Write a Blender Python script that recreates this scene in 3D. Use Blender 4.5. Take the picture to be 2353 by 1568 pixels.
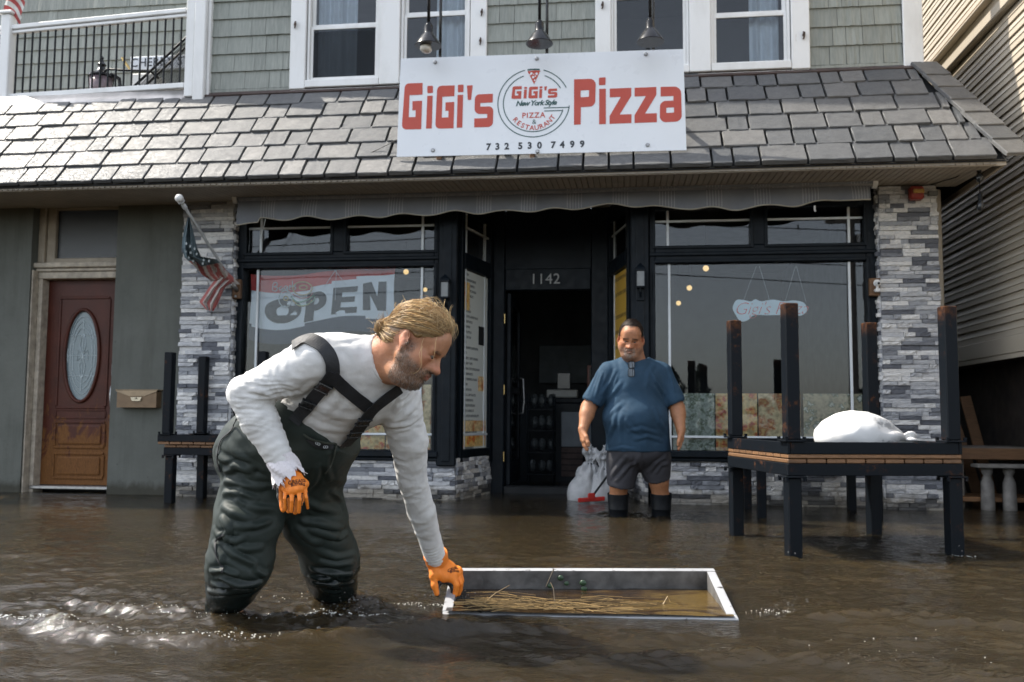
import bpy, math, random
import numpy as np
from mathutils import Vector, Matrix
from mathutils.bvhtree import BVHTree
from mathutils.geometry import tessellate_polygon

for _o in list(bpy.data.objects):
    bpy.data.objects.remove(_o, do_unlink=True)
SC = bpy.context.scene
COL = SC.collection
RNG = random.Random(11)
NR = np.random.RandomState(5)

# ------------------------------------------------------------------ camera
# world: X along the shop front, Y into the building, Z up, flood water at Z = 0
F_PX = 2130.0                                   # focal length, in units of a 2353 px wide frame
PSI, TH, RHO = math.radians(7.33), math.atan(176 / 2130.0), 0.0065
FWD = Vector((-math.sin(PSI) * math.cos(TH), math.cos(PSI) * math.cos(TH), math.sin(TH)))
_r0 = Vector((math.cos(PSI), math.sin(PSI), 0))
_u0 = _r0.cross(FWD)
RIGHT = _r0 * math.cos(RHO) + _u0 * math.sin(RHO)
UP = _u0 * math.cos(RHO) - _r0 * math.sin(RHO)
EYE = Vector((0, -8.12, 0.73))
cam = bpy.data.cameras.new('camera')
cam.sensor_width = 36.0
cam.lens = 36.0 * F_PX / 2353.0
cam.clip_start, cam.clip_end = 0.05, 2000
cam.dof.use_dof = True
cam.dof.focus_distance = 3.25
cam.dof.aperture_fstop = 5.6
cam_o = bpy.data.objects.new('camera', cam)
COL.objects.link(cam_o)
cam_o.matrix_world = Matrix(((RIGHT.x, UP.x, -FWD.x, EYE.x), (RIGHT.y, UP.y, -FWD.y, EYE.y),
                             (RIGHT.z, UP.z, -FWD.z, EYE.z), (0, 0, 0, 1)))
SC.camera = cam_o

# ------------------------------------------------------------------ sky, sun, exposure
SUN = Vector((-0.60, 0.082, 0.795)).normalized()  # towards the sun
world = bpy.data.worlds.new('World')
SC.world = world
world.use_nodes = True
_n, _l = world.node_tree.nodes, world.node_tree.links
_bg = _n['Background']
_sky = _n.new('ShaderNodeTexSky')
_sky.sky_type = 'NISHITA'
_sky.sun_disc = False
_sky.sun_elevation = math.asin(SUN.z)
_sky.sun_rotation = math.atan2(SUN.x, SUN.y)
_sky.altitude = 0
_sky.air_density, _sky.dust_density, _sky.ozone_density = 1.0, 1.2, 1.6
_hs = _n.new('ShaderNodeHueSaturation')
_hs.inputs['Saturation'].default_value = 0.42     # thin high cloud whitens the sky
_l.new(_sky.outputs[0], _hs.inputs['Color'])
_l.new(_hs.outputs[0], _bg.inputs['Color'])
_bg.inputs['Strength'].default_value = 0.15
sun = bpy.data.lights.new('sun', 'SUN')
sun.energy, sun.angle, sun.color = 3.1, math.radians(0.6), (1.0, 0.93, 0.82)
sun_o = bpy.data.objects.new('sun', sun)
COL.objects.link(sun_o)
sun_o.rotation_euler = SUN.to_track_quat('Z', 'Y').to_euler()
sun_o.location = SUN * 30
SC.view_settings.view_transform = 'Standard'
SC.view_settings.look = 'None'
SC.view_settings.exposure = 1.45
SC.view_settings.gamma = 1.0
SC.view_settings.use_curve_mapping = False
SC.render.engine = 'CYCLES'
SC.cycles.use_denoising = True
SC.cycles.max_bounces = 7
SC.cycles.transparent_max_bounces = 12
SC.cycles.sample_clamp_indirect = 6
SC.cycles.caustics_reflective = False
SC.cycles.caustics_refractive = False


def at(px, py, Y=None, Z=None, d=None):
    """point seen at (px, py) of a 2353 x 1568 frame, at wall depth Y, height Z or distance d"""
    r = FWD + RIGHT * ((px - 1176.5) / F_PX) - UP * ((py - 784.0) / F_PX)
    if Y is not None:
        t = (Y - EYE.y) / r.y
    elif Z is not None:
        t = (Z - EYE.z) / r.z
    else:
        t = d
    return EYE + r * t


# ------------------------------------------------------------------ materials
class NT:
    """small helper round a material's node tree"""
    def __init__(s, name):
        s.m = bpy.data.materials.new(name)
        s.m.use_nodes = True
        s.t = s.m.node_tree
        s.n, s.l = s.t.nodes, s.t.links
        s.b = s.n['Principled BSDF']
        s.geo = s.n.new('ShaderNodeNewGeometry')

    def new(s, kind, **kw):
        nd = s.n.new('ShaderNode' + kind)
        for k, v in kw.items():
            if k in nd.inputs.keys():
                nd.inputs[k].default_value = v
            else:
                setattr(nd, k, v)
        return nd

    def link(s, a, b):
        s.l.new(a, b)

    def pos(s, scale=(1, 1, 1)):
        mp = s.new('Mapping')
        mp.inputs['Scale'].default_value = scale
        s.link(s.geo.outputs['Position'], mp.inputs['Vector'])
        return mp.outputs[0]

    def noise(s, scale, vec=None, detail=4, rough=.55, dist=0.0):
        nd = s.new('TexNoise', Scale=scale, Detail=detail, Roughness=rough, Distortion=dist)
        s.link(vec if vec is not None else s.geo.outputs['Position'], nd.inputs['Vector'])
        return nd.outputs['Fac']

    def ramp(s, fac, stops, const=False):
        nd = s.new('ValToRGB')
        cr = nd.color_ramp
        if const:
            cr.interpolation = 'CONSTANT'
        while len(cr.elements) < len(stops):
            cr.elements.new(0.5)
        for e, (p, c) in zip(cr.elements, stops):
            e.position = p
            e.color = (*c, 1) if len(c) == 3 else c
        s.link(fac, nd.inputs['Fac'])
        return nd.outputs['Color']

    def mix(s, fac, a, b, mode='MIX'):
        nd = s.new('MixRGB', blend_type=mode)
        for i, x in ((0, fac), (1, a), (2, b)):
            if isinstance(x, (int, float)):
                nd.inputs[i].default_value = x
            elif isinstance(x, (tuple, list)):
                nd.inputs[i].default_value = (*x, 1)
            else:
                s.link(x, nd.inputs[i])
        return nd.outputs[0]

    def math(s, op, a, b=0.0, clamp=False):
        nd = s.new('Math', operation=op, use_clamp=clamp)
        for i, x in ((0, a), (1, b)):
            if isinstance(x, (int, float)):
                nd.inputs[i].default_value = x
            else:
                s.link(x, nd.inputs[i])
        return nd.outputs[0]

    def maprange(s, x, a, b, c=0.0, d=1.0):
        nd = s.new('MapRange')
        s.link(x, nd.inputs[0])
        for i, v in enumerate((a, b, c, d)):
            nd.inputs[i + 1].default_value = v
        return nd.outputs[0]

    def rand(s):
        oi = s.new('ObjectInfo')
        return s.math('FRACT', s.math('ADD', oi.outputs['Random'], s.geo.outputs['Random Per Island']))

    def attr(s, name):
        nd = s.new('Attribute', attribute_name=name)
        return nd.outputs['Fac']

    def bump(s, h, strength=.3, dist=.01, prev=None):
        nd = s.new('Bump', Strength=strength, Distance=dist)
        s.link(h, nd.inputs['Height'])
        if prev is not None:
            s.link(prev, nd.inputs['Normal'])
        s.link(nd.outputs[0], s.b.inputs['Normal'])
        return nd.outputs[0]

    def base(s, x):
        if isinstance(x, (tuple, list)):
            s.b.inputs['Base Color'].default_value = (*x, 1)
        else:
            s.link(x, s.b.inputs['Base Color'])

    def rough(s, x):
        if isinstance(x, (int, float)):
            s.b.inputs['Roughness'].default_value = x
        else:
            s.link(x, s.b.inputs['Roughness'])

    def spec(s, x):
        s.b.inputs['Specular IOR Level'].default_value = x
        return s


def plain(name, col, rough=.55, var=.18, scale=9, bump=.15, bscale=60, metal=0.0, spec=.5, stretch=(1, 1, 1), rnd=0.0):
    """a surface of one colour with grain, uneven tone and fine relief"""
    t = NT(name)
    v = t.pos(stretch)
    n1 = t.noise(scale, v, 5)
    lo = tuple(c * (1 - var) for c in col)
    hi = tuple(min(1, c * (1 + var)) for c in col)
    c = t.ramp(n1, [(.3, lo), (.7, hi)])
    if rnd:
        r = t.maprange(t.rand(), 0, 1, 1 - rnd, 1 + rnd)
        c = t.mix(1.0, c, r, 'MULTIPLY')
    t.base(c)
    t.rough(t.maprange(t.noise(scale * 3, v), .3, .7, max(.03, rough - .08), min(1, rough + .08)))
    t.b.inputs['Metallic'].default_value = metal
    t.spec(spec)
    if bump:
        t.bump(t.noise(bscale, v, 3), bump, .004)
    return t.m


def glass_mat(name, tint=(.9, .93, .95), rough=0.0):
    t = NT(name)
    t.n.remove(t.b)
    out = t.n['Material Output']
    tr = t.new('BsdfTransparent')
    tr.inputs[0].default_value = (*tint, 1)
    gl = t.new('BsdfGlossy')
    gl.inputs['Roughness'].default_value = rough
    nb = t.new('Bump', Strength=.012, Distance=.02)
    t.link(t.noise(1.3, None, 1), nb.inputs['Height'])
    t.link(nb.outputs[0], gl.inputs['Normal'])
    fr = t.new('Fresnel')
    fr.inputs[0].default_value = 1.46
    mx = t.new('MixShader')
    t.link(fr.outputs[0], mx.inputs[0])
    t.link(tr.outputs[0], mx.inputs[1])
    t.link(gl.outputs[0], mx.inputs[2])
    t.link(mx.outputs[0], out.inputs[0])
    return t.m


def lamp_mat(name, col, strength):
    t = NT(name)
    t.base((.8, .8, .8))
    t.b.inputs['Emission Color'].default_value = (*col, 1)
    t.b.inputs['Emission Strength'].default_value = strength
    return t.m


# ------------------------------------------------------------------ objects
def tag(o, label=None, cat=None, group=None, kind=None):
    if label:
        o['label'] = label
    if cat:
        o['category'] = cat
    if group:
        o['group'] = group
    if kind:
        o['kind'] = kind
    return o


def thing(name, label, cat, loc=(0, 0, 0), group=None, rotz=0.0):
    o = bpy.data.objects.new(name, None)
    o.empty_display_size = .1
    COL.objects.link(o)
    o.location = loc
    o.rotation_euler = (0, 0, rotz)
    return tag(o, label, cat, group)


def link(name, me, parent=None, local=False):
    o = bpy.data.objects.new(name, me)
    COL.objects.link(o)
    if parent is not None:
        o.parent = parent
        if not local and parent.parent is None:
            o.matrix_parent_inverse = Matrix.Translation(-Vector(parent.location))
    return o


def copy_tree(o, parent=None):
    c = o.copy()
    COL.objects.link(c)
    if parent is not None:
        c.parent = parent
    for ch in list(o.children):
        copy_tree(ch, c)
    return c


class MB:
    """collects shapes, then links them as one mesh object"""
    def __init__(s):
        s.v, s.f, s.m = [], [], []

    def add(s, vs, fs, mi=0):
        b = len(s.v)
        s.v.extend([tuple(v) for v in vs])
        for f in fs:
            s.f.append(tuple(b + i for i in f))
            s.m.append(mi)
        return s

    def box(s, x0, x1, y0, y1, z0, z1, mi=0, bev=0.0):
        return s.obox(Vector(((x0 + x1) / 2, (y0 + y1) / 2, (z0 + z1) / 2)),
                      (Vector((abs(x1 - x0) / 2, 0, 0)), Vector((0, abs(y1 - y0) / 2, 0)), Vector((0, 0, abs(z1 - z0) / 2))), mi, bev)

    def obox(s, c, ax, mi=0, bev=0.0):
        c = Vector(c)
        a, b, d = [Vector(x) for x in ax]
        if bev <= 0:
            vs = [c + a * i + b * j + d * k for i in (-1, 1) for j in (-1, 1) for k in (-1, 1)]
            fs = [(0, 1, 3, 2), (4, 6, 7, 5), (0, 4, 5, 1), (2, 3, 7, 6), (0, 2, 6, 4), (1, 5, 7, 3)]
            return s.add(vs, fs, mi)
        L = [x.length for x in (a, b, d)]
        t = [max(0.0, 1 - min(bev, l * .45) / max(l, 1e-9)) for l in L]
        vs, idx = [], {}
        for i in (-1, 1):
            for j in (-1, 1):
                for k in (-1, 1):
                    for w in range(3):
                        f = [t[0], t[1], t[2]]
                        f[w] = 1.0
                        idx[i, j, k, w] = len(vs)
                        vs.append(c + a * (i * f[0]) + b * (j * f[1]) + d * (k * f[2]))
        fs = []
        for w, (p, q) in enumerate(((1, 2), (0, 2), (0, 1))):
            for sg in (-1, 1):
                ring = []
                for (u, v) in ((-1, -1), (1, -1), (1, 1), (-1, 1)):
                    key = [0, 0, 0]
                    key[w], key[p], key[q] = sg, u, v
                    ring.append(idx[(*key, w)])
                fs.append(tuple(ring))
        for w in range(3):
            p, q = [x for x in range(3) if x != w]
            for u in (-1, 1):
                for v in (-1, 1):
                    k0, k1 = [0, 0, 0], [0, 0, 0]
                    k0[w], k1[w] = -1, 1
                    k0[p] = k1[p] = u
                    k0[q] = k1[q] = v
                    fs.append((idx[(*k0, p)], idx[(*k1, p)], idx[(*k1, q)], idx[(*k0, q)]))
        for i in (-1, 1):
            for j in (-1, 1):
                for k in (-1, 1):
                    fs.append(tuple(idx[i, j, k, w] for w in range(3)))
        return s.add(vs, fs, mi)

    def quad(s, a, b, c, d, mi=0):
        return s.add([a, b, c, d], [(0, 1, 2, 3)], mi)

    def tube(s, pts, r, n=8, mi=0, cap=True, flat=1.0):
        pts = [Vector(p) for p in pts]
        rs = r if isinstance(r, (list, tuple)) else [r] * len(pts)
        vs, fs = [], []
        ref = None
        for i, p in enumerate(pts):
            t = (pts[min(i + 1, len(pts) - 1)] - pts[max(i - 1, 0)])
            t = t.normalized() if t.length > 1e-9 else Vector((0, 0, 1))
            if ref is None:
                ref = t.orthogonal().normalized()
            ref = (ref - t * ref.dot(t))
            ref = ref.normalized() if ref.length > 1e-6 else t.orthogonal().normalized()
            bi = t.cross(ref)
            for k in range(n):
                a = 2 * math.pi * k / n
                vs.append(p + ref * (math.cos(a) * rs[i]) + bi * (math.sin(a) * rs[i] * flat))
        for i in range(len(pts) - 1):
            for k in range(n):
                fs.append((i * n + k, i * n + (k + 1) % n, (i + 1) * n + (k + 1) % n, (i + 1) * n + k))
        if cap:
            fs.append(tuple(range(n))[::-1])
            fs.append(tuple((len(pts) - 1) * n + k for k in range(n)))
        return s.add(vs, fs, mi)

    def lathe(s, prof, c, n=24, axis=Vector((0, 0, 1)), mi=0):
        """prof: list of (radius, height along axis)"""
        axis = Vector(axis).normalized()
        a = axis.orthogonal().normalized()
        b = axis.cross(a)
        c = Vector(c)
        vs, fs = [], []
        for (r, h) in prof:
            for k in range(n):
                t = 2 * math.pi * k / n
                vs.append(c + axis * h + (a * math.cos(t) + b * math.sin(t)) * r)
        for i in range(len(prof) - 1):
            for k in range(n):
                fs.append((i * n + k, i * n + (k + 1) % n, (i + 1) * n + (k + 1) % n, (i + 1) * n + k))
        if prof[0][0] > 1e-6:
            fs.append(tuple(range(n))[::-1])
        if prof[-1][0] > 1e-6:
            fs.append(tuple((len(prof) - 1) * n + k for k in range(n)))
        return s.add(vs, fs, mi)

    def sphere(s, c, r, n=12, mi=0, sc=(1, 1, 1)):
        c = Vector(c)
        vs, fs = [], []
        m = n // 2 + 1
        for i in range(m + 1):
            th = math.pi * i / m
            for k in range(n):
                ph = 2 * math.pi * k / n
                vs.append(c + Vector((math.sin(th) * math.cos(ph) * r * sc[0], math.sin(th) * math.sin(ph) * r * sc[1], math.cos(th) * r * sc[2])))
        for i in range(m):
            for k in range(n):
                fs.append((i * n + k, (i + 1) * n + k, (i + 1) * n + (k + 1) % n, i * n + (k + 1) % n))
        return s.add(vs, fs, mi)

    def plate(s, outer, holes, fn, depth, mi=0):
        """flat shape: outline and holes in 2D, fn(u, v, w) -> point, thickness depth"""
        loops = [outer] + list(holes)
        polys = [[Vector((p[0], p[1], 0)) for p in lp] for lp in loops]
        tris = tessellate_polygon(polys)
        flat = [p for lp in loops for p in lp]
        b = len(s.v)
        n = len(flat)
        s.v.extend([tuple(fn(p[0], p[1], depth)) for p in flat])
        s.v.extend([tuple(fn(p[0], p[1], 0)) for p in flat])
        for t in tris:
            s.f.append(tuple(b + i for i in t))
            s.m.append(mi)
        k = 0
        for lp in loops:
            for i in range(len(lp)):
                j = (i + 1) % len(lp)
                s.f.append((b + k + i, b + k + j, b + n + k + j, b + n + k + i))
                s.m.append(mi)
            k += len(lp)
        return s

    def build(s, name, mats, parent=None, local=False, smooth=False, kind=None, angle=None):
        me = bpy.data.meshes.new(name)
        me.from_pydata(s.v, [], s.f)
        for m in (mats if isinstance(mats, (list, tuple)) else [mats]):
            me.materials.append(m)
        if any(s.m):
            me.polygons.foreach_set('material_index', s.m)
        if smooth:
            me.polygons.foreach_set('use_smooth', [True] * len(me.polygons))
            if angle:
                me.set_sharp_from_angle(angle=math.radians(angle))
        me.update()
        o = link(name, me, parent, local)
        if kind:
            o['kind'] = kind
        return o


def proto(mb, name, mat):
    o = mb.build(name, mat)
    me = o.data
    bpy.data.objects.remove(o)
    return me


def smooth_obj(o, angle=None):
    me = o.data
    me.polygons.foreach_set('use_smooth', [True] * len(me.polygons))
    if angle:
        me.set_sharp_from_angle(angle=math.radians(angle))
    return o


def round_poly(pts, n=5):
    """pts: (x, y) or (x, y, r): corners with r are rounded"""
    out = []
    N = len(pts)
    for i, p in enumerate(pts):
        if len(p) < 3 or p[2] <= 0:
            out.append((p[0], p[1]))
            continue
        a, b = Vector(pts[i - 1][:2]), Vector(pts[(i + 1) % N][:2])
        c = Vector(p[:2])
        r = min(p[2], (a - c).length * .49, (b - c).length * .49)
        s, e = c + (a - c).normalized() * r, c + (b - c).normalized() * r
        for k in range(n + 1):
            t = k / n
            q = s * (1 - t) ** 2 + c * (2 * t * (1 - t)) + e * t ** 2
            out.append((q.x, q.y))
    return out


def text_obj(name, txt, size, mat, M, parent, local=False, extrude=.0006, shear=0.0, space=1.0, align='CENTER', bold=0.0):
    cu = bpy.data.curves.new(name, 'FONT')
    cu.body = txt
    cu.size = size
    cu.align_x = align
    cu.align_y = 'CENTER'
    cu.extrude = extrude
    cu.shear = shear
    cu.space_character = space
    cu.offset = bold
    cu.resolution_u = 3
    o = bpy.data.objects.new(name, cu)
    COL.objects.link(o)
    bpy.context.view_layer.update()
    me = bpy.data.meshes.new_from_object(o.evaluated_get(bpy.context.evaluated_depsgraph_get()))
    bpy.data.objects.remove(o)
    bpy.data.curves.remove(cu)
    me.name = name
    me.materials.clear()
    me.materials.append(mat)
    me.transform(M)
    return link(name, me, parent, local)


def frame_mat(org, x, y, z):
    x, y, z = Vector(x).normalized(), Vector(y).normalized(), Vector(z).normalized()
    o = Vector(org)
    return Matrix(((x.x, y.x, z.x, o.x), (x.y, y.y, z.y, o.y), (x.z, y.z, z.z, o.z), (0, 0, 0, 1)))


WALL_TEXT = lambda x, y, z: frame_mat((x, y, z), (1, 0, 0), (0, 0, 1), (0, -1, 0))   # lettering on a wall that faces the street
# ------------------------------------------------------------------ shared materials
def damp(t, c, top=.10, spread=.09, dark=(.48, .45, .40)):
    """tide mark: the wall is soaked and silted just above the flood"""
    s = t.new('SeparateXYZ')
    t.link(t.geo.outputs['Position'], s.inputs[0])
    w = t.math('ADD', s.outputs['Z'], t.math('MULTIPLY', t.math('SUBTRACT', t.noise(7, t.pos((1, 1, .5)), 5, .65), .5), spread * 2.4))
    k = t.maprange(w, top + .03, top - .035)
    return t.mix(k, c, t.mix(1.0, c, dark, 'MULTIPLY'))


def stucco_mat():
    t = NT('grey_green_stucco')
    n = t.noise(2.2, None, 6, .65)
    c = t.ramp(n, [(.3, (.100, .105, .093)), (.7, (.130, .135, .121))])
    st = t.ramp(t.noise(4, t.pos((1.6, 1.6, .16)), 6, .7), [(.34, (.70, .69, .66)), (.5, (1, 1, 1)), (.78, (1.10, 1.09, 1.05))])
    c = t.mix(.5, c, st, 'MULTIPLY')
    c = t.mix(t.maprange(t.noise(16, None, 5, .7), .64, .72), c, (.075, .078, .068))
    t.base(damp(t, c, .09, .08))
    t.rough(.85)
    t.spec(.2)
    t.bump(t.noise(26, None, 5, .65), .5, .006, t.bump(t.noise(5, None, 3), .25, .03))
    return t.m


def stone_mat():
    t = NT('split_face_stone')
    r = t.rand()
    c = t.ramp(r, [(0, (.13, .137, .155)), (.10, (.22, .23, .25)), (.26, (.34, .35, .37)), (.42, (.50, .505, .515)), (.62, (.70, .69, .67)), (.92, (.56, .555, .55))], True)
    n = t.noise(26, t.pos((1, 1, 2.2)), 6, .65, .6)
    c = t.mix(.8, c, t.ramp(n, [(.26, (.55, .56, .6)), (.46, (1, 1, 1)), (.72, (1.25, 1.24, 1.22))]), 'MULTIPLY')
    streak = t.ramp(t.noise(9, t.pos((1, 1, 4)), 4, .6, 1.5), [(.55, (1, 1, 1)), (.66, (.6, .62, .66))])
    c = t.mix(.6, c, streak, 'MULTIPLY')
    c = damp(t, c)
    t.base(c)
    t.rough(.8)
    t.spec(.3)
    t.bump(t.noise(70, None, 6, .7), .8, .012)
    return t.m


def slate_mat():
    t = NT('roof_slate')
    r = t.rand()
    c = t.ramp(r, [(0, (.082, .086, .090)), (.5, (.105, .107, .109)), (.85, (.130, .129, .126)), (1, (.16, .156, .15))])
    n = t.noise(14, t.pos((1, 1.6, 1.6)), 6, .6, .4)
    c = t.mix(.75, c, t.ramp(n, [(.3, (.72, .72, .73)), (.62, (1.05, 1.05, 1.04)), (.75, (1.25, 1.23, 1.19))]), 'MULTIPLY')
    t.base(c)
    t.rough(t.maprange(t.noise(30), .3, .7, .44, .56))
    t.spec(.38)
    h = t.noise(11, t.pos((1, 2.2, 2.2)), 4, .5, 2.5)
    ridge = t.math('ABSOLUTE', t.math('SUBTRACT', h, .5))
    b1 = t.bump(t.maprange(ridge, 0, .05), .34, .010)
    t.bump(t.noise(45, None, 5, .65), .22, .008, b1)
    return t.m


def shake_mat():
    t = NT('painted_shake')
    n = t.noise(60, t.pos((1, 1, .05)), 4, .6)
    c = t.ramp(n, [(.3, (.235, .252, .228)), (.7, (.32, .332, .30))])
    c = t.mix(1.0, c, t.maprange(t.rand(), 0, 1, .9, 1.08), 'MULTIPLY')
    c = t.mix(.35, c, t.ramp(t.noise(3, None, 4), [(.35, (.75, .76, .74)), (.65, (1.08, 1.07, 1.05))]), 'MULTIPLY')
    t.base(c)
    t.rough(.6)
    t.spec(.3)
    t.bump(t.noise(90, t.pos((1, 1, .04)), 3), .5, .006)
    return t.m


def white_trim_mat():
    t = NT('white_trim')
    n = t.noise(5, t.pos((1, 1, .35)), 5, .6)
    c = t.ramp(n, [(.25, (.66, .655, .63)), (.55, (.78, .78, .765))])
    g = t.ramp(t.noise(26, t.pos((1, 1, .3)), 6, .7), [(.22, (.62, .57, .48)), (.36, (1, 1, 1))])
    t.base(t.mix(.55, c, g, 'MULTIPLY'))
    t.rough(.42)
    t.bump(t.noise(40), .06, .004)
    return t.m


def rusty_steel_mat():
    t = NT('black_steel_with_rust')
    n = t.noise(7, None, 6, .7)
    n2 = t.noise(38, None, 5, .7)
    m = t.math('MULTIPLY', t.maprange(n, .56, .70), t.maprange(n2, .46, .62))
    z = t.new('SeparateXYZ')
    t.link(t.geo.outputs['Position'], z.inputs[0])
    tip = t.math('MULTIPLY', t.maprange(z.outputs['Z'], 1.27, 1.36), t.maprange(n2, .35, .6))
    m = t.math('MAXIMUM', m, t.math('MULTIPLY', tip, .8))
    c = t.mix(m, (.0038, .0058, .0085), t.ramp(n2, [(.3, (.055, .020, .008)), (.7, (.14, .055, .02))]))
    t.base(c)
    t.rough(t.mix(m, (.5, .5, .5), (.85, .85, .85)))
    t.spec(.13)
    t.bump(t.noise(120, None, 4), .2, .003)
    return t.m


def wood_mat(name, dark, light, stretch=(1, 9, 9), rough=.6, scale=7):
    t = NT(name)
    v = t.pos(stretch)
    n = t.noise(scale, v, 6, .6, 1.2)
    c = t.ramp(n, [(.28, dark), (.7, light)])
    c = t.mix(1.0, c, t.maprange(t.rand(), 0, 1, .75, 1.15), 'MULTIPLY')
    t.base(c)
    t.rough(rough)
    t.bump(n, .25, .006)
    return t.m


MAT = {
    'stone': stone_mat(), 'slate': slate_mat(), 'shake': shake_mat(), 'trim': white_trim_mat(), 'steel': rusty_steel_mat(),
    'stucco': stucco_mat(),
    'black': plain('black_painted_wood', (.0045, .0078, .0115), .45, .3, 6, .1, 50, spec=.16),
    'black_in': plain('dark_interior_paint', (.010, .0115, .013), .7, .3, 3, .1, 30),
    'rubber': plain('black_rubber', (.0065, .008, .010), .5, .3, 14, .2, 60, spec=.22),
    'muntin': plain('white_muntin', (.62, .66, .68), .4, .08, 8, .05),
    'soffit': plain('cream_soffit', (.38, .335, .275), .55, .12, 6, .1, 40),
    'flash': plain('weathered_metal_flashing', (.47, .45, .43), .4, .25, 5, .2, 16, metal=.35),
    'brown_flash': plain('brown_flashing', (.055, .036, .032), .5, .25, 6, .1),
    'oldwhite': plain('peeling_white_frame', (.40, .35, .28), .65, .3, 16, .5, 40),
    'creamwood': plain('cream_painted_frame', (.33, .28, .215), .6, .18, 10, .3, 40),
    'sign': plain('white_sign_panel', (.74, .765, .79), .32, .03, 2.5, .02, 30),
    'signred': plain('sign_red', (.47, .058, .03), .4, .06, 6, 0),
    'signgreen': plain('sign_dark_green', (.03, .085, .08), .4, .06, 6, 0),
    'signblack': plain('sign_black', (.012, .016, .022), .4, .06, 6, 0),
    'galv': plain('galvanised_steel', (.33, .33, .33), .35, .2, 30, .1, metal=.8),
    'bronze': plain('dark_bronze_lamp_metal', (.008, .008, .009), .22, .25, 12, .03, spec=.4),
    'cream_in': plain('lamp_inside_white', (.6, .57, .5), .5, .1, 12, 0),
    'bulb': plain('milky_bulb', (.62, .58, .5), .25, .1, 20, 0),
    'clap': plain('beige_vinyl_siding', (.43, .375, .295), .5, .06, 3, 0, stretch=(1, .15, 1)),
    'brick': plain('dark_foundation', (.035, .025, .02), .9, .6, 4, .8, 20),  # near-black brown with uneven tone
    'blind': plain('sheer_curtain_cloth', (.62, .66, .70), .8, .06, 12, .1),
    'screen': plain('insect_screen', (.035, .04, .045), .75, .1, 30, .2, 400),
    'oldwood': wood_mat('weathered_plank', (.10, .085, .07), (.24, .21, .18)),
    'slatwood': wood_mat('brown_table_slat', (.10, .050, .020), (.21, .105, .045)),
    'redplast': plain('red_plastic', (.42, .02, .015), .4, .15, 20, .05),
    'brass': plain('brass', (.5, .36, .15), .3, .15, 20, .05, metal=.9),
    'glass': glass_mat('window_glass'),
    'darkglass': glass_mat('tinted_glass', (.80, .83, .85)),
}
# ------------------------------------------------------------------ ground under the flood
g = MB()
g.quad((-80, -80, -.32), (80, -80, -.32), (80, 80, -.32), (-80, 80, -.32))
tag(g.build('street', plain('wet_asphalt', (.04, .037, .033), .7, .3, 6, .3, 40)), kind='structure')
g = MB()
g.box(-12, 12, -1.6, 0.1, -.318, -.18, bev=.02)
tag(g.build('pavement', plain('drowned_concrete', (.16, .14, .11), .8, .2, 5, .3, 40)), kind='structure')


def chunk_mesh(name, seed, mat, jit=.05, front=.10, cham=(.05, .12), nx=3, ny=2, rimz=.62):
    """unit slab 1 x 1 x 1 (z outwards) with a chamfered, slightly broken front face"""
    r = random.Random(seed)
    vs = [(-.5, -.5, 0), (.5, -.5, 0), (.5, .5, 0), (-.5, .5, 0)]
    fs = []
    grid = {}
    for j in range(ny + 1):
        for i in range(nx + 1):
            x, y = -.5 + i / nx, -.5 + j / ny
            edge_x, edge_y = i in (0, nx), j in (0, ny)
            xx = x * (1 - 2 * cham[0]) if edge_x else x + r.uniform(-jit, jit)
            yy = y * (1 - 2 * cham[1]) if edge_y else y + r.uniform(-jit, jit)
            grid[i, j] = len(vs)
            vs.append((xx, yy, 1 - (r.uniform(0, front * 1.2) if (edge_x or edge_y) else r.uniform(0, front))))
    rim = {}
    for j in range(ny + 1):
        for i in range(nx + 1):
            if i in (0, nx) or j in (0, ny):
                rim[i, j] = len(vs)
                vs.append((-.5 + i / nx + (r.uniform(-.012, .012)), -.5 + j / ny + r.uniform(-.02, .02), rimz))
    for j in range(ny):
        for i in range(nx):
            fs.append((grid[i, j], grid[i + 1, j], grid[i + 1, j + 1], grid[i, j + 1]))
    loop = [(i, 0) for i in range(nx)] + [(nx, j) for j in range(ny)] + [(i, ny) for i in range(nx, 0, -1)] + [(0, j) for j in range(ny, 0, -1)]
    for k in range(len(loop)):
        a, b = loop[k], loop[(k + 1) % len(loop)]
        fs.append((rim[a], rim[b], grid[b], grid[a]))
    corners = [(0, 0), (nx, 0), (nx, ny), (0, ny)]
    for c in range(4):
        a, b = corners[c], corners[(c + 1) % 4]
        ia, ib = loop.index(a), loop.index(b)
        seq = [loop[(ia + k) % len(loop)] for k in range(((ib - ia) % len(loop)) + 1)]
        fs.append(tuple([c, (c + 1) % 4] + [rim[q] for q in reversed(seq)]))
    me = bpy.data.meshes.new(name)
    me.from_pydata(vs, [], fs)
    me.materials.append(mat)
    me.update()
    return me


def mat4(o, x, y, z):
    return Matrix(((x[0], y[0], z[0], o[0]), (x[1], y[1], z[1], o[1]), (x[2], y[2], z[2], o[2]), (0, 0, 0, 1)))


shop = thing('shop_building', 'two storey shop with grey shingles above, slate skirt roof and black shop front', 'building', (-.8, .3, 0))

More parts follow.
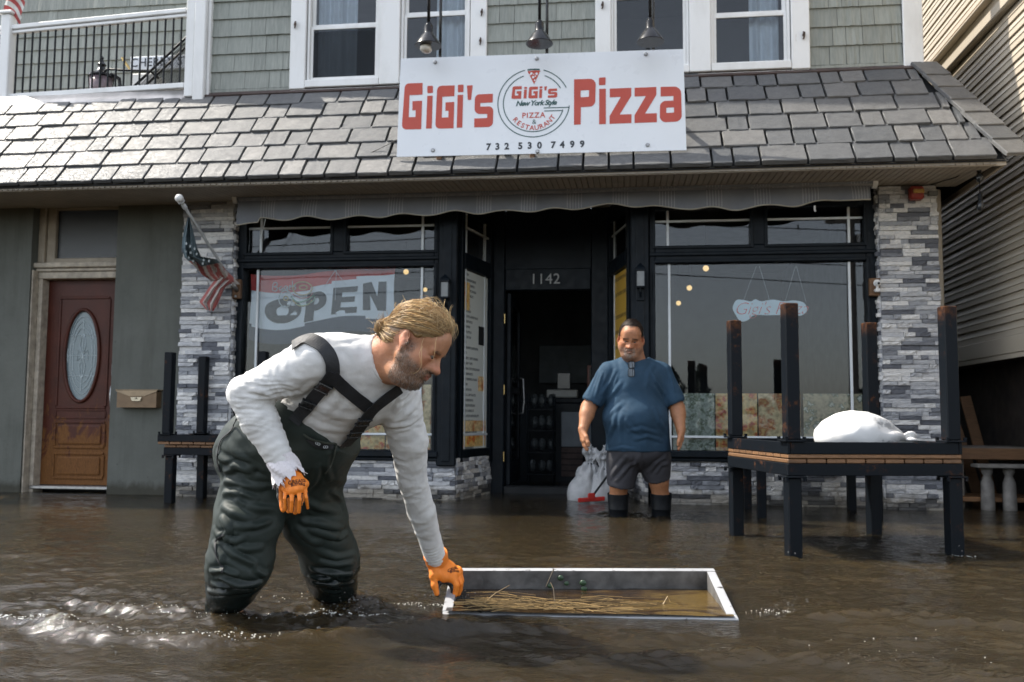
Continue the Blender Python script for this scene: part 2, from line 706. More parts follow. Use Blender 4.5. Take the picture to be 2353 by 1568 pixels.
# ---- roof skirt of single slates
ROOF_T, ROOF_B = Vector((0, 0, 3.74)), Vector((0, -.85, 2.70))
SL = (ROOF_B - ROOF_T).length
DN = (ROOF_B - ROOF_T).normalized()
NRM = Vector((1, 0, 0)).cross(DN) * -1
if NRM.y > 0:
    NRM = -NRM
HIPT, HIPB = 2.45, 2.84
rf = MB()
rf.quad((-7.6, 0, 3.72), (HIPT, 0, 3.72), (HIPB, -.85, 2.68), (-7.6, -.85, 2.68))
rf.quad((HIPT, 0, 3.72), (HIPT, 6, 3.72), (HIPB, 6, 2.68), (HIPB, -.85, 2.68))
roof = rf.build('roof', plain('dark_roof_felt', (.016, .017, .018), .9, .2, 8, .2), shop)
slates = [chunk_mesh('slate', 40 + i, MAT['slate'], .03, .08, (.010, .016), 4, 3, .80) for i in range(7)]
EXPO = SL / 6.05
for row in range(6):
    s_bot = SL - row * EXPO + .012
    hip = HIPT + (HIPB - HIPT) * (s_bot - EXPO * .5) / SL - .06
    x = -7.5 + RNG.uniform(0, .25)
    while x < hip - .05:
        w = RNG.choice((.17, .20, .27, .28, .33, .35)) * RNG.uniform(.96, 1.04)
        if x + w > hip:
            w = hip - x
        if x + w > -6.3:
            o = link('slate', slates[RNG.randrange(7)], roof)
            th = RNG.uniform(.032, .044)
            ln = EXPO + .03
            tilt = .06 + RNG.uniform(-.004, .004)
            yv = (DN + NRM * tilt).normalized()
            zv = Vector((1, 0, 0)).cross(yv)
            if zv.y > 0:
                zv = -zv
            c = ROOF_T + DN * (s_bot - ln / 2 + RNG.uniform(-.002, .002)) + NRM * .004
            o.matrix_basis = mat4(Vector((x + w / 2, c.y, c.z)), Vector((1, 0, 0)) * (w - .019), yv * -ln, zv * th)
        x += w
# hip caps
hd = (Vector((HIPB, -.85, 2.70)) - Vector((HIPT, 0, 3.74)))
hl = hd.length
hdn = hd.normalized()
hx = (Vector((1, .25, 0)) - hdn * Vector((1, .25, 0)).dot(hdn)).normalized()
hz = hx.cross(hdn)
if hz.y > 0:
    hz = -hz
for k in range(7):
    c = Vector((HIPT, 0, 3.74)) + hdn * (hl * (k + .52) / 7) + hz * .035 + hx * .05
    yv = (hdn + hz * .05).normalized()
    o = link('hip_slate', slates[k % 7], roof)
    o.matrix_basis = mat4(c, hx * .24, yv * -(hl / 7 + .04), hx.cross(yv) * (-.03 if hx.cross(yv).y > 0 else .03))
# flashing at the top of the skirt
fl = MB()
fl.obox((-0.82, -.035, 3.742), (Vector((3.28, 0, 0)), Vector((0, .03, .024)), Vector((0, -.006, .008))))
fl.build('flashing', MAT['brown_flash'], shop)
fl = MB()
xs = np.linspace(-6.6, -4.16, 15)
for i in range(14):
    a, b = xs[i], xs[i + 1]
    za, zb = [3.70 + .006 * math.sin(3.1 * q) for q in (a, b)]
    fl.add([(a, -.075, za), (b, -.075, zb), (b, -.045, 3.80), (a, -.045, 3.80), (a, .05, 3.80), (b, .05, 3.80)], [(0, 1, 2, 3), (3, 2, 5, 4)])
fl.build('flashing', MAT['flash'], shop, smooth=True)
# eave edge and beaded soffit boards
ed = MB()
ed.box(-7.5, HIPB - .02, -.835, -.81, 2.655, 2.700)
ed.box(HIPB - .045, HIPB - .02, -.81, 5.9, 2.655, 2.700)
ed.build('eave_board', MAT['soffit'], shop)
mb = MB()
mb.add([(-.5, 0, 0), (.5, 0, 0), (.5, 1, 0), (-.5, 1, 0), (-.46, 0, -.5), (.46, 0, -.5), (.46, 1, -.5), (-.46, 1, -.5),
        (-.04, 0, -.5), (.04, 0, -.5), (0, 0, -.05), (-.04, 1, -.5), (.04, 1, -.5), (0, 1, -.05)],
       [(4, 8, 11, 7), (9, 5, 6, 12), (8, 10, 13, 11), (10, 9, 12, 13), (0, 4, 7, 3), (5, 1, 2, 6)])
me = proto(mb, 'soffit_board', MAT['soffit'])
x = -7.0
while x < HIPB - .05:
    if -1.56 < x < .06:
        y1, z1 = 1.0, 2.775 + .075 * 1.0 / .85 * .1
    y1 = .04
    o = link('soffit_board', me, shop)
    o.matrix_basis = mat4((x, -.853, 2.672), (.098, 0, 0), (0, y1 + .853, .105), (0, 0, .022))
    x += .1
bk = MB()
bk.box(-7.5, HIPB - .06, -.72, .05, 2.79, 2.80)
bk.build('soffit_backing', MAT['soffit'], shop)

# ---- upper storey: backing wall, shingles one by one
WIN = []       # openings: x0, x1, z0, z1
uw = MB()
uw.box(-4.0, -3.03, .02, .2, 3.7, 5.0)
uw.box(-1.42, -.18, .02, .2, 3.7, 5.0)
uw.box(1.44, 2.45, .02, .2, 3.7, 5.0)
uw.box(-3.03, -1.42, .02, .2, 3.7, 3.84)
uw.box(-.18, 1.44, .02, .2, 3.7, 3.82)
uw.box(2.30, 2.45, .2, 6, 3.7, 5.0)
uw.box(-4.05, -3.9, .2, 1.6, 3.7, 5.0)
uw.box(-8.5, -3.9, 1.6, 1.75, 3.7, 5.7)
uw.box(-8.5, -4.0, 1.75, 6, 5.35, 5.45)
uw.add([(-4.05, .02, 5.0), (2.45, .02, 5.0), (-.8, .02, 7.9), (-4.05, .2, 5.0), (2.45, .2, 5.0), (-.8, .2, 7.9)], [(0, 1, 2), (3, 5, 4), (0, 3, 4, 1)])  # unseen gable, added for its height: shades the upper roof skirt
uw.add([(-4.05, .02, 5.01), (-.8, .02, 7.91), (2.45, .02, 5.01), (-4.05, 6, 5.01), (-.8, 6, 7.91), (2.45, 6, 5.01)], [(0, 3, 4, 1), (1, 4, 5, 2)])  # slopes of that added gable, low at the sides to leave the neighbour sunlit
uw.build('upper_wall', MAT['shake'], shop)


def shake_mesh(seed):
    r = random.Random(seed)
    vs, fs = [], []
    cols = 5
    for i in range(cols + 1):
        x = -.5 + i / cols
        ja = r.uniform(-.01, .01)
        zz = r.uniform(-.12, .12)
        vs += [(x, 0, .35 + zz * .3), (x, 1 + ja, .85 + zz), (x, 1 + ja, 0)]
    for i in range(cols):
        a, b = 3 * i, 3 * (i + 1)
        fs += [(a, b, b + 1, a + 1), (a + 1, b + 1, b + 2, a + 2)]
    n = len(vs)
    vs += [(-.5, 0, 0), (.5, 0, 0)]
    fs += [(0, 1, 2, n), (3 * cols, n + 1, 3 * cols + 2, 3 * cols + 1)]
    me = bpy.data.meshes.new('shingle')
    me.from_pydata(vs, [], fs)
    me.materials.append(MAT['shake'])
    me.update()
    return me


shakes = [shake_mesh(i) for i in range(6)]
n_shake = [0]
shake_rest = []


def shake_field(x0, x1, y, z0, z1, course=.172):
    z = z0
    while z < z1 - .02:
        x = x0
        top = min(z + course, z1)
        while x < x1 - .004:
            w = min(RNG.choice((.11, .14, .17, .2, .24)), x1 - x)
            if x1 - x - w < .05:
                w = x1 - x
            M = mat4((x + w / 2, y, top + .012), Vector((w - .0035, 0, 0)), Vector((0, 0, -(top - z + .012))), Vector((0, -.036, 0)))
            o = link('shingle', shakes[RNG.randrange(6)], shop)
            o.matrix_basis = M
            x += w
        z = top


for seg in ((-3.95, -3.15), (-1.29, -.305), (1.555, 2.33)):
    shake_field(seg[0], seg[1], .018, 3.80, 4.75)
shake_field(-8.3, -4.05, 1.598, 3.86, 5.6, .157)
for seg in ((-3.97, -3.15), (-1.29, -.305), (1.555, 2.34)):
    MB().box(seg[0], seg[1], -.012, .02, 3.765, 3.80, bev=.004).build('starter_strip', MAT['shake'], shop)
cb = MB()
cb.box(2.335, 2.50, -.03, .0, 3.69, 5.15, bev=.006)
cb.box(2.47, 2.50, .003, .16, 3.69, 5.15)
cb.build('corner_board', MAT['trim'], shop)
cb = MB()
cb.box(-4.075, -3.965, -.10, .03, 3.675, 5.15, bev=.008)
cb.box(-4.165, -4.078, -.085, .02, 3.72, 5.15, bev=.006)
cb.box(-3.962, -3.935, -.05, .02, 3.70, 5.15, bev=.004)
cb.build('corner_board', MAT['trim'], shop)


# ---- upper windows
def upper_window(x0, x1, z0, rail, name='window'):
    """x0..x1, z0 the bottom of the glass; sash bars of a double hung window"""
    w = MB()
    w.box(x0 - .05, x0 - .028, -.02, .1, z0 - .05, 5.1, bev=.003)
    w.box(x1 + .028, x1 + .05, -.02, .1, z0 - .05, 5.1, bev=.003)
    w.box(x0 - .028, x1 + .028, -.018, .1, z0 - .05, z0 - .028)
    fr = w.build(name, MAT['trim'], shop)
    s = MB()
    s.box(x0 - .027, x0, .004, .03, z0 - .027, rail + .02, bev=.003)
    s.box(x1, x1 + .027, .004, .03, z0 - .027, rail + .02, bev=.003)
    s.box(x0, x1, .005, .03, z0 - .027, z0, bev=.003)
    s.box(x0, x1, .004, .03, rail - .012, rail + .02, bev=.003)
    s.build('lower_sash', MAT['trim'], fr)
    s = MB()
    s.box(x0 - .026, x0 + .008, .034, .06, rail - .0, 5.1, bev=.003)
    s.box(x1 - .008, x1 + .026, .034, .06, rail - .0, 5.1, bev=.003)
    s.box(x0, x1, .035, .058, rail + .022, rail + .05, bev=.003)
    s.build('upper_sash', MAT['trim'], fr)
    g = MB()
    g.box(x0, x1, .016, .020, z0, rail)
    g.box(x0, x1, .044, .048, rail + .03, 5.1)
    g.build('pane', MAT['glass'], fr)
    return fr


for (a, b) in ((-3.15, -3.0), (-1.44, -1.29), (-.305, -.165), (1.40, 1.555)):
    MB().box(a, b, -.045, .02, 3.765, 5.15, bev=.006).build('window_casing', MAT['trim'], shop)
for (a, b) in ((-2.29, -2.10), (.525, .71)):
    MB().box(a, b, -.05, .02, 3.775, 5.15, bev=.006).build('window_mullion', MAT['trim'], shop)
for (a, b) in ((-2.997, -2.293), (-2.097, -1.443), (-.162, .522), (.713, 1.397)):
    MB().box(a, b, -.048, .02, 3.775, 3.845, bev=.006).build('window_sill', MAT['trim'], shop)
for (a, b) in ((-3.15, -1.29), (-.305, 1.555)):
    MB().box(a + .01, b - .01, -.03, .02, 3.742, 3.762).build('window_apron', MAT['trim'], shop)
W_UP = [(-2.94, -2.345, 3.885, 4.355), (-2.045, -1.50, 3.885, 4.43), (-.115, .472, 3.885, 4.50), (.762, 1.342, 3.868, 4.285)]
for q in W_UP:
    upper_window(*q)
for (x, z) in ((-3.10, 4.38), (-1.335, 4.41), (-1.345, 4.14), (-.24, 4.42), (1.50, 4.06)):
    h = MB()
    h.tube([(x, -.05, z + .03), (x + .006, -.075, z + .015), (x + .004, -.07, z - .02), (x - .004, -.055, z - .035)], .007, 6)
    h.sphere((x, -.06, z), .013, 8, sc=(1, .8, 1.3))
    h.build('shutter_hook', plain('rusty_iron', (.05, .028, .018), .8, .4, 40, .3) if 'rusty_iron' not in bpy.data.materials else bpy.data.materials['rusty_iron'], shop)
rm = MB()
rm.box(-3.9, 2.28, 1.5, 1.55, 3.7, 5.0)
rm.box(-3.9, 2.28, .22, 1.5, 3.71, 3.73)
rm.box(-.8, -.74, .21, 1.5, 3.73, 4.95)
rm.box(-3.9, 2.28, .21, 1.5, 4.96, 4.99)
rm.build('upstairs_room', plain('dim_room_paint', (.075, .075, .075), .8, .15, 2, 0), shop)

# ---- street level walls
w = MB()
w.box(-8.5, -5.69, 0, .32, -.32, 2.81)
w.box(-4.82, -4.10, 0, .32, -.32, 2.81)
w.box(-5.69, -4.82, 0.28, .34, 2.74, 2.81)
w.build('stucco_wall', MAT['stucco'], shop)
w = MB()
w.box(-8.5, -3.6, 1.0, 1.1, -.32, 3.7)
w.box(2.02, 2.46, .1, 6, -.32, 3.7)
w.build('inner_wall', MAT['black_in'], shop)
for (a, b) in ((-4.10, -3.64), (2.10, 2.54)):
    w = MB()
    w.box(a, b, -.075, .2, 2.745, 2.86, bev=.004)
    w.box(a - .03, b + .03, -.095, -.02, 2.815, 2.845)
    w.build('pillar_cap_board', MAT['creamwood'], shop)

# ---- split face stone
MORTAR = plain('mortar', (.05, .05, .052), .9, .2, 12, .3, 60)
CORES = [MB().box(*q).build(nm, MORTAR, shop) for nm, q in (('stone_pillar', (-4.115, -3.635, -.065, .2, -.32, 2.74)), ('stone_pillar', (2.085, 2.55, -.065, .2, -.32, 2.74)),
                                                           ('stone_base', (-3.635, -1.55, .03, .2, -.32, .37)), ('stone_base', (.18, 2.085, .03, .2, -.32, .37)))]
chunks = [chunk_mesh('stone', 70 + i, MAT['stone'], .08, .30, (.012, .05), 4, 2) for i in range(9)]
stones = []


def stone_face(core, o, ux, width, z0, z1, n, course=.0375, endjit=.012):
    """courses of split stone over a face that starts at o and runs along ux"""
    ux, n = Vector(ux).normalized(), Vector(n).normalized()
    z = z0
    k = 0
    while z < z1 - .01:
        x = -RNG.uniform(0, endjit)
        h = course * RNG.choice((1, 1, 1, .9, 1.1))
        while x < width:
            L = RNG.choice((.06, .09, .12, .15, .18, .22, .26))
            if x + L > width - .04:
                L = width - x + RNG.uniform(-.004, endjit)
            th = RNG.choice((.012, .018, .024, .03, .036))
            c = Vector(o) + ux * (x + L / 2) + Vector((0, 0, z + h / 2))
            stones.append((L * h, core, mat4(c, ux * (L - .002), Vector((0, 0, h - .0015)), n * th)))
            x += L
            if x > width - .02:
                break
        z += h
        k += 1


stone_face(0, (-4.115, -.065, 0), (1, 0, 0), .48, -.06, 2.74, (0, -1, 0))
stone_face(1, (2.085, -.065, 0), (1, 0, 0), .465, -.06, 2.70, (0, -1, 0))
stone_face(0, (-3.635, -.065, 0), (0, 1, 0), .12, -.06, 2.72, (1, 0, 0), endjit=0)
stone_face(1, (2.085, .055, 0), (0, -1, 0), .12, -.06, 2.70, (-1, 0, 0), endjit=0)
stone_face(2, (-3.63, .03, 0), (1, 0, 0), 2.08, -.06, .37, (0, -1, 0))
stone_face(3, (.18, .03, 0), (1, 0, 0), 1.9, -.06, .37, (0, -1, 0))
stone_face(2, (-1.548, .03, 0), (.2, .97, 0), .86, -.06, .36, (.97, -.2, 0), endjit=0)
stone_face(3, (-.03, .9, 0), (.2, -.97, 0), .86, -.06, .36, (-.97, -.2, 0), endjit=0)
stones.sort(key=lambda q: -q[0])
for k, (a, c, M) in enumerate(stones[:300]):
    o = link('stone', chunks[k % 9], CORES[c])
    o.matrix_basis = M
for c in range(4):
    mb = MB()
    for k, (a, c2, M) in enumerate(stones[300:]):
        if c2 == c:
            me = chunks[k % 9]
            mb.add([M @ v.co for v in me.vertices], [tuple(p.vertices) for p in me.polygons])
    mb.build('stone_courses', MAT['stone'], CORES[c], kind='stuff')

# ---- front door in its recess
d = MB()
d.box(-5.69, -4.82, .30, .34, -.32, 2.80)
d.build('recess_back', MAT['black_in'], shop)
fr = MB()
fr.box(-5.672, -5.63, .10, .26, -.1, 2.10, bev=.006)
fr.box(-4.865, -4.825, .10, .26, -.1, 2.10, bev=.006)
fr.box(-5.672, -4.825, .09, .26, 2.035, 2.10, bev=.006)
fr.box(-5.70, -4.822, .04, .26, 2.135, 2.185, bev=.008)
fr.box(-5.685, -4.822, .07, .26, 2.102, 2.133, bev=.006)
fr.box(-5.688, -5.674, .02, .2, -.1, 2.11)
fr.build('door_frame', MAT['oldwhite'], shop)
fr = MB()
fr.box(-5.688, -5.62, .09, .24, 2.19, 2.78, bev=.006)
fr.box(-5.618, -5.53, .12, .24, 2.19, 2.78, bev=.006)
fr.box(-5.53, -4.825, .11, .24, 2.71, 2.78, bev=.006)
fr.box(-5.53, -4.825, .11, .24, 2.19, 2.235, bev=.006)
tf = fr.build('transom_window', MAT['creamwood'], shop)
g_ = MB()
g_.box(-5.53, -4.825, .16, .168, 2.235, 2.71)
tg = NT('pebbled_dark_glass')
tg.base((.020, .023, .025))
tg.rough(.18)
tg.bump(tg.noise(160, None, 2), .5, .004)
g_.build('pane', tg.m, tf)


def door_mat():
    t = NT('weathered_mahogany_door')
    z = t.new('SeparateXYZ')
    t.link(t.geo.outputs['Position'], z.inputs[0])
    n = t.noise(9, t.pos((1, 1, .6)), 6, .65, .8)
    worn = t.math('ADD', t.maprange(z.outputs['Z'], 1.0, .1, -.14, .34), n)
    worn = t.maprange(worn, .54, .63)
    spots = t.maprange(t.noise(42, None, 4, .7), .62, .68)
    grain = t.noise(16, t.pos((5, 1, .7)), 5, .6, 3.0)
    wood = t.ramp(grain, [(.3, (.085, .034, .010)), (.7, (.22, .095, .028))])
    varn = t.ramp(t.noise(5, None, 5), [(.3, (.050, .0135, .0085)), (.7, (.082, .021, .012))])
    c = t.mix(worn, varn, wood)
    c = t.mix(t.math('MULTIPLY', spots, .5), c, (.13, .055, .035))
    t.base(c)
    t.rough(t.mix(worn, (.38, .38, .38), (.65, .65, .65)))
    t.spec(.22)
    t.bump(grain, .12, .004)
    return t.m


DM = door_mat()
dx0, dx1, dz0, dz1 = -5.628, -4.867, .065, 2.032
dd = MB()
OX, OZ, OA, OB = (dx0 + dx1) / 2 - .005, 1.30, .165, .43
ring = [(OX + OA * math.cos(2 * math.pi * k / 40), OZ + OB * math.sin(2 * math.pi * k / 40)) for k in range(40)]
dd.plate([(dx0, dz0), (dx1, dz0), (dx1, dz1), (dx0, dz1)], [ring], lambda u, v, w_: Vector((u, .235 - w_, v)), .03)
front_door = dd.build('front_door', DM, shop)
front_door['label'] = 'red brown front door with oval leaded glass and worn lower panels'


def moulding(x0, x1, z0, z1, y, r=.012, holes=None):
    m = MB()
    for (a, b, c, e) in ((x0, x1, z0, z0), (x0, x1, z1, z1)):
        m.box(a, b, y - r, y + .002, c - r, c + r, bev=.006)
    for xx in (x0, x1):
        m.box(xx - r, xx + r, y - r * .98, y + .002, z0 + r, z1 - r, bev=.006)
    return m


moulding(dx0 + .13, dx1 - .12, .80, 1.86, .205).build('door_moulding', DM, front_door)
moulding(dx0 + .13, dx1 - .12, .13, .36, .205).build('door_moulding', DM, front_door)
moulding(dx0 + .13, dx1 - .12, .42, .66, .205).build('door_moulding', DM, front_door)
moulding(dx0 + .13, dx1 - .12, .70, .775, .205, .009).build('door_moulding', DM, front_door)
for (a, b) in ((.16, .33), (.45, .63)):
    m = MB()
    m.box(dx0 + .165, dx1 - .155, .192, .207, a, b, bev=.012)
    m.build('raised_panel', DM, front_door)
m = MB()
m.tube([(OX + (OA + .014) * math.cos(2 * math.pi * k / 48), .198, OZ + (OB + .014) * math.sin(2 * math.pi * k / 48)) for k in range(49)], .017, 8, cap=False)
m.build('oval_moulding', DM, front_door, smooth=True)
og = NT('leaded_frosted_glass')
og.base((.17, .22, .24))
og.rough(.16)
og.bump(og.noise(70, None, 3), .4, .004)
m = MB()
m.plate(ring, [], lambda u, v, w_: Vector((u, .222 - w_, v)), .006)
oval = m.build('oval_glass', og.m, front_door)
lead = MB()


def ell(f, a0=0, a1=360, n=28):
    return [(OX + OA * f * math.cos(math.radians(a0 + (a1 - a0) * k / n)), .213, OZ + OB * f * math.sin(math.radians(a0 + (a1 - a0) * k / n))) for k in range(n + 1)]


for f in (.985, .87, .75, .62):
    lead.tube(ell(f, 30, 150), .0032, 5)
    lead.tube(ell(f, 210, 330), .0032, 5)
for f in (.985, .8, .63):
    for s in (-1, 1):
        xx = OX + s * OA * f * .93
        lead.tube([(xx, .213, OZ - OB * .5 * (1.3 - f)), (xx + s * .004, .213, OZ), (xx, .213, OZ + OB * .5 * (1.3 - f))], .0032, 5)
for zz in (-.46, 0, .46):
    hw = OA * math.sqrt(max(.05, 1 - zz * zz)) * .97
    lead.tube([(OX - hw, .2125, OZ + OB * zz), (OX + hw, .2125, OZ + OB * zz)], .003, 5)
    lead.tube([(OX + .018 * math.cos(a), .212, OZ + OB * zz + .018 * math.sin(a)) for a in (0, 1.57, 3.14, 4.71, 6.28)], .003, 5, cap=False)
lead.tube([(OX, .2125, OZ - OB * .8), (OX, .2125, OZ + OB * .8)], .003, 5)
for s in (-1, 1):
    for (p, q) in ((.16, .22), (-.16, -.22)):
        lead.tube([(OX, .212, OZ), (OX + s * .03, .212, OZ + p * .6), (OX + s * .022, .212, OZ + p), (OX, .212, OZ + q)], .003, 5)
    lead.tube([(OX, .212, OZ + .01), (OX + s * .05, .212, OZ + .05), (OX + s * .055, .212, OZ - .05), (OX, .212, OZ - .01)], .003, 5)
lead.build('lead_line', plain('bright_lead_came', (.42, .48, .5), .35, .1, 30, 0, metal=.3), front_door)
m = MB()
m.box(dx1 - .065, dx1 - .02, .178, .206, 1.10, 1.22, bev=.006)
m.build('deadbolt', MAT['galv'], front_door)
m = MB()
m.tube([(dx1 - .04, .2, 1.03), (dx1 - .04, .155, 1.0), (dx1 - .04, .145, .92), (dx1 - .04, .155, .82), (dx1 - .04, .2, .78)], [.008, .011, .013, .010, .007], 8)
m.sphere((dx1 - .04, .19, 1.05), .018, 10, sc=(1, .6, 1.5))
m.build('handle', MAT['galv'], front_door, smooth=True)
m = MB()
m.box(-5.66, -4.83, .09, .25, .03, .06, bev=.005)
m.build('door_sill', MAT['galv'], shop)
# ------------------------------------------------------------------ black shop front
def bar(m, x0, x1, z0, z1, y=.0, dpt=.06, lip=True):
    m.box(x0, x1, y, y + dpt, z0, z1, bev=.006)


def storefront(x0, x1, panes_top, big, zs):
    """frame of one display window with its top lights; panes given as x0, x1"""
    zb, z1, z2, z3 = zs                      # sill, head of the big pane, foot and head of the top lights
    m = MB()
    m.box(x0, big[0], .0, .09, zb - .02, 2.70, bev=.006)
    m.box(big[1], x1, .0, .09, zb - .02, 2.70, bev=.006)
    m.box(big[0], big[1], .002, .09, z3, 2.70, bev=.006)
    m.box(big[0], big[1], .002, .09, z1, z2, bev=.006)
    m.box(panes_top[0][1], panes_top[1][0], .003, .09, z2, z3, bev=.006)
    m.box(x0 - .02, x1 + .02, -.045, .09, zb - .055, zb - .002, bev=.008)
    m.box(x0 - .01, x1 + .01, -.02, .09, zb - .09, zb - .057, bev=.008)
    fr = m.build('display_window', MAT['black'], shop)
    b = MB()
    for (a, c, e, f) in [(big[0], big[1], zb, z1)] + [(p[0], p[1], z2, z3) for p in panes_top]:
        t = .022
        b.box(a - .026, a, -.014, .0, e - .026, f + .026, bev=.005)
        b.box(c, c + .026, -.014, .0, e - .026, f + .026, bev=.005)
        b.box(a, c, -.014, .0, e - .026, e, bev=.005)
        b.box(a, c, -.014, .0, f, f + .026, bev=.005)
    b.box(x0, x1, -.022, -.001, (z1 + z2) / 2 - .016, (z1 + z2) / 2 + .016, bev=.007)
    b.build('glazing_bead', MAT['black'], fr)
    for (a, c, e, f) in [(big[0], big[1], zb, z1)] + [(p[0], p[1], z2, z3) for p in panes_top]:
        g = MB()
        g.box(a - .004, c + .004, .052, .058, e - .004, f + .004)
        g.build('pane', MAT['glass'], fr)
    return fr


def muntins(fr, segs):
    for (x0, z0, x1, z1) in segs:
        m = MB()
        if x0 == x1:
            m.box(x0 - .011, x0 + .011, .030, .050, z0, z1, bev=.003)
        else:
            m.box(x0, x1, .032, .049, z0 - .010, z0 + .010, bev=.003)
        m.build('muntin', MAT['muntin'], fr)


left_w = storefront(-3.62, -1.715, [(-3.53, -2.73), (-2.58, -1.758)], (-3.555, -1.757), (.43, 2.09, 2.235, 2.575))
muntins(left_w, [(-3.43, .44, -3.43, 2.085), (-1.875, .44, -1.875, 2.085), (-3.555, .575, -1.757, .575), (-3.41, 2.24, -3.41, 2.57), (-1.875, 2.24, -1.875, 2.57),
                 (-3.53, 2.47, -2.73, 2.47), (-2.58, 2.47, -1.758, 2.47)])
right_w = storefront(.165, 2.075, [(.216, 1.03), (1.175, 1.974)], (.213, 1.99), (.455, 2.085, 2.235, 2.56))
muntins(right_w, [(.335, .46, .335, 2.08), (1.855, .46, 1.855, 2.08), (.213, .575, 1.99, .575), (.325, 2.24, .325, 2.555), (1.86, 2.24, 1.86, 2.555),
                  (.216, 2.46, 1.03, 2.46), (1.175, 2.46, 1.974, 2.46)])
m = MB()
m.box(-1.713, -1.54, -.03, .10, .30, 2.80, bev=.01)
m.box(-1.665, -1.59, -.04, -.031, .34, 2.72, bev=.006)
m.box(.0, .163, -.03, .10, .30, 2.80, bev=.01)
m.box(.045, .12, -.04, -.031, .34, 2.72, bev=.006)
m.box(-3.66, 2.09, .0, .12, 2.702, 2.84)
m.build('entrance_post', MAT['black'], shop)


# slanting side lights of the entrance
def side_light(pa, pb, nm):
    """pa, pb: plan points (front, back) of a slanting glazed panel"""
    a, b = Vector((*pa, 0)), Vector((*pb, 0))
    u = (b - a)
    L = u.length
    u.normalize()
    n = Vector((u.y, -u.x, 0))
    if n.x * (-.77 - a.x) < 0:
        n = -n

    def bx(m, s0, s1, z0, z1, d0, d1, bev=.005):
        c = a + u * ((s0 + s1) / 2) + n * ((d0 + d1) / 2) + Vector((0, 0, (z0 + z1) / 2))
        m.obox(c, (u * ((s1 - s0) / 2), n * (abs(d1 - d0) / 2), Vector((0, 0, (z1 - z0) / 2))), bev=bev)
    m = MB()
    bx(m, 0, .07, .30, 2.78, -.05, .03)
    bx(m, L - .10, L, .30, 2.78, -.05, .03)
    bx(m, .07, L - .10, .36, .44, -.05, .03)
    bx(m, .07, L - .10, 2.10, 2.24, -.05, .03)
    bx(m, .07, L - .10, 2.62, 2.78, -.05, .03)
    fr = m.build('side_window', MAT['black'], shop)
    g = MB()
    bx(g, .06, L - .09, .43, 2.11, -.012, -.006, 0)
    bx(g, .06, L - .09, 2.23, 2.63, -.012, -.006, 0)
    g.build('pane', MAT['darkglass'], fr)
    for (s0, s1, z0, z1) in ((.15, .168, .44, 2.10), (L - .2, L - .182, .44, 2.10), (.07, L - .10, .56, .578), (.15, .168, 2.24, 2.62), (L - .2, L - .182, 2.24, 2.62), (.07, L - .1, 2.48, 2.498)):
        q = MB()
        bx(q, s0, s1, z0, z1, -.004, .006, .002)
        q.build('muntin', MAT['muntin'], fr)
    return a, u, n, L


sl_l = side_light((-1.545, .10), (-1.37, .92), 'l')
sl_r = side_light((.005, .10), (-.20, .92), 'r')
m = MB()
m.box(-1.37, -1.235, .90, 1.0, -.1, 2.80, bev=.01)
m.box(-.385, -.20, .90, 1.0, -.1, 2.80, bev=.01)
m.box(-1.233, -.387, .905, .99, 1.985, 2.20, bev=.008)
m.box(-1.233, -.387, .93, .97, 2.203, 2.80)
df = m.build('entrance_frame', MAT['black'], shop)
m = MB()
m.box(-1.235, -.385, .88, 1.05, -.1, .065, bev=.01)
m.build('door_sill', MAT['black_in'], shop)
m = MB()
m.add([(-1.60, .0, 2.785), (.07, .0, 2.785), (-.2, .93, 2.80), (-1.37, .93, 2.80), (-1.60, .0, 2.83), (.07, .0, 2.83), (-.2, .93, 2.83), (-1.37, .93, 2.83)],
      [(0, 1, 2, 3), (7, 6, 5, 4), (0, 4, 5, 1), (1, 5, 6, 2), (2, 6, 7, 3), (3, 7, 4, 0)])
m.build('entrance_ceiling', MAT['soffit'], shop)
# opened glass door swung inwards
m = MB()
for (y0, y1, z0, z1) in ((1.0, 1.09, .07, 1.97), (1.76, 1.85, .07, 1.97), (1.09, 1.76, .07, .30), (1.09, 1.76, 1.86, 1.97), (1.09, 1.76, .98, 1.04)):
    m.box(-1.225, -1.185, y0, y1, z0, z1, bev=.005)
od = m.build('open_door', MAT['black'], shop)
m = MB()
m.box(-1.208, -1.202, 1.09, 1.76, .30, 1.86)
m.build('pane', MAT['darkglass'], od)
m = MB()
m.tube([(-1.185, 1.70, 1.15), (-1.14, 1.70, 1.14), (-1.13, 1.70, .9), (-1.14, 1.70, .78), (-1.185, 1.70, .77)], .010, 8)
m.build('handle', MAT['galv'], od, smooth=True)
for z in (.35, 1.0, 1.7):
    m = MB()
    m.box(-1.236, -1.226, .87, .90, z - .05, z + .05, bev=.003)
    m.build('hinge', MAT['brass'], od)
text_obj('house_number', '1142', .145, plain('grey_numerals', (.30, .30, .29), .4, .1, 20, 0), WALL_TEXT(-.835, .900, 2.09), shop, extrude=.004, space=1.05)

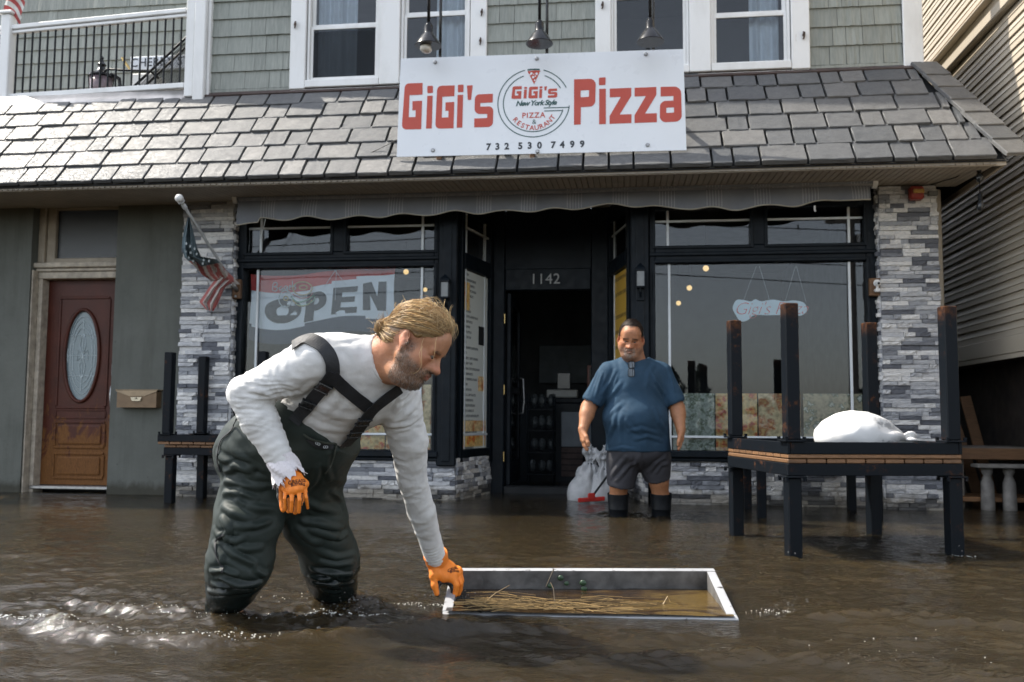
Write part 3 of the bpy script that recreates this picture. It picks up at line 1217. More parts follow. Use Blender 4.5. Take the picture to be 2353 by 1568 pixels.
# ------------------------------------------------------------------ the dim shop inside
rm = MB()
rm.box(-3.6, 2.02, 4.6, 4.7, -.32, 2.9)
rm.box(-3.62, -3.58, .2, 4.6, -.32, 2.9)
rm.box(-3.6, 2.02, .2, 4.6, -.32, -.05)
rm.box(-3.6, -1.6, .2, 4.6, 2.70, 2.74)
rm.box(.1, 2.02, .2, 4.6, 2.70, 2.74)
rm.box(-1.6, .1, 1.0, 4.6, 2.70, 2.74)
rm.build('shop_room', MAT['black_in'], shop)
cn = thing('shop_counter', 'dark counter with pale front boards seen through the open doorway', 'counter', (-.8, 2.8, -.05))
m = MB()
m.box(-1.5, .2, 2.6, 3.1, .9, .96, bev=.01)
m.build('counter_top', MAT['black'], cn)
m = MB()
m.box(-1.5, .2, 2.62, 2.65, -.05, .895)
m.build('counter_front', MAT['black'], cn)
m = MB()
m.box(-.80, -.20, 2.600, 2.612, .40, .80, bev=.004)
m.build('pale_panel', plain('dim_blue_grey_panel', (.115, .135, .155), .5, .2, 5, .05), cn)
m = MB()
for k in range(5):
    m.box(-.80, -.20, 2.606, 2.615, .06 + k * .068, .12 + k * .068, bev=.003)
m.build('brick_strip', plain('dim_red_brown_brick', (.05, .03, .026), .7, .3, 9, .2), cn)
rk = thing('wire_rack', 'dark rack of bagged snacks just inside the open doorway', 'rack', (-1.0, 2.3, -.05))
m = MB()
for (x, y) in ((-1.15, 2.2), (-.86, 2.2), (-1.15, 2.42), (-.86, 2.42)):
    m.tube([(x, y, -.05), (x, y, 1.0)], .008, 6)
for z in (.1, .34, .58, .82):
    m.box(-1.16, -.85, 2.19, 2.43, z, z + .01)
m.build('frame', MAT['black'], rk)
rq = random.Random(31)
for z in (.12, .36, .60, .84):
    for k in range(3):
        m = MB()
        m.sphere((-1.08 + k * .09 + rq.uniform(-.015, .015), 2.26 + rq.uniform(-.02, .05), z + .08), .055, 9, sc=(.8, .6, 1.35 + rq.uniform(-.2, .2)))
        m.build('snack_bag', plain('dark_foil_bag', (.035, .042, .045), .3, .5, 12, .3) if 'dark_foil_bag' not in bpy.data.materials else bpy.data.materials['dark_foil_bag'], rk)
m = MB()
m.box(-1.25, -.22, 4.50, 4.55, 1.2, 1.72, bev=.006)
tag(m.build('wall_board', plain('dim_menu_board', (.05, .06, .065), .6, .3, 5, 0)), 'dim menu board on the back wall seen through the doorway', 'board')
m = MB()
m.tube([(-.55, 2.45, -.05), (-.50, 2.50, 1.0)], .012, 8)
tag(m.build('broom_handle', MAT['rubber']), 'thin dark broom handle leaning on the counter in the doorway', 'broom')
m = MB()
m.box(-.98, -.62, 2.7, 2.95, .965, 1.06, bev=.012)
m.box(-.95, -.65, 2.698, 2.699, .98, 1.045)
tag(m.build('card_reader_box', plain('pale_plastic', (.30, .30, .28), .5, .1, 20, .05)), 'pale box on the counter inside the open doorway', 'box')
m = MB()
m.box(-.86, -.70, 2.72, 2.80, 1.065, 1.26, bev=.01)
m.box(-.845, -.715, 2.712, 2.718, 1.10, 1.24)
tag(m.build('till_screen', plain('dark_screen', (.02, .025, .03), .2, .1, 20, 0)), 'small dark till screen on top of the pale counter box', 'screen')
fp = thing('framed_picture', 'framed dark portrait photograph behind the counter in the doorway', 'picture', (-.33, 3.0, 1.1))
m = MB()
m.box(-.52, -.16, 2.98, 3.02, .98, 1.36, bev=.01)
m.build('frame', plain('pale_red_frame', (.26, .12, .10), .5, .1, 20, 0), fp)
pm = NT('portrait_print')
pv = pm.new('TexCoord')
gr = pm.new('TexGradient', gradient_type='SPHERICAL')
mp = pm.new('Mapping')
mp.inputs['Location'].default_value = (2.0, -17.8, -7.2)
mp.inputs['Scale'].default_value = (6, 6, 6)
pm.link(pm.geo.outputs['Position'], mp.inputs['Vector'])
pm.link(mp.outputs[0], gr.inputs[0])
pm.base(pm.ramp(pm.noise(14, None, 3), [(.4, (.012, .012, .014)), (.6, (.10, .085, .075))]))
m = MB()
m.box(-.49, -.19, 2.970, 2.979, 1.01, 1.33)
m.build('print', pm.m, fp)


# ------------------------------------------------------------------ menus, posters, banner and neon behind the glass
def print_mat(name, paper, ink, rows=34, title=None):
    """printed sheet: lines of small type, read from generated coordinates"""
    t = NT(name)
    tc = t.new('TexCoord')
    s = t.new('SeparateXYZ')
    t.link(tc.outputs['Generated'], s.inputs[0])
    zz = t.math('MULTIPLY', s.outputs['Z'], rows)
    line = t.math('LESS_THAN', t.math('FRACT', zz), .48)
    cell = t.new('CombineXYZ')
    t.link(t.math('FLOOR', zz), cell.inputs[0])
    wn = t.new('TexWhiteNoise', noise_dimensions='1D')
    t.link(t.math('FLOOR', zz), wn.inputs['W'])
    xx = t.math('ADD', s.outputs['X'], s.outputs['Y'])
    ln = t.math('LESS_THAN', xx, t.math('ADD', t.math('MULTIPLY', wn.outputs[0], 1.1), .35))
    word = t.noise(60, t.pos((1, 1, 1)), 2)
    k = t.math('MULTIPLY', t.math('MULTIPLY', line, ln), t.math('GREATER_THAN', word, .42))
    k = t.math('MULTIPLY', k, .75)
    t.base(t.mix(k, paper, ink))
    t.rough(.4)
    return t.m


def pizza_mat(name, scale, cols):
    t = NT(name)
    v = t.new('TexVoronoi', Scale=scale)
    v.inputs['Randomness'].default_value = 1
    ns = t.new('TexNoise', Scale=scale * 2.2, Detail=4)
    t.link(t.geo.outputs['Position'], ns.inputs['Vector'])
    wv = t.mix(.12, t.geo.outputs['Position'], ns.outputs['Color'], 'ADD')
    t.link(wv, v.inputs['Vector'])
    c = t.ramp(v.outputs['Distance'], [(.18, cols[0]), (.32, cols[1]), (.55, cols[2])])
    n = t.noise(scale * 3, None, 4)
    c = t.mix(.5, c, t.ramp(n, [(.35, (.25, .22, .2)), (.6, (1.1, 1.1, 1.05))]), 'MULTIPLY')
    t.base(c)
    t.rough(.4)
    return t.m


PZ = [pizza_mat('salad_photo', 14, ((.62, .66, .55), (.16, .20, .10), (.52, .56, .46))),
      pizza_mat('pepperoni_photo', 11, ((.62, .07, .02), (.82, .34, .06), (.86, .60, .24))),
      pizza_mat('cheese_pizza_photo', 9, ((.80, .48, .16), (.55, .15, .03), (.86, .66, .36))),
      pizza_mat('greens_photo', 13, ((.70, .70, .60), (.10, .14, .07), (.50, .42, .26)))]
food = ['salad photo poster standing inside the right shop window at its left end', 'pepperoni pizza photo poster second from left inside the right shop window',
        'cheese pizza photo poster behind the near table leg in the right shop window', 'green topped pizza photo poster behind the white sandbag in the right shop window']
for k, (a, b) in enumerate(((.36, .72), (.725, 1.08), (1.085, 1.44), (1.46, 1.95))):
    m = MB()
    m.box(a, b - .006, .070, .078, .46, .95)
    tag(m.build('food_poster', PZ[k]), food[k], 'poster', 'food photo posters along the right shop window')
for k, (a, b) in enumerate(((-2.66, -2.2), (-2.195, -1.78))):
    m = MB()
    m.box(a, b - .006, .070, .078, .44, .84 if k == 0 else 1.02)
    tag(m.build('food_poster', PZ[1 + k]), ('low pizza photo poster behind the bent man in the left shop window', 'taller pizza photo poster at the right end of the left shop window')[k], 'poster', 'food photo posters along the left shop window')


def panel_sheet(sl, s0, s1, z0, z1, mat, name, d=-.0045):
    a, u, n, L = sl
    m = MB()
    c = a + u * ((s0 + s1) / 2) + n * d + Vector((0, 0, (z0 + z1) / 2))
    m.obox(c, (u * ((s1 - s0) / 2), n * .002, Vector((0, 0, (z1 - z0) / 2))))
    return m.build(name, mat)


menu = panel_sheet(sl_l, .09, .73, .44, 2.09, print_mat('menu_print', (.66, .70, .68), (.05, .07, .08)), 'menu_board')
tag(menu, 'tall pale printed menu board filling the left side window of the entrance', 'menu')
for k, (s0, s1, z0, z1, mm) in enumerate(((.1, .26, 1.72, 1.98, PZ[1]), (.5, .66, .98, 1.12, PZ[2]), (.5, .66, 1.42, 1.6, MAT['black_in']), (.1, .7, .46, .56, PZ[1]), (.1, .7, .60, .70, PZ[2]))):
    o = panel_sheet(sl_l, s0, s1, z0, z1, mm, 'menu_picture', -.0015)
    o.parent = menu
yel = panel_sheet(sl_r, .10, .70, .95, 2.09, print_mat('yellow_print', (.62, .38, .06), (.10, .05, .02), 16), 'yellow_poster')
tag(yel, 'yellow printed poster in the right side window of the entrance', 'poster')
blu = panel_sheet(sl_r, .10, .70, .60, .93, print_mat('teal_print', (.10, .20, .23), (.30, .1, .06), 6), 'teal_notice')
tag(blu, 'small blue green notice under the yellow poster in the entrance', 'poster')

# OPEN banner
BA, BB = at(575, 632, Y=.09), at(908, 612, Y=.09)
BW, BH = BB.x - BA.x, .62


def ban(u, v, w):
    sag = .045 * math.sin(math.pi * u) + .018 * math.sin(6.5 * u + .6)
    return Vector((BA.x + u * BW + .012 * math.sin(5 * v + 3 * u), .100 + .016 * math.sin(9 * u + 2.2 * v) + .010 * math.sin(23 * u - 5 * v) - w,
                   BA.z + .02 + (BB.z - BA.z) * u - sag * (1 - .35 * v) - v * BH * (1 + .06 * math.sin(7 * u))))


m = MB()
n1, n2 = 60, 24
vs = [ban(i / n1, j / n2, 0) for j in range(n2 + 1) for i in range(n1 + 1)]
fs, mis = [], []
for j in range(n2):
    for i in range(n1):
        q = j * (n1 + 1) + i
        cut = (j + .5) / n2
        lim1 = .20 + .07 * math.sin(4.2 * (i / n1) + 1.0)
        lim2 = .77 + .02 * math.sin(8 * (i / n1))
        m.add([vs[q], vs[q + 1], vs[q + n1 + 2], vs[q + n1 + 1]], [(0, 1, 2, 3)], 0 if cut < lim1 else (1 if cut < lim2 else 2))
banner = m.build('open_banner', [plain('banner_red', (.62, .06, .045), .7, .1, 5, .1), plain('banner_white', (.86, .90, .92), .7, .05, 5, .1), plain('banner_blue', (.035, .05, .085), .7, .1, 5, .1)], smooth=True)
tag(banner, 'red white and blue cloth OPEN banner hanging inside the left shop window', 'banner')
BLK = plain('banner_letter', (.018, .022, .026), .7, .1, 8, 0)
LET = {'O': ([(.0, .25, .3), (.30, .0, .3), (.72, .03, .3), (1, .35, .3), (.98, .8, .3), (.68, 1, .3), (.25, .97, .3), (.02, .7, .3)],
             [[(.30, .38, .1), (.50, .26, .1), (.66, .40, .1), (.66, .66, .1), (.48, .76, .1), (.32, .64, .1)]]),
       'P': ([(.06, .0), (.72, .0, .3), (1, .2, .3), (.98, .52, .3), (.66, .66, .2), (.44, .66), (.42, 1), (.04, 1)], [[(.42, .22), (.60, .22, .1), (.66, .33, .1), (.58, .44, .1), (.42, .44)]]),
       'E': ([(.05, .0), (1, .0), (.98, .2), (.40, .2), (.40, .38), (.90, .38), (.88, .58), (.38, .58), (.36, .78), (.98, .78), (.95, 1), (.0, 1)], []),
       'N': ([(.0, .06), (.36, .0), (.66, .52), (.66, .0), (1, .0), (1, 1), (.66, 1), (.34, .46), (.34, 1), (.0, 1)], [])}
for ch, u0, u1, v0, v1 in (('O', .10, .375, .33, .70), ('P', .39, .545, .30, .735), ('E', .575, .75, .28, .70), ('N', .785, .945, .22, .66)):
    m = MB()
    oc, hc = LET[ch]

    def lay(u, v, w, u0=u0, u1=u1, v0=v0, v1=v1):
        return ban(u0 + u * (u1 - u0), v0 + v * (v1 - v0), w + .004)
    m.plate(round_poly(oc), [round_poly(h) for h in hc], lay, .002)
    m.build('banner_letter', BLK, banner)
# hanging cords of the banner and the neon signs
cords = MB()
for (x0, y0, x1, y1) in ((773, 622, 770, 690), (770, 622, 745, 660), (770, 622, 795, 655)):
    cords.tube([at(x0, y0, Y=.066), at(x1, y1, Y=.066)], .002, 4)
# neon bagel sign: tubes only
neon = thing('neon_bagel_sign', 'unlit neon sign of a stacked bagel and lettering in the left shop window', 'neon sign', at(665, 680, Y=.115))
cords.build('hanging_cord', MAT['muntin'], neon)


def neon_tube(pts, mat, y=.064, r=.0055, closed=False, par=None):
    P = [at(*p, Y=y) for p in pts]
    out = []
    N = len(P)
    for i in range(N if closed else N - 1):
        p0, p1, p2, p3 = (P[(i - 1) % N] if (closed or i > 0) else P[i]), P[i], P[(i + 1) % N], (P[(i + 2) % N] if (closed or i + 2 < N) else P[(i + 1) % N])
        for k in range(6):
            t = k / 6
            out.append(.5 * ((2 * p1) + (p2 - p0) * t + (2 * p0 - 5 * p1 + 4 * p2 - p3) * t * t + (3 * p1 - p0 - 3 * p2 + p3) * t ** 3))
    out.append(P[0] if closed else P[-1])
    m = MB()
    m.tube(out, r, 6)
    return m.build('neon_tube', mat, par or neon, smooth=True)


def oval(cx, cy, rx, ry, n=12, rot=0):
    return [(cx + rx * math.cos(2 * math.pi * k / n), cy + ry * math.sin(2 * math.pi * k / n)) for k in range(n)]


NW, NY, NG, NP = (plain('neon_' + n, c, .25, .05, 10, 0) for n, c in (('white', (.55, .62, .62)), ('yellow', (.55, .42, .16)), ('green', (.28, .5, .33)), ('pink', (.5, .2, .2))))
neon_tube(oval(695, 663, 22, 15), NY, closed=True)
neon_tube(oval(697, 661, 9, 5, 8), NY, closed=True)
neon_tube([(672, 676), (690, 685), (712, 682), (718, 672)], NP)
neon_tube([(668, 682), (684, 694), (706, 690), (720, 680), (722, 690), (700, 702), (680, 700)], NG)
neon_tube([(672, 690), (688, 703), (708, 700), (717, 690)], NY)
neon_tube(oval(656, 687, 15, 19), NW, closed=True)
neon_tube(oval(657, 686, 5, 5, 8), NY, closed=True)
for L_ in ([(626, 668), (628, 652), (636, 650), (636, 657), (630, 659), (638, 662), (634, 669), (627, 668)], [(648, 658), (642, 662), (645, 668), (650, 662), (650, 668)],
           [(658, 656), (653, 661), (657, 666), (660, 658), (660, 672), (654, 672)], [(664, 662), (669, 659), (666, 656), (664, 664), (669, 666)], [(672, 646), (672, 664)], [(680, 655), (676, 658), (680, 662), (676, 666)]):
    neon_tube(L_, NW, r=.004)
# pizza neon: white backing shaped as a cloud, red script
pn = thing('neon_name_sign', 'pale cloud shaped neon name sign with red script in the right shop window', 'neon sign', at(1750, 712, Y=.13))
cloud = [(1681, 708, 14), (1692, 688, 12), (1708, 690, 10), (1726, 694, 8), (1735, 687, 8), (1748, 694, 8), (1764, 690, 8), (1782, 689, 9), (1800, 694, 8), (1826, 690, 9), (1850, 696, 9), (1856, 715, 10), (1842, 727, 9), (1800, 724, 8), (1768, 725, 8), (1730, 724, 8), (1718, 738, 8), (1700, 740, 8), (1692, 727, 8)]
cl = [(at(p[0], p[1], Y=.085).x, at(p[0], p[1], Y=.085).z, .04) for p in cloud]
m = MB()
m.plate(round_poly(cl, 6), [], lambda u, v, w_: Vector((u, .085 - w_, v)), .008)
m.build('backing', plain('neon_backing', (.72, .84, .88), .35, .05, 10, 0), pn)
NRED = plain('neon_red', (.75, .10, .08), .3, .05, 10, 0)
c0 = at(1772, 709, Y=.075)
text_obj('script', "Gigi's Pizza", .158, NRED, WALL_TEXT(c0.x - .005, .0745, c0.z - .005), pn, extrude=.002, shear=.35, space=.92, bold=-.004)
m = MB()
for (x0, y0, x1, y1) in ((1708, 692, 1738, 612), (1768, 690, 1745, 612), (1804, 694, 1828, 612), (1852, 694, 1830, 612)):
    m.tube([at(x0, y0, Y=.085), at(x1, y1, Y=.085)], .0012, 4)
m.build('hanging_wire', MAT['muntin'], pn)

# globe lamps hanging in the shop
GL = lamp_mat('warm_globe', (1, .66, .27), .42)
for (px, py, r, lb) in ((1622, 617, 7.0, 'highest of the three round globe lamps in the right shop window'), (1584, 662, 6.2, 'middle of the three round globe lamps in the right shop window'), (1559, 697, 5.6, 'lowest of the three round globe lamps in the right shop window'),
                        (933, 625, 6.2, 'warm globe lamp near the top right of the left shop window'), (977, 666, 5.0, 'warm globe lamp beside the white bar of the left shop window'), (1439, 688, 5.0, 'small globe lamp glowing behind the yellow poster side window')):
    dpt = {7.0: 1.2, 6.2: 2.0, 5.6: 2.7, 5.0: 2.4}[r]
    c = at(px, py, Y=dpt)
    R = r * (c - EYE).dot(FWD) / F_PX
    t = thing('globe_lamp', lb, 'lamp', (c.x, c.y, 2.7), 'globe lamps hanging in the shop')
    m = MB()
    m.sphere(c, R, 14)
    m.build('globe', GL, t, smooth=True)
    m = MB()
    m.tube([c + Vector((0, 0, R)), Vector((c.x, c.y, 2.70))], .003, 5)
    m.build('cord', MAT['rubber'], t)

# curtains upstairs
def curtain(x0, x1, z0, z1, y, lb):
    m = MB()
    n = max(10, int((x1 - x0) / .012))
    top = [Vector((x0 + (x1 - x0) * i / n, y + .014 * math.sin(i * .9) + .01 * math.sin(i * .37 + x0 * 9), z1)) for i in range(n + 1)]
    bot = [Vector((x0 + (x1 - x0) * i / n + .006 * math.sin(i * .5), y + .02 * math.sin(i * .9 + .2) + .012 * math.sin(i * .37 + x0 * 9), z0)) for i in range(n + 1)]
    for i in range(n):
        m.quad(bot[i], bot[i + 1], top[i + 1], top[i])
    tag(m.build('curtain', MAT['blind'], smooth=True), lb, 'curtain', 'white curtains behind the upstairs windows')


curtain(-2.93, -2.545, 3.86, 5.1, .12, 'white curtain in the upstairs window left of the sign')
curtain(-1.79, -1.48, 3.86, 5.1, .12, 'white curtain behind the left gooseneck lamp upstairs')
curtain(1.06, 1.32, 3.86, 5.1, .12, 'white curtain in the rightmost upstairs window')
m = MB()
m.box(-2.94, -2.345, .006, .009, 3.885, 4.33)
t_ = NT('fine_insect_mesh')
t_.n.remove(t_.b)
tr_ = t_.new('BsdfTransparent')
df_ = t_.new('BsdfDiffuse')
df_.inputs[0].default_value = (.03, .034, .038, 1)
mx_ = t_.new('MixShader')
mx_.inputs[0].default_value = .42
t_.link(tr_.outputs[0], mx_.inputs[1])
t_.link(df_.outputs[0], mx_.inputs[2])
t_.link(mx_.outputs[0], t_.n['Material Output'].inputs[0])
m.build('insect_screen', t_.m, shop)
# ------------------------------------------------------------------ balcony over the door
def rail(A, B, zb_a, zt_a, zb_b, zt_b, n):
    """white railing between plan points A and B"""
    A, B = Vector((*A, 0)), Vector((*B, 0))
    u = (B - A).normalized()
    nn = Vector((-u.y, u.x, 0))
    m = MB()
    for (za, zb, hh, ww) in ((zt_a, zt_b, .022, .035), (zt_a - .045, zt_b - .045, .016, .022)):
        p, q = A + Vector((0, 0, za)), B + Vector((0, 0, zb))
        m.obox((p + q) / 2, ((q - p) / 2, nn * ww, Vector((0, 0, hh))), bev=.006)
    r = m.build('balcony_rail', MAT['trim'], shop)
    m = MB()
    p, q = A + Vector((0, 0, zb_a)), B + Vector((0, 0, zb_b))
    m.obox((p + q) / 2, ((q - p) / 2, nn * .028, Vector((0, 0, .026))), bev=.006)
    m.build('bottom_rail', MAT['trim'], r)
    bm = MB()
    bm.tube([(0, 0, 0), (0, 0, 1)], .0095, 8)
    me = proto(bm, 'baluster', MAT['rubber'])
    for k in range(n):
        t = (k + .7) / (n + .4)
        c = A.lerp(B, t)
        z0, z1 = zb_a + (zb_b - zb_a) * t + .02, zt_a + (zt_b - zt_a) * t - .05
        o = link('baluster', me, r)
        o.matrix_basis = mat4((c.x, c.y, z0), (1, 0, 0), (0, 1, 0), (0, 0, z1 - z0))
    return r


rail((-6.05, .06), (-4.17, -.05), 3.835, 4.535, 3.835, 4.565, 22)
rail((-6.12, .06), (-7.4, .10), 3.835, 4.535, 3.835, 4.53, 14)
m = MB()
m.box(-6.14, -6.04, .0, .11, 3.80, 4.66, bev=.008)
m.box(-6.165, -6.015, -.025, .135, 4.66, 4.685, bev=.005)
m.box(-6.15, -6.03, -.01, .12, 4.685, 4.70, bev=.006)
m.build('balcony_post', MAT['trim'], shop)
m = MB()
m.box(-8.4, -3.97, .0, 1.6, 3.74, 3.80)
m.build('balcony_floor', MAT['oldwood'], shop)
fl = thing('small_flag', 'small striped flag tied on top of the balcony post at the left edge', 'flag', (-6.09, .05, 4.70))
m = MB()
m.tube([(-6.09, .05, 4.69), (-6.13, .03, 5.0)], .006, 6)
m.build('stick', MAT['oldwood'], fl)
m = MB()
for k in range(6):
    for j in range(5):
        f = lambda i, q: Vector((-6.10 + .03 * i - .006 * q, .03 + .014 * math.sin(i * 1.3 + q), 4.96 - .05 * q - .012 * i * i * .4))
        m.quad(f(k, j), f(k + 1, j), f(k + 1, j + 1), f(k, j + 1), j % 2)
m.build('cloth', [plain('flag_red', (.36, .06, .055), .8, .15, 12, .1), plain('flag_white', (.55, .54, .50), .8, .1, 12, .1)], fl, smooth=True)

# carriage lantern standing on the balcony
ln = thing('balcony_lantern', 'old black carriage lantern standing on the balcony behind the railing', 'lantern', (-5.24, .30, 3.80))
m = MB()
m.lathe([(.05, 0), (.06, .02), (.085, .05), (.10, .09)], (-5.24, .30, 3.80), 16)
m.lathe([(.125, .29), (.12, .31), (.07, .34), (.04, .37), (.03, .40), (.045, .42), (.02, .45), (.012, .48), (.02, .49), (0, .52)], (-5.24, .30, 3.80), 16)
for k in range(4):
    a = k * math.pi / 2 + .5
    m.tube([(-5.24 + .10 * math.cos(a), .30 + .10 * math.sin(a), 3.88), (-5.24 + .118 * math.cos(a), .30 + .118 * math.sin(a), 4.10)], .006, 6)
m.tube([(-5.14, .30, 4.12), (-5.06, .32, 4.08), (-5.04, .32, 3.95), (-5.08, .32, 3.82)], .02, 8)
m.build('housing', MAT['bronze'], ln, smooth=True, angle=40)
m = MB()
m.lathe([(.095, .09), (.11, .28)], (-5.24, .30, 3.80), 16)
m.build('shade_glass', plain('smoky_lantern_glass', (.22, .17, .19), .15, .2, 14, .05), ln, smooth=True)

# mesh back balcony chair, leaning
ch = thing('balcony_chair', 'black mesh patio chair folded against the balcony corner', 'chair', (-4.55, .25, 3.80))
m = MB()
m.tube([(-4.98, .22, 3.83), (-4.28, .20, 4.44), (-4.20, .20, 4.46), (-4.18, .22, 4.42), (-4.45, .5, 3.82)], .013, 8)
m.tube([(-5.2, .25, 4.12), (-5.14, .24, 4.15), (-4.95, .24, 4.13), (-4.70, .26, 4.12), (-4.62, .28, 4.05)], .012, 8)
m.tube([(-4.95, .30, 3.82), (-4.36, .3, 4.36), (-4.2, .3, 4.3), (-4.15, .5, 3.82)], .012, 8)
m.build('frame', MAT['rubber'], ch, smooth=True)
nt = NT('sling_mesh')
nt.n.remove(nt.b)
a_, b_ = nt.new('BsdfTransparent'), nt.new('BsdfDiffuse')
b_.inputs[0].default_value = (.035, .033, .032, 1)
ck = nt.new('TexChecker', Scale=120)
nt.link(nt.geo.outputs['Position'], ck.inputs['Vector'])
x_ = nt.new('MixShader')
nt.link(nt.math('ADD', nt.math('MULTIPLY', ck.outputs['Fac'], .4), .45), x_.inputs[0])
nt.link(a_.outputs[0], x_.inputs[1])
nt.link(b_.outputs[0], x_.inputs[2])
nt.link(x_.outputs[0], nt.n['Material Output'].inputs[0])
m = MB()
m.add([(-4.97, .24, 3.83), (-4.27, .22, 4.43), (-4.19, .26, 4.40), (-4.17, .45, 3.83)], [(0, 1, 2, 3)])
m.build('sling_seat', nt.m, ch)
m = MB()
m.box(-4.52, -4.2, .55, .72, 3.80, 4.06, bev=.03)
tag(m.build('planter_tub', plain('dark_brown_tub', (.03, .02, .015), .8, .4, 20, .4)), 'dark brown planter tub behind the balcony chair', 'planter')
ss = thing('street_sign', 'white street name sign leaning behind the balcony chair', 'sign', (-4.62, .62, 3.80))
m = MB()
m.box(-5.23, -4.62, .80, .812, 4.355, 4.50, bev=.004)
m.build('blade', MAT['sign'], ss)
text_obj('lettering', 'CHERRY ST', .13, MAT['signblack'], WALL_TEXT(-4.90, .797, 4.43), ss, extrude=.001, space=1.0)
m = MB()
m.tube([(-5.33, .81, 4.50), (-5.23, .81, 4.36)], .014, 6)
m.build('bracket', MAT['brass'], ss)
m = MB()
m.box(-5.24, -4.98, .85, 1.1, 3.80, 4.34, bev=.01)
tag(m.build('white_box', MAT['trim']), 'white upright box on the balcony under the street sign', 'box')

# ------------------------------------------------------------------ shop sign
S_TL, S_TR, S_BR, S_BL = Vector((-1.896, -.78, 3.713)), Vector((.427, -.78, 3.689)), Vector((.444, -.80, 2.8535)), Vector((-1.912, -.80, 2.8695))
sx = (S_TR - S_TL).normalized()
sn = sx.cross((S_TL - S_BL)).normalized()
if sn.y > 0:
    sn = -sn


def on_sign(u, v, w=0.0):
    p = (S_TL * (1 - u) + S_TR * u) * (1 - v) + (S_BL * (1 - u) + S_BR * u) * v
    return p + sn * w


def sign_uv(x, y):
    """from the proportions of the printed face"""
    yt = 153 - 69 * (x - 185) / 2047
    yb = 865 - 48 * (x - 157) / 2098
    v = (y - yt) / (yb - yt)
    xl = 185 - 28 * v
    xr = 2232 + 23 * v
    return (x - xl) / (xr - xl), v


def sp(x, y, w=0.0):
    return on_sign(*sign_uv(x, y), w)


sign = thing('shop_sign', 'large white shop sign with red pizza lettering on the slate roof', 'sign', (-.75, -.69, 2.89))
m = MB()
m.plate([(0, 0), (1, 0), (1, 1), (0, 1)], [], lambda u, v, w_: on_sign(u, v, w_ - .012), .012)
m.build('panel', MAT['sign'], sign)


def letter(outer, holes=(), mat=None, tf=lambda p: p, name='letter', w=.0015):
    m = MB()
    fn = lambda u, v, d: sp(*tf((u, v)), d + .0004)
    m.plate(round_poly(outer), [round_poly(h) for h in holes], fn, w)
    return m.build(name, mat or MAT['signred'], sign)


Z2 = lambda x, y, *r: ((1024 + x / 1.96 - 1500) * 1.81, (y / 1.96 - 150) * 1.81, *[q * .92 for q in r])
G1 = [Z2(1168, 657, 40), Z2(1312, 653), Z2(1311, 745), Z2(1206, 750), Z2(1200, 922), Z2(1255, 921), Z2(1256, 868), Z2(1229, 868), Z2(1230, 797), Z2(1308, 793), Z2(1302, 1015), Z2(1143, 1019, 45)]
G2 = [Z2(1430, 676, 40), Z2(1571, 672), Z2(1568, 757), Z2(1472, 762), Z2(1468, 925), Z2(1521, 923), Z2(1522, 872), Z2(1496, 872), Z2(1498, 806), Z2(1568, 802), Z2(1563, 1008), Z2(1415, 1012, 42)]
I1 = [[Z2(1350, 677, 8), Z2(1396, 675, 8), Z2(1395, 732, 8), Z2(1350, 734, 8)], [Z2(1350, 755), Z2(1394, 753), Z2(1387, 1010), Z2(1341, 1011)]]
I2 = [[Z2(1597, 668, 8), Z2(1642, 666, 8), Z2(1641, 725, 8), Z2(1596, 727, 8)], [Z2(1594, 748), Z2(1639, 746), Z2(1633, 1003), Z2(1588, 1004)]]
AP = [Z2(1669, 673), Z2(1715, 671), Z2(1703, 785), Z2(1676, 787)]
S1 = [Z2(1752, 743, 30), Z2(1876, 738), Z2(1875, 806), Z2(1777, 811), Z2(1776, 839), Z2(1860, 837, 24), Z2(1880, 860, 22), Z2(1877, 975, 26), Z2(1852, 998, 26), Z2(1728, 1001), Z2(1729, 932), Z2(1831, 928), Z2(1832, 896), Z2(1755, 897, 24), Z2(1730, 872, 22), Z2(1733, 768, 26)]
PP = [[(1460, 305), (1590, 301, 26), (1616, 328, 24), (1612, 478, 26), (1588, 503, 26), (1510, 507), (1508, 632), (1460, 635)], [[(1508, 386, 6), (1568, 383, 6), (1567, 432, 6), (1507, 436, 6)]]]
PI = [[(1638, 293, 8), (1686, 290, 8), (1685, 346, 8), (1638, 349, 8)], [(1640, 375), (1687, 373), (1688, 629), (1640, 631)]]
PZ1 = [(1715, 373), (1868, 367), (1868, 425), (1786, 561), (1870, 558), (1869, 622), (1714, 628), (1714, 572), (1794, 433), (1715, 436)]
PZ2 = [(1891, 367), (2044, 361), (2044, 418), (1965, 554), (2048, 551), (2048, 616), (1891, 622), (1891, 566), (1970, 427), (1891, 430)]
PA = [[(2074, 361), (2188, 358, 34), (2218, 388, 32), (2222, 585, 30), (2195, 612, 30), (2095, 617, 30), (2068, 590, 28), (2070, 487, 26), (2094, 463, 26), (2164, 460), (2164, 427), (2074, 430)], [[(2114, 512, 5), (2168, 509, 5), (2168, 547, 5), (2114, 550, 5)]]]
for q in (G1, G2, AP, S1, I1[0], I1[1], I2[0], I2[1], PI[0], PI[1], PZ1, PZ2):
    letter(q)
for q in (PP, PA):
    letter(q[0], q[1])
# small logo lettering: the same letters, smaller
sm = lambda p: (1007 + (p[0] - 197) / 677.0 * 333, 356 + (p[1] - 334 + (p[0] - 197) * .0337) / 336.0 * 92 - (p[0] - 197) / 677.0 * 333 * .0337, *p[2:])
for q in (G1, G2, AP, S1, I1[0], I1[1], I2[0], I2[1]):
    letter([(p[0], p[1]) for p in q] if False else q, (), None, lambda p: sm(p), 'logo_letter')


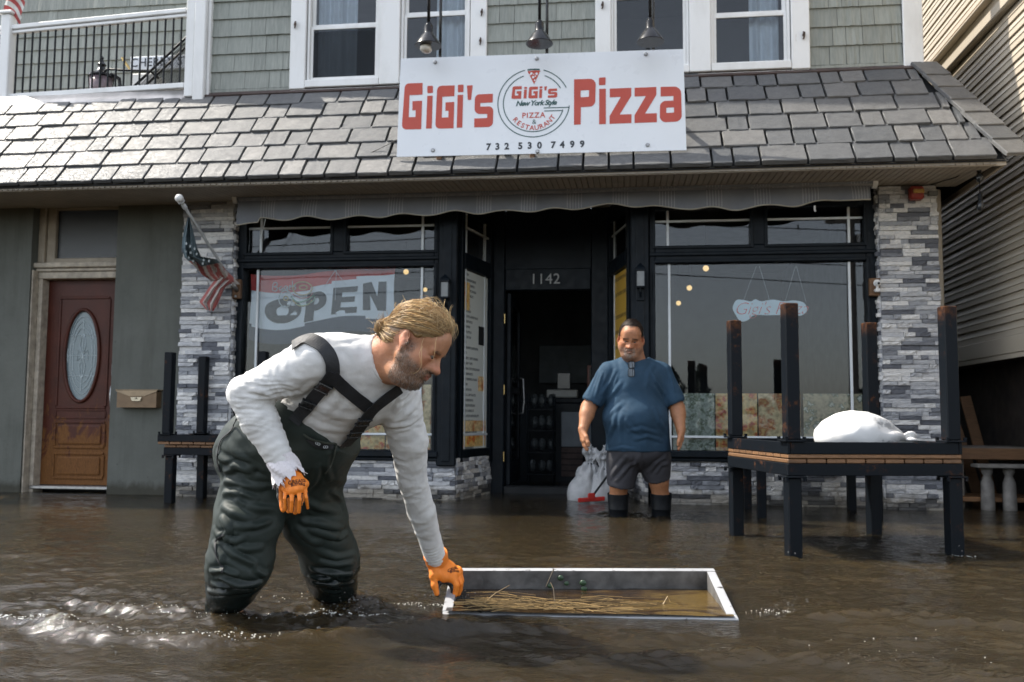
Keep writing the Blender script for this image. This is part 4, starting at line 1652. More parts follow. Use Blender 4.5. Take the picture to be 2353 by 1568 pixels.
def ribbon(pts, wd, mat, name='logo_line'):
    m = MB()
    P = [Vector((p[0], p[1], 0)) for p in pts]
    L_, R_ = [], []
    for i, p in enumerate(P):
        t = (P[min(i + 1, len(P) - 1)] - P[max(i - 1, 0)]).normalized()
        nrm = Vector((-t.y, t.x, 0)) * wd / 2
        L_.append(sp((p + nrm).x, (p + nrm).y, .0016))
        R_.append(sp((p - nrm).x, (p - nrm).y, .0016))
    for i in range(len(P) - 1):
        m.quad(L_[i], L_[i + 1], R_[i + 1], R_[i])
    return m.build(name, mat, sign)


CXL, CYL = 1168, 476
arc = lambda r, a0, a1, n=60: [(CXL + r * math.cos(math.radians(a0 + (a1 - a0) * k / n)), CYL - r * .945 * math.sin(math.radians(a0 + (a1 - a0) * k / n)) - (r * math.cos(math.radians(a0 + (a1 - a0) * k / n))) * .028) for k in range(n + 1)]
GRN = MAT['signgreen']
ribbon(arc(260, 104, 354, 90) + [(1424, 508), (1242, 513)], 7, GRN)
ribbon(arc(220, 109, 346, 80) + [(1380, 531), (1246, 535)], 7, GRN)
ribbon(arc(260, 74, 25, 24), 7, GRN)
ribbon(arc(222, 69, 29, 24), 7, GRN)
ribbon(arc(258, 100, 80, 10), 11, GRN, 'crust_line')
letter([(1124, 247), (1170, 240), (1216, 242), (1172, 341)], (), None, lambda p: p, 'pizza_slice')
PALE = MAT['sign']
for (x, y, r) in ((1152, 262, 9), (1190, 265, 9), (1165, 290, 9), (1180, 282, 5), (1176, 312, 6), (1168, 268, 4), (1143, 272, 5)):
    letter([(x + r * math.cos(k * .785), y + r * math.sin(k * .785)) for k in range(8)], (), PALE, lambda p: p, 'topping', .0022)
sxv, syv = sx, (S_TL - S_BL).normalized()


def sign_text(txt, x, y, h, mat, ang=0.0, **kw):
    """h: letter height in the same units as the layout"""
    p = sp(x, y, .0012)
    upv = (sp(x, y - 10) - sp(x, y + 10)).normalized()
    rt = (sp(x + 10, y - .0337 * 10) - sp(x - 10, y + .0337 * 10)).normalized()
    k = (sp(x, y - 50) - sp(x, y + 50)).length / 100
    c, s = math.cos(ang), math.sin(ang)
    M = frame_mat(p, rt * c + upv * s, upv * c - rt * s, rt.cross(upv))
    return text_obj('lettering', txt, h * k / .70, mat, M, sign, **kw)


sign_text('New York Style', 1186, 478, 36, GRN, shear=.3, space=.86, bold=.002)
sign_text('PIZZA', 1168, 567, 38, MAT['signred'], space=1.15, bold=.001)
sign_text('&', 1173, 614, 34, GRN)
for k, chx in enumerate('RESTAURANT'):
    a = math.radians(214 + 116 * (k + .5) / 10)
    sign_text(chx, CXL + 172 * math.cos(a), CYL + 6 - 176 * math.sin(a) - 172 * math.cos(a) * .03, 34, MAT['signred'], a - 1.5 * math.pi, bold=.001)
for txt, x in (('7', 840), ('3', 906), ('2', 974), ('5', 1073), ('3', 1141), ('0', 1212), ('7', 1311), ('4', 1376), ('9', 1448), ('9', 1519)):
    sign_text(txt, x, 785 - (x - 1170) * .03, 45, MAT['signblack'], space=1.0, bold=.003)
for (x, y) in ((443, 181), (1191, 154), (1970, 122), (429, 818), (1198, 826), (1983, 780)):
    m = MB()
    m.lathe([(.017, 0), (.017, .004), (.011, .012), (0, .013)], sp(x, y, .0005), 12, sn)
    m.build('bolt', MAT['galv'], sign, smooth=True, angle=40)
for x in (470, 1157, 1940):
    p = sp(x, 850, -.012)
    m = MB()
    m.box(p.x - .02, p.x + .02, p.y + .004, p.y + .42, p.z - .035, p.z + .02, bev=.004)
    m.box(p.x - .03, p.x + .015, p.y + .012, p.y + .05, p.z - .06, p.z - .036, bev=.004)
    m.build('timber_bracket', MAT['slatwood'], sign)
    p = sp(x, 190, -.012)
    m = MB()
    m.box(p.x - .02, p.x + .02, p.y + .004, p.y + .62, p.z - .04, p.z, bev=.004)
    m.build('timber_bracket', MAT['slatwood'], sign)

# gooseneck lamps
gl_lab = ['black gooseneck lamp over the sign\'s left end with its bulb showing', 'black gooseneck lamp over the middle of the sign', 'black gooseneck lamp over the right end of the sign']


def gooseneck(x, zz, px):
    t = thing('gooseneck_lamp', None, 'lamp', (x, -1.06, zz), 'gooseneck lamps above the sign')
    sh = MB()
    sh.lathe([(.106, 0.0), (.108, .004), (.104, .012), (.052, .092), (.040, .105), (.037, .11), (.034, .17), (.024, .178), (.022, .19), (.014, .196), (0, .197)], (0, 0, 0), 28)
    s = sh.build('shade', MAT['bronze'], t, local=True, smooth=True, angle=35)
    ins = MB()
    ins.lathe([(.103, .002), (.05, .086), (.0, .09)], (0, 0, 0), 24)
    ins.build('shade_lining', MAT['cream_in'], s, local=True, smooth=True)
    pts = [(0, 0, .19), (0, 0, .62)]
    for k in range(1, 9):
        a = math.pi * k / 8
        pts.append((px * (1 - math.cos(a)) / 2, .1575 * (1 - math.cos(a)), .62 + .15 * math.sin(a)))
    pts += [(px, .315, .5), (px, .315, -.06)]
    ar = MB()
    ar.tube(pts, .0125, 10)
    ar.build('arm', MAT['bronze'], t, local=True, smooth=True)
    return t


g1 = gooseneck(-1.60, 3.69, .03)
g2 = copy_tree(g1)
g2.location = (-.705, -1.06, 3.665)
g3 = copy_tree(g1)
g3.location = (.16, -1.06, 3.64)
for o, lb in zip((g1, g2, g3), gl_lab):
    o['label'] = lb
m = MB()
m.lathe([(0, -.055), (.03, -.054), (.046, -.04), (.05, -.022), (.034, .0), (.026, .04), (.02, .08)], (-.01, -.01, 0), 18, Vector((.25, .1, 1)))
m.build('bulb', MAT['bulb'], g1, local=True, smooth=True)

# loose cable drooping over the slates
m = MB()
pts = [at(672, 215, Y=-.06), at(690, 285, Y=-.22), at(715, 327, Y=-.38), at(760, 358, Y=-.62), at(800, 364, Y=-.72), at(850, 352, Y=-.72), at(912, 322, Y=-.70)]
sp_ = []
for i in range(len(pts) - 1):
    p0, p1, p2, p3 = pts[max(i - 1, 0)], pts[i], pts[i + 1], pts[min(i + 2, len(pts) - 1)]
    for k in range(8):
        t = k / 8
        sp_.append(.5 * ((2 * p1) + (p2 - p0) * t + (2 * p0 - 5 * p1 + 4 * p2 - p3) * t * t + (3 * p1 - p0 - 3 * p2 + p3) * t ** 3))
m.tube(sp_ + [pts[-1]], .0035, 5)
tag(m.build('loose_cable', MAT['rubber'], smooth=True), 'thin loose cable drooping across the slates left of the sign', 'cable')

# ------------------------------------------------------------------ awning, rolled in
aw = thing('awning', 'grey striped awning rolled in above the shop windows with scalloped valance', 'awning', (-.76, -.27, 2.70))


def stripe_mat():
    t = NT('grey_striped_canvas')
    s = t.new('SeparateXYZ')
    t.link(t.geo.outputs['Position'], s.inputs[0])
    x = t.math('FRACT', t.math('MULTIPLY', s.outputs['X'], 2.55))
    fine = t.math('LESS_THAN', t.math('FRACT', t.math('MULTIPLY', x, 16)), .22)
    grp = t.math('MULTIPLY', t.math('GREATER_THAN', x, .62), fine)
    c = t.mix(t.math('MULTIPLY', grp, .45), (.19, .203, .23), (.58, .57, .56))
    c = t.mix(.5, c, t.ramp(t.noise(6, t.pos((1, 1, .6)), 5), [(.3, (.72, .72, .74)), (.7, (1.1, 1.1, 1.08))]), 'MULTIPLY')
    t.base(c)
    t.rough(.8)
    t.bump(t.noise(200, None, 2), .2, .002)
    return t.m


STR = stripe_mat()
m = MB()
m.tube([(-3.52, -.24, 2.705), (2.0, -.24, 2.70)], .052, 18)
m.build('roller', STR, aw, smooth=True, angle=50)
for x in (-3.545, 2.005):
    m = MB()
    m.lathe([(.045, -.02), (.058, -.015), (.058, .02), (.045, .026), (0, .027)], (x, -.24, 2.703), 18, (1, 0, 0))
    m.build('end_cap', MAT['trim'], aw, smooth=True, angle=40)
m = MB()
n = 230
prev = None
vs, fs = [], []
edge = []
for i in range(n + 1):
    u = i / n
    x = -3.50 + 5.46 * u
    sc = .5 - .5 * math.cos(2 * math.pi * (x + 3.28) / .44)
    drop = .165 + .030 * sc + .012 * math.sin(2.1 * x + 1) + (.045 if x < -3.29 else .0) - .07 * max(0, 1 - abs(x + 2.9) / .7) * 0
    drop *= 1 - .28 * math.exp(-((x + .1) / .5) ** 2) - .22 * math.exp(-((x - 1.75) / .3) ** 2)
    yb = -.31 + .018 * math.sin(9.3 * x) + .01 * math.sin(23 * x + 1)
    for k in range(5):
        t = k / 4
        vs.append((x, -.275 + (yb + .275) * t - .014 * math.sin(math.pi * t), 2.672 - drop * t))
    edge.append(vs[-1])
for i in range(n):
    for k in range(4):
        a = i * 5 + k
        fs.append((a, a + 5, a + 6, a + 1))
m.add(vs, fs)
m.build('valance', STR, aw, smooth=True)
m = MB()
m.tube(edge, .0055, 6)
m.build('piping', plain('cream_piping', (.42, .39, .32), .7, .1, 20, 0), aw, smooth=True)
m = MB()
m.box(-3.50, 1.99, -.285, -.262, 2.655, 2.685, bev=.004)
m.build('front_rail', MAT['galv'], aw)
m = MB()
m.tube([at(610, 503, Y=-.29), at(604, 530, Y=-.24), at(597, 553, Y=-.2)], .003, 5)
m.build('pull_cord', MAT['muntin'], aw)
m = MB()
m.tube([(1.51, -.33, 2.49), (1.51, -.33, 2.455), (1.515, -.335, 2.44)], .008, 6)
m.build('crank_hook', MAT['trim'], aw)

# ------------------------------------------------------------------ mailbox
mbx = thing('mailbox', 'brown metal wall mailbox with pale catch on the grey green wall', 'mailbox', (-4.50, -.05, .80))
MBM = plain('brown_mailbox_metal', (.155, .10, .055), .42, .2, 10, .06, metal=.3)
m = MB()
m.add([(-4.70, 0, .80), (-4.315, 0, .80), (-4.315, 0, .955), (-4.70, 0, .955), (-4.70, -.095, .80), (-4.315, -.095, .80), (-4.315, -.095, .94), (-4.70, -.095, .94)],
      [(0, 1, 2, 3), (4, 7, 6, 5), (0, 4, 5, 1), (3, 2, 6, 7), (0, 3, 7, 4), (1, 5, 6, 2)])
m.build('box', MBM, mbx)
m = MB()
m.plate([(-4.715, .962), (-4.30, .962), (-4.315, .945), (-4.43, .905), (-4.58, .905), (-4.70, .945)], [], lambda u, v, w_: Vector((u, -.097 - w_, v)), .005)
m.box(-4.715, -4.30, -.102, .0, .958, .966)
m.build('lid', plain('light_brown_mailbox_lid', (.25, .185, .115), .4, .2, 10, .06, metal=.3), mbx)
m = MB()
m.plate(round_poly([(-4.56, .895, .005), (-4.45, .895, .005), (-4.465, .86, .01), (-4.545, .86, .01)]), [], lambda u, v, w_: Vector((u, -.1035 - w_, v)), .006)
m.sphere((-4.505, -.112, .885), .011, 10)
m.build('catch', plain('worn_brass_catch', (.5, .44, .33), .35, .15, 20, .05, metal=.5), mbx)

# ------------------------------------------------------------------ flag on its pole
fg = thing('flag', 'faded stars and stripes flag tangled round its slanting white pole', 'flag', (-3.60, -.10, 1.88))
pa, pb = Vector((-3.585, -.09, 1.90)), Vector((-3.745, -.88, 2.53))
m = MB()
m.tube([pa, pb], .0125, 10)
m.lathe([(.015, -.09), (.02, -.085), (.02, -.05), (.016, -.045), (.016, -.03), (.03, -.02), (.03, -.01)], pb, 14, (pb - pa))
m.build('pole', plain('grey_white_pole', (.42, .43, .43), .45, .15, 20, .05), fg, smooth=True, angle=40)
m = MB()
m.sphere(pb + (pb - pa).normalized() * .02, .036, 14)
m.build('finial', plain('white_ball', (.6, .6, .58), .3, .1, 20, .03), fg, smooth=True)
m = MB()
m.box(-3.63, -3.55, -.075, -.03, 1.80, 1.98, bev=.006)
m.build('mounting_block', MAT['slatwood'], fg)
m = MB()
m.tube([pa + Vector((.0, .03, -.03)), pa + (pb - pa) * .06], .021, 10)
for dz in (-.05, .03):
    m.sphere((-3.59, -.08, 1.87 + dz), .014, 8)
m.build('bracket', MAT['galv'], fg, smooth=True)
FR, FW, FB = plain('faded_flag_red', (.36, .115, .105), .8, .3, 9, .2), plain('faded_flag_white', (.44, .41, .385), .8, .2, 9, .15), plain('faded_flag_blue', (.105, .150, .175), .8, .35, 6, .15)
FS = plain('faded_star_white', (.34, .38, .38), .8, .1, 12, .1)


def cloth_loft(rows, nu, fold, stripes, name):
    """rows: (left px, right px, depth Y); stripes: fn(u, v) -> material index"""
    m = MB()
    V = []
    sub = 5
    R = []
    for i in range(len(rows) - 1):
        for k in range(sub):
            t = k / sub
            R.append([[rows[i][c][q] * (1 - t) + rows[i + 1][c][q] * t for q in range(2)] for c in range(2)] + [rows[i][2] * (1 - t) + rows[i + 1][2] * t])
    R.append([list(rows[-1][0]), list(rows[-1][1]), rows[-1][2]])
    for j, (l, r, y) in enumerate(R):
        for i in range(nu + 1):
            u = i / nu
            yy = y + fold * math.sin(u * 13 + j * .22) + fold * .5 * math.sin(u * 29 + j * .35 + 1)
            V.append(at(l[0] * (1 - u) + r[0] * u, l[1] * (1 - u) + r[1] * u, Y=yy))
    for j in range(len(R) - 1):
        for i in range(nu):
            a = j * (nu + 1) + i
            m.add([V[a], V[a + 1], V[a + nu + 2], V[a + nu + 1]], [(0, 1, 2, 3)], stripes(i / nu, j / (len(R) - 1)))
    o = m.build(name, [FB, FR, FW], fg, smooth=True)
    return o, V, R


body, V, R = cloth_loft([((431, 500), (436, 500), -.74), ((420, 543), (446, 540), -.66), ((418, 570), (453, 570), -.60), ((424, 592), (462, 590), -.52), ((440, 606), (497, 596), -.46), ((452, 618), (508, 606), -.38),
                         ((465, 632), (520, 622), -.30), ((486, 646), (533, 634), -.22)], 26, .022,
                        lambda u, v: 0 if (v < .66 and not (v > .5 and u < .22)) else (1 if math.sin(u * 20 + v * 16) > -.1 else 2), 'cloth')
cloth_loft([((492, 612), (500, 608), -.36), ((486, 628), (531, 632), -.26), ((492, 650), (552, 654), -.18)], 14, .012, lambda u, v: 1 if math.sin(u * 9 + v * 11) > -.3 else 2, 'cloth_knot')
cloth_loft([((500, 634), (535, 646), -.22), ((478, 664), (516, 662), -.24), ((458, 694), (500, 700), -.25), ((474, 712), (490, 716), -.25)], 22, .022, lambda u, v: 1 if math.sin(u * 15.5 + .6) > 0 else 2, 'cloth_tail')
st = MB()
for (x, y) in ((428, 560), (437, 566), (427, 577), (438, 581), (447, 572), (434, 592), (452, 584), (444, 600), (468, 598), (480, 600), (466, 606)):
    yv = -.62 + (y - 560) * .004 - .045
    c = at(x, y, Y=yv)
    pts = []
    for k in range(10):
        r = (.017 if k % 2 == 0 else .0075)
        a = math.pi / 2 + k * math.pi / 5
        pts.append((c.x + r * .8 * math.cos(a), c.z + r * math.sin(a)))
    st.plate(pts, [], lambda u, v, w_, yv=yv: Vector((u, yv - w_, v)), .001)
st.build('star', FS, fg)

# entrance wall lanterns
def wall_lantern(x, z):
    t = thing('wall_lantern', None, 'lantern', (x, -.045, z), 'black wall lanterns beside the entrance')
    m = MB()
    m.box(-.035, .035, -.012, .0, -.20, .06, bev=.004)
    m.tube([(0, -.01, -.14), (0, -.05, -.17), (0, -.075, -.13), (0, -.075, -.10)], .009, 8)
    m.lathe([(.062, .062), (.055, .075), (.02, .105), (.012, .11), (.0, .125)], (0, -.075, 0), 4)
    m.box(-.045, .045, -.12, -.03, .045, .062, bev=.003)
    m.box(-.035, .035, -.11, -.04, -.10, -.085, bev=.003)
    for (a, b) in ((-.036, -.112), (.036, -.112), (-.036, -.038), (.036, -.038)):
        m.box(a - .004, a + .004, b - .004, b + .004, -.085, .045)
    m.build('body', MAT['black'], t, local=True)
    g = MB()
    g.box(-.032, .032, -.107, -.043, -.084, .044)
    g.build('lantern_glass', plain('grey_lantern_glass', (.16, .17, .17), .2, .1, 20, 0) if 'grey_lantern_glass' not in bpy.data.materials else bpy.data.materials['grey_lantern_glass'], t, local=True)
    return t


w1 = wall_lantern(-1.628, 1.875)
w1['label'] = 'black wall lantern left of the entrance above the bent man\'s hair'
w2 = copy_tree(w1)
w2.location = (.085, -.045, 1.95)
w2['label'] = 'black wall lantern right of the entrance above the standing man'


def security_cam(x, y, z, lb, block=True):
    t = thing('security_camera', lb, 'camera', (x, y, z))
    if block:
        m = MB()
        m.box(x - .05, x + .05, y - .02, y + .03, z - .075, z + .075, bev=.005)
        m.build('wooden_block', MAT['slatwood'], t)
    m = MB()
    m.lathe([(.028, 0), (.03, .006), (.03, .02)], (x + .006, y - .02, z + .03), 14, (0, -1, 0))
    m.tube([(x + .006, y - .04, z + .03), (x + .004, y - .055, z), (x + .002, y - .05, z - .03)], .012, 8)
    m.box(x - .022, x + .026, y - .075, y - .022, z - .05, z - .02, bev=.008)
    m.sphere((x + .004, y - .075, z + .02), .021, 12)
    m.build('body', MAT['trim'], t, smooth=True, angle=40)
    m = MB()
    m.sphere((x + .004, y - .088, z + .02), .012, 10)
    m.build('lens', MAT['rubber'], t, smooth=True)


security_cam(2.045, -.05, 1.845, 'white security camera on a wooden block left of the right stone pillar')
# fire alarm unit on the right pillar
fa = thing('fire_alarm', 'red fire alarm unit with amber lens under the soffit on the right pillar', 'alarm', (2.37, -.10, 2.62))
m = MB()
m.box(2.315, 2.425, -.17, -.09, 2.565, 2.675, bev=.012)
m.build('housing', plain('alarm_red', (.26, .03, .02), .4, .2, 20, .05), fa)
m = MB()
m.box(2.335, 2.422, -.19, -.171, 2.612, 2.645, bev=.006)
m.build('lens', plain('amber_lens', (.42, .24, .06), .3, .1, 20, 0), fa)
m = MB()
m.box(2.47, 2.545, -.14, -.09, 2.60, 2.64, bev=.004)
m.tube([(2.425, -.12, 2.62), (2.47, -.12, 2.62)], .008, 8)
m.build('junction', plain('grey_conduit', (.12, .12, .11), .5, .2, 20, .05), fa)
# string lights
for (p, lb) in (((2.70, -.62, 2.665), 'black string light bulb tucked under the roof corner'), ((2.70, -.62, 2.44), 'lower black string light bulb hanging below the roof corner')):
    t = thing('string_light', lb, 'light bulb', p, 'string lights at the roof corner')
    m = MB()
    m.lathe([(.014, .05), (.018, .045), (.018, .0), (.015, -.004)], p, 12)
    m.build('socket', MAT['rubber'], t, smooth=True, angle=40)
    m = MB()
    m.lathe([(.015, -.004), (.026, -.03), (.03, -.05), (.02, -.078), (0, -.085)], p, 14)
    m.build('bulb', plain('dark_bulb_glass', (.02, .022, .025), .08, .1, 10, 0) if 'dark_bulb_glass' not in bpy.data.materials else bpy.data.materials['dark_bulb_glass'], t, smooth=True)
m = MB()
m.tube([(2.50, -.1, 2.70), (2.60, -.4, 2.68), (2.70, -.62, 2.72), (2.70, -.62, 2.49)], .004, 5)
m.tube([(2.52, -.09, 2.62), (2.62, .2, 2.60), (2.72, .9, 2.74), (2.80, 1.8, 2.72)], .007, 6)
tag(m.build('lamp_cable', MAT['rubber']), 'black cable looping from the right pillar under the roof corner', 'cable')

# ------------------------------------------------------------------ neighbouring house
nb = thing('neighbour_house', 'beige vinyl sided house wall beyond the right edge of the shop', 'house', (3.4, 2, 0))
NX = 3.15
m = MB()
m.box(NX + .02, NX + .2, -3.0, 9, 1.28, 7.0)
m.box(NX + .02, 6.5, 8.9, 9, 1.28, 7.0)
m.build('wall', MAT['clap'], nb)
cm = MB()
cm.add([(0, 0, 0), (0, 1, 0), (-.024, 0, .0), (-.024, 1, .0), (-.020, 0, .42), (-.020, 1, .42), (-.026, 0, .46), (-.026, 1, .46), (-.004, 0, 1.02), (-.004, 1, 1.02)],
       [(0, 2, 3, 1), (2, 4, 5, 3), (4, 6, 7, 5), (6, 8, 9, 7)])
me = proto(cm, 'clapboard', MAT['clap'])
z = 1.44
while z < 6.9:
    if not 4.10 < z < 4.40:
        o = link('clapboard', me, nb)
        o.matrix_basis = mat4((NX + .018, -3.0, z), (1, 0, 0), (0, 12, 0), (0, 0, .118))
    z += .118
m = MB()
m.box(NX - .02, NX + .018, -3.0, 9, 1.29, 1.435, bev=.006)
m.box(NX - .012, NX + .018, -3.0, 9, 1.25, 1.288)
m.build('skirt_board', MAT['clap'], nb)
m = MB()
m.box(NX - .06, NX + .018, -3.0, 9, 4.17, 4.27, bev=.01)
m.box(NX - .035, NX + .018, -3.0, 9, 4.275, 4.36, bev=.01)
m.box(NX - .10, NX + .018, -3.0, 9, 4.36, 4.385, bev=.006)
m.build('band_board', MAT['clap'], nb)
m = MB()
m.box(NX + .25, NX + .45, -3.0, 8.7, -.32, 1.30)
m.box(NX + .021, NX + .249, -3.0, 8.7, 1.262, 1.279)
m.box(1.5, NX + .45, 8.7, 8.9, -.32, 1.30)
m.build('foundation', MAT['brick'], nb)
m = MB()
m.box(2.56, 2.66, .15, .2, .9, 2.72, bev=.01)
m.build('corner_strip', MAT['clap'], shop)

# yard timber on the right
bn = thing('timber_bench', 'weathered grey plank bench with a brown front edge beside the right table', 'bench', (3.2, .6, -.3))
for k in range(5):
    m = MB()
    m.box(2.62, 4.4, .15 + k * .15, .15 + k * .15 + .142, .47, .505, bev=.006)
    m.build('plank', MAT['oldwood'], bn)
m = MB()
m.box(2.62, 4.4, .10, .145, .405, .500, bev=.006)
m.build('front_edge', MAT['slatwood'], bn)
for x in (2.75, 4.3):
    m = MB()
    m.box(x - .04, x + .04, .2, .28, -.3, .468, bev=.006)
    m.box(x - .04, x + .04, .75, .83, -.3, .468, bev=.006)
    m.build('leg', MAT['oldwood'], bn)
pt = thing('baluster_bench', 'white turned posts under a pale shelf below the timber bench', 'bench', (3.0, .0, -.3))
m = MB()
m.box(2.80, 3.7, -.10, .08, .345, .375, bev=.006)
DULL = plain('dull_grey_paint', (.17, .16, .145), .65, .35, 14, .3, 40)  # one dull grey for the shelf and turned posts
m.build('shelf', DULL, pt)
for x in (2.90, 3.07, 3.26):
    m = MB()
    m.lathe([(.035, 0), (.045, .04), (.04, .10), (.03, .13), (.05, .16), (.055, .2), (.05, .40), (.03, .46), (.045, .49), (.045, .52)], (x, -.0, -.18), 14)
    m.build('turned_post', DULL, pt, smooth=True)
m = MB()
m.box(2.62, 4.2, .05, .5, .06, .10, bev=.006)
m.build('lower_board', MAT['slatwood'], pt)
lean_lab = 'grey fence picket leaning in the dark under the neighbour house'
for k, (x, tl, mt, h) in enumerate(((2.74, .12, 'oldwood', .95), (2.84, .16, 'oldwood', 1.0), (2.93, .12, 'oldwood', .92), (3.06, -.2, 'oldwood', .98), (3.2, -.2, 'slatwood', 1.0), (3.32, -.14, 'slatwood', 1.0), (3.47, .10, 'oldwood', 1.02), (3.63, .08, 'oldwood', 1.08), (3.8, .07, 'oldwood', 1.1))):
    m = MB()
    a = Vector((x, 1.05, .0))
    u = Vector((tl, .25, 1)).normalized()
    s = Vector((1, 0, -tl)).normalized()
    n_ = u.cross(s)
    m.obox(a + u * h / 2, (s * .05, n_ * .012, u * (h / 2)), bev=.004)
    lab = ['first grey picket of the leaning row, beside the right table', 'second grey picket of the leaning row', 'third grey picket of the leaning row', 'grey picket tilted left against the brown ones',
           'brown plank leaning left between grey pickets', 'short brown plank right of the first brown one', 'upright grey picket right of the brown planks', 'tall grey picket second from the right edge', 'tall grey picket at the right edge of the picture'][k]
    tag(m.build('leaning_picket', MAT[mt]), lab, 'picket', 'loose pickets leaning under the neighbour house')


# ------------------------------------------------------------------ steel framed tables
def table(lx, ly, size_x, size_y, legs_z, rail_h=.065, slat_h=.022, leg_w=.075, nsl=9):
    """upright table with local origin under its centre; legs_z = underside of the rail"""
    t = thing('steel_table', None, 'table', (0, 0, 0))
    hx, hy = size_x / 2, size_y / 2
    a = leg_w / 2
    for i in (-1, 1):
        for j in (-1, 1):
            m = MB()
            m.box(i * lx / 2 - a, i * lx / 2 + a, j * ly / 2 - a, j * ly / 2 + a, 0, legs_z - .012, bev=.005)
            m.box(i * lx / 2 - a * 1.55, i * lx / 2 + a * 1.55, j * ly / 2 - a * 1.55, j * ly / 2 + a * 1.55, legs_z - .011, legs_z - .001, bev=.002)
            for p in (-1, 1):
                for q in (-1, 1):
                    m.lathe([(.010, 0), (.010, .016), (0, .017)], (i * lx / 2 + p * a * 1.35, j * ly / 2 + q * a * 1.35, legs_z - .028), 6)
            m.build('leg', MAT['steel'], t, local=True)
    m = MB()
    th = .018
    m.box(-hx, hx, -hy, -hy + th, legs_z, legs_z + rail_h, bev=.003)
    m.box(-hx, hx, hy - th, hy, legs_z, legs_z + rail_h, bev=.003)
    m.box(-hx, -hx + th, -hy + th + .001, hy - th - .001, legs_z, legs_z + rail_h, bev=.003)
    m.box(hx - th, hx, -hy + th + .001, hy - th - .001, legs_z, legs_z + rail_h, bev=.003)
    m.box(-hx + th, hx - th, -hy + th, hy - th, legs_z + rail_h - .008, legs_z + rail_h - .003)
    m.build('frame', MAT['steel'], t, local=True)
    sm = MB()
    w = size_x / nsl
    sm.box(-w / 2 + .003, w / 2 - .003, -hy + .004, hy - .004, 0, slat_h, bev=.004)
    me = proto(sm, 'slat', MAT['slatwood'])
    for k in range(nsl):
        o = link('slat', me, t, local=True)
        o.location = (-hx + w * (k + .5), 0, legs_z + rail_h + .001)
    return t


def leg_uv(c, rz, q):
    p = Vector(q) - Vector(c)
    return p


near, left_, right_, far_ = Vector((.864, -2.949, 0)), Vector((.647, -2.057, 0)), Vector((1.75, -2.748, 0)), Vector((1.495, -1.947, 0))
rz = math.atan2(right_.y - near.y, right_.x - near.x)
ctr = (left_ + right_) / 2
GRP = 'steel framed tables stacked in the flood'
T1 = table(.905, .905, .985, .985, .43 + .32)
T1.location = (ctr.x, ctr.y, -.32)
T1.rotation_euler.z = rz
T1['label'], T1['group'] = 'upright black steel table with slatted top under the white sandbag on the right', GRP
T2 = copy_tree(T1)
T2.location = (ctr.x, ctr.y, 1.365)
T2.rotation_euler = (math.pi, 0, rz + math.pi / 2)
T2['label'] = 'upside down black steel table, rusty legs in the air, on top of the right stack'
ztop = .43 + .065 + .024
T2.location.z = ztop + (.75 + .065 + .024) + .002
c3 = Vector(((.923 + 1.751 + .982 + 1.815) / 4, (-.223 - .955 - .207 - .977) / 4, 0))
T3 = table(.83, .74, .90, .80, .43 + .32, leg_w=.065)
T3.location = (c3.x, c3.y, -.32)
T3.rotation_euler.z = .02
T3['label'], T3['group'] = 'lower steel table standing between the right stack and the shop window', GRP
T4 = table(.80, .50, .90, .58, .40 + .32, rail_h=.06, leg_w=.072, nsl=8)
T4.location = (-3.44, -.44, -.32)
T4.rotation_euler.z = -.08
T4['label'], T4['group'] = 'upright black steel table in front of the left stone pillar', GRP
T5 = table(.86, .54, 1.0, .62, .40 + .30, rail_h=.055, leg_w=.072, nsl=9)
T5.rotation_euler = (math.pi, 0, -.08)
T5.location = (-3.44, -.44, .40 + .06 + .024 + (.70 + .055 + .024) + .002)
T5['label'], T5['group'] = 'upside down steel table with legs in the air behind the bent man', GRP


# ------------------------------------------------------------------ upright sign box floating as a tray
tray = thing('floating_tray', 'white framed shallow box with brown panel floating where the gloved hand grips it', 'box', (-.17, -4.25, 0))
TW = plain('chipped_white_paint', (.56, .57, .58), .5, .08, 9, .15, 40)


def tray_mat():
    t = NT('chipped_white_frame')
    n = t.noise(34, None, 4, .6)
    spots = t.maprange(n, .61, .66)
    c = t.mix(spots, t.ramp(t.noise(6, None, 4), [(.3, (.27, .275, .285)), (.7, (.37, .375, .385))]), (.03, .028, .025))
    t.base(c)
    t.rough(.5)
    t.bump(n, .1, .004)
    return t.m


TM = tray_mat()
INNER = plain('dark_inner_frame', (.115, .112, .108), .5, .5, 12, .3, 40)  # inner faces of the frame, darker than its outside
# plan corners (outer), heights of the rim
q = {'FL': Vector((-.712, -4.62, -.012)), 'FR': Vector((.392, -4.55, -.004)), 'BR': Vector((.352, -3.97, .088)), 'BL': Vector((-.765, -4.15, .088))}
upn = (q['FR'] - q['FL']).cross(q['BL'] - q['FL']).normalized()


def tray_side(a, b, inn, wd=.038, dp=.115, name='frame_side'):
    m = MB()
    a, b = Vector(a), Vector(b)
    u = (b - a).normalized()
    w = (inn - (a + b) / 2)
    w = (w - u * w.dot(u)).normalized() * wd
    d = upn * -dp
    vs = [a, b, b + w - u * wd * .0, a + w + u * 0, a + d, b + d, b + w + d, a + w + d]
    m.add(vs, [(0, 1, 2, 3), (4, 7, 6, 5), (0, 4, 5, 1), (0, 3, 7, 4), (1, 5, 6, 2)])
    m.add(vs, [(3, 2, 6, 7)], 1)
    o = m.build(name, [TM, INNER], tray)
    bv = o.modifiers.new('edge', 'BEVEL')
    bv.width = .004
    bv.segments = 1
    return o


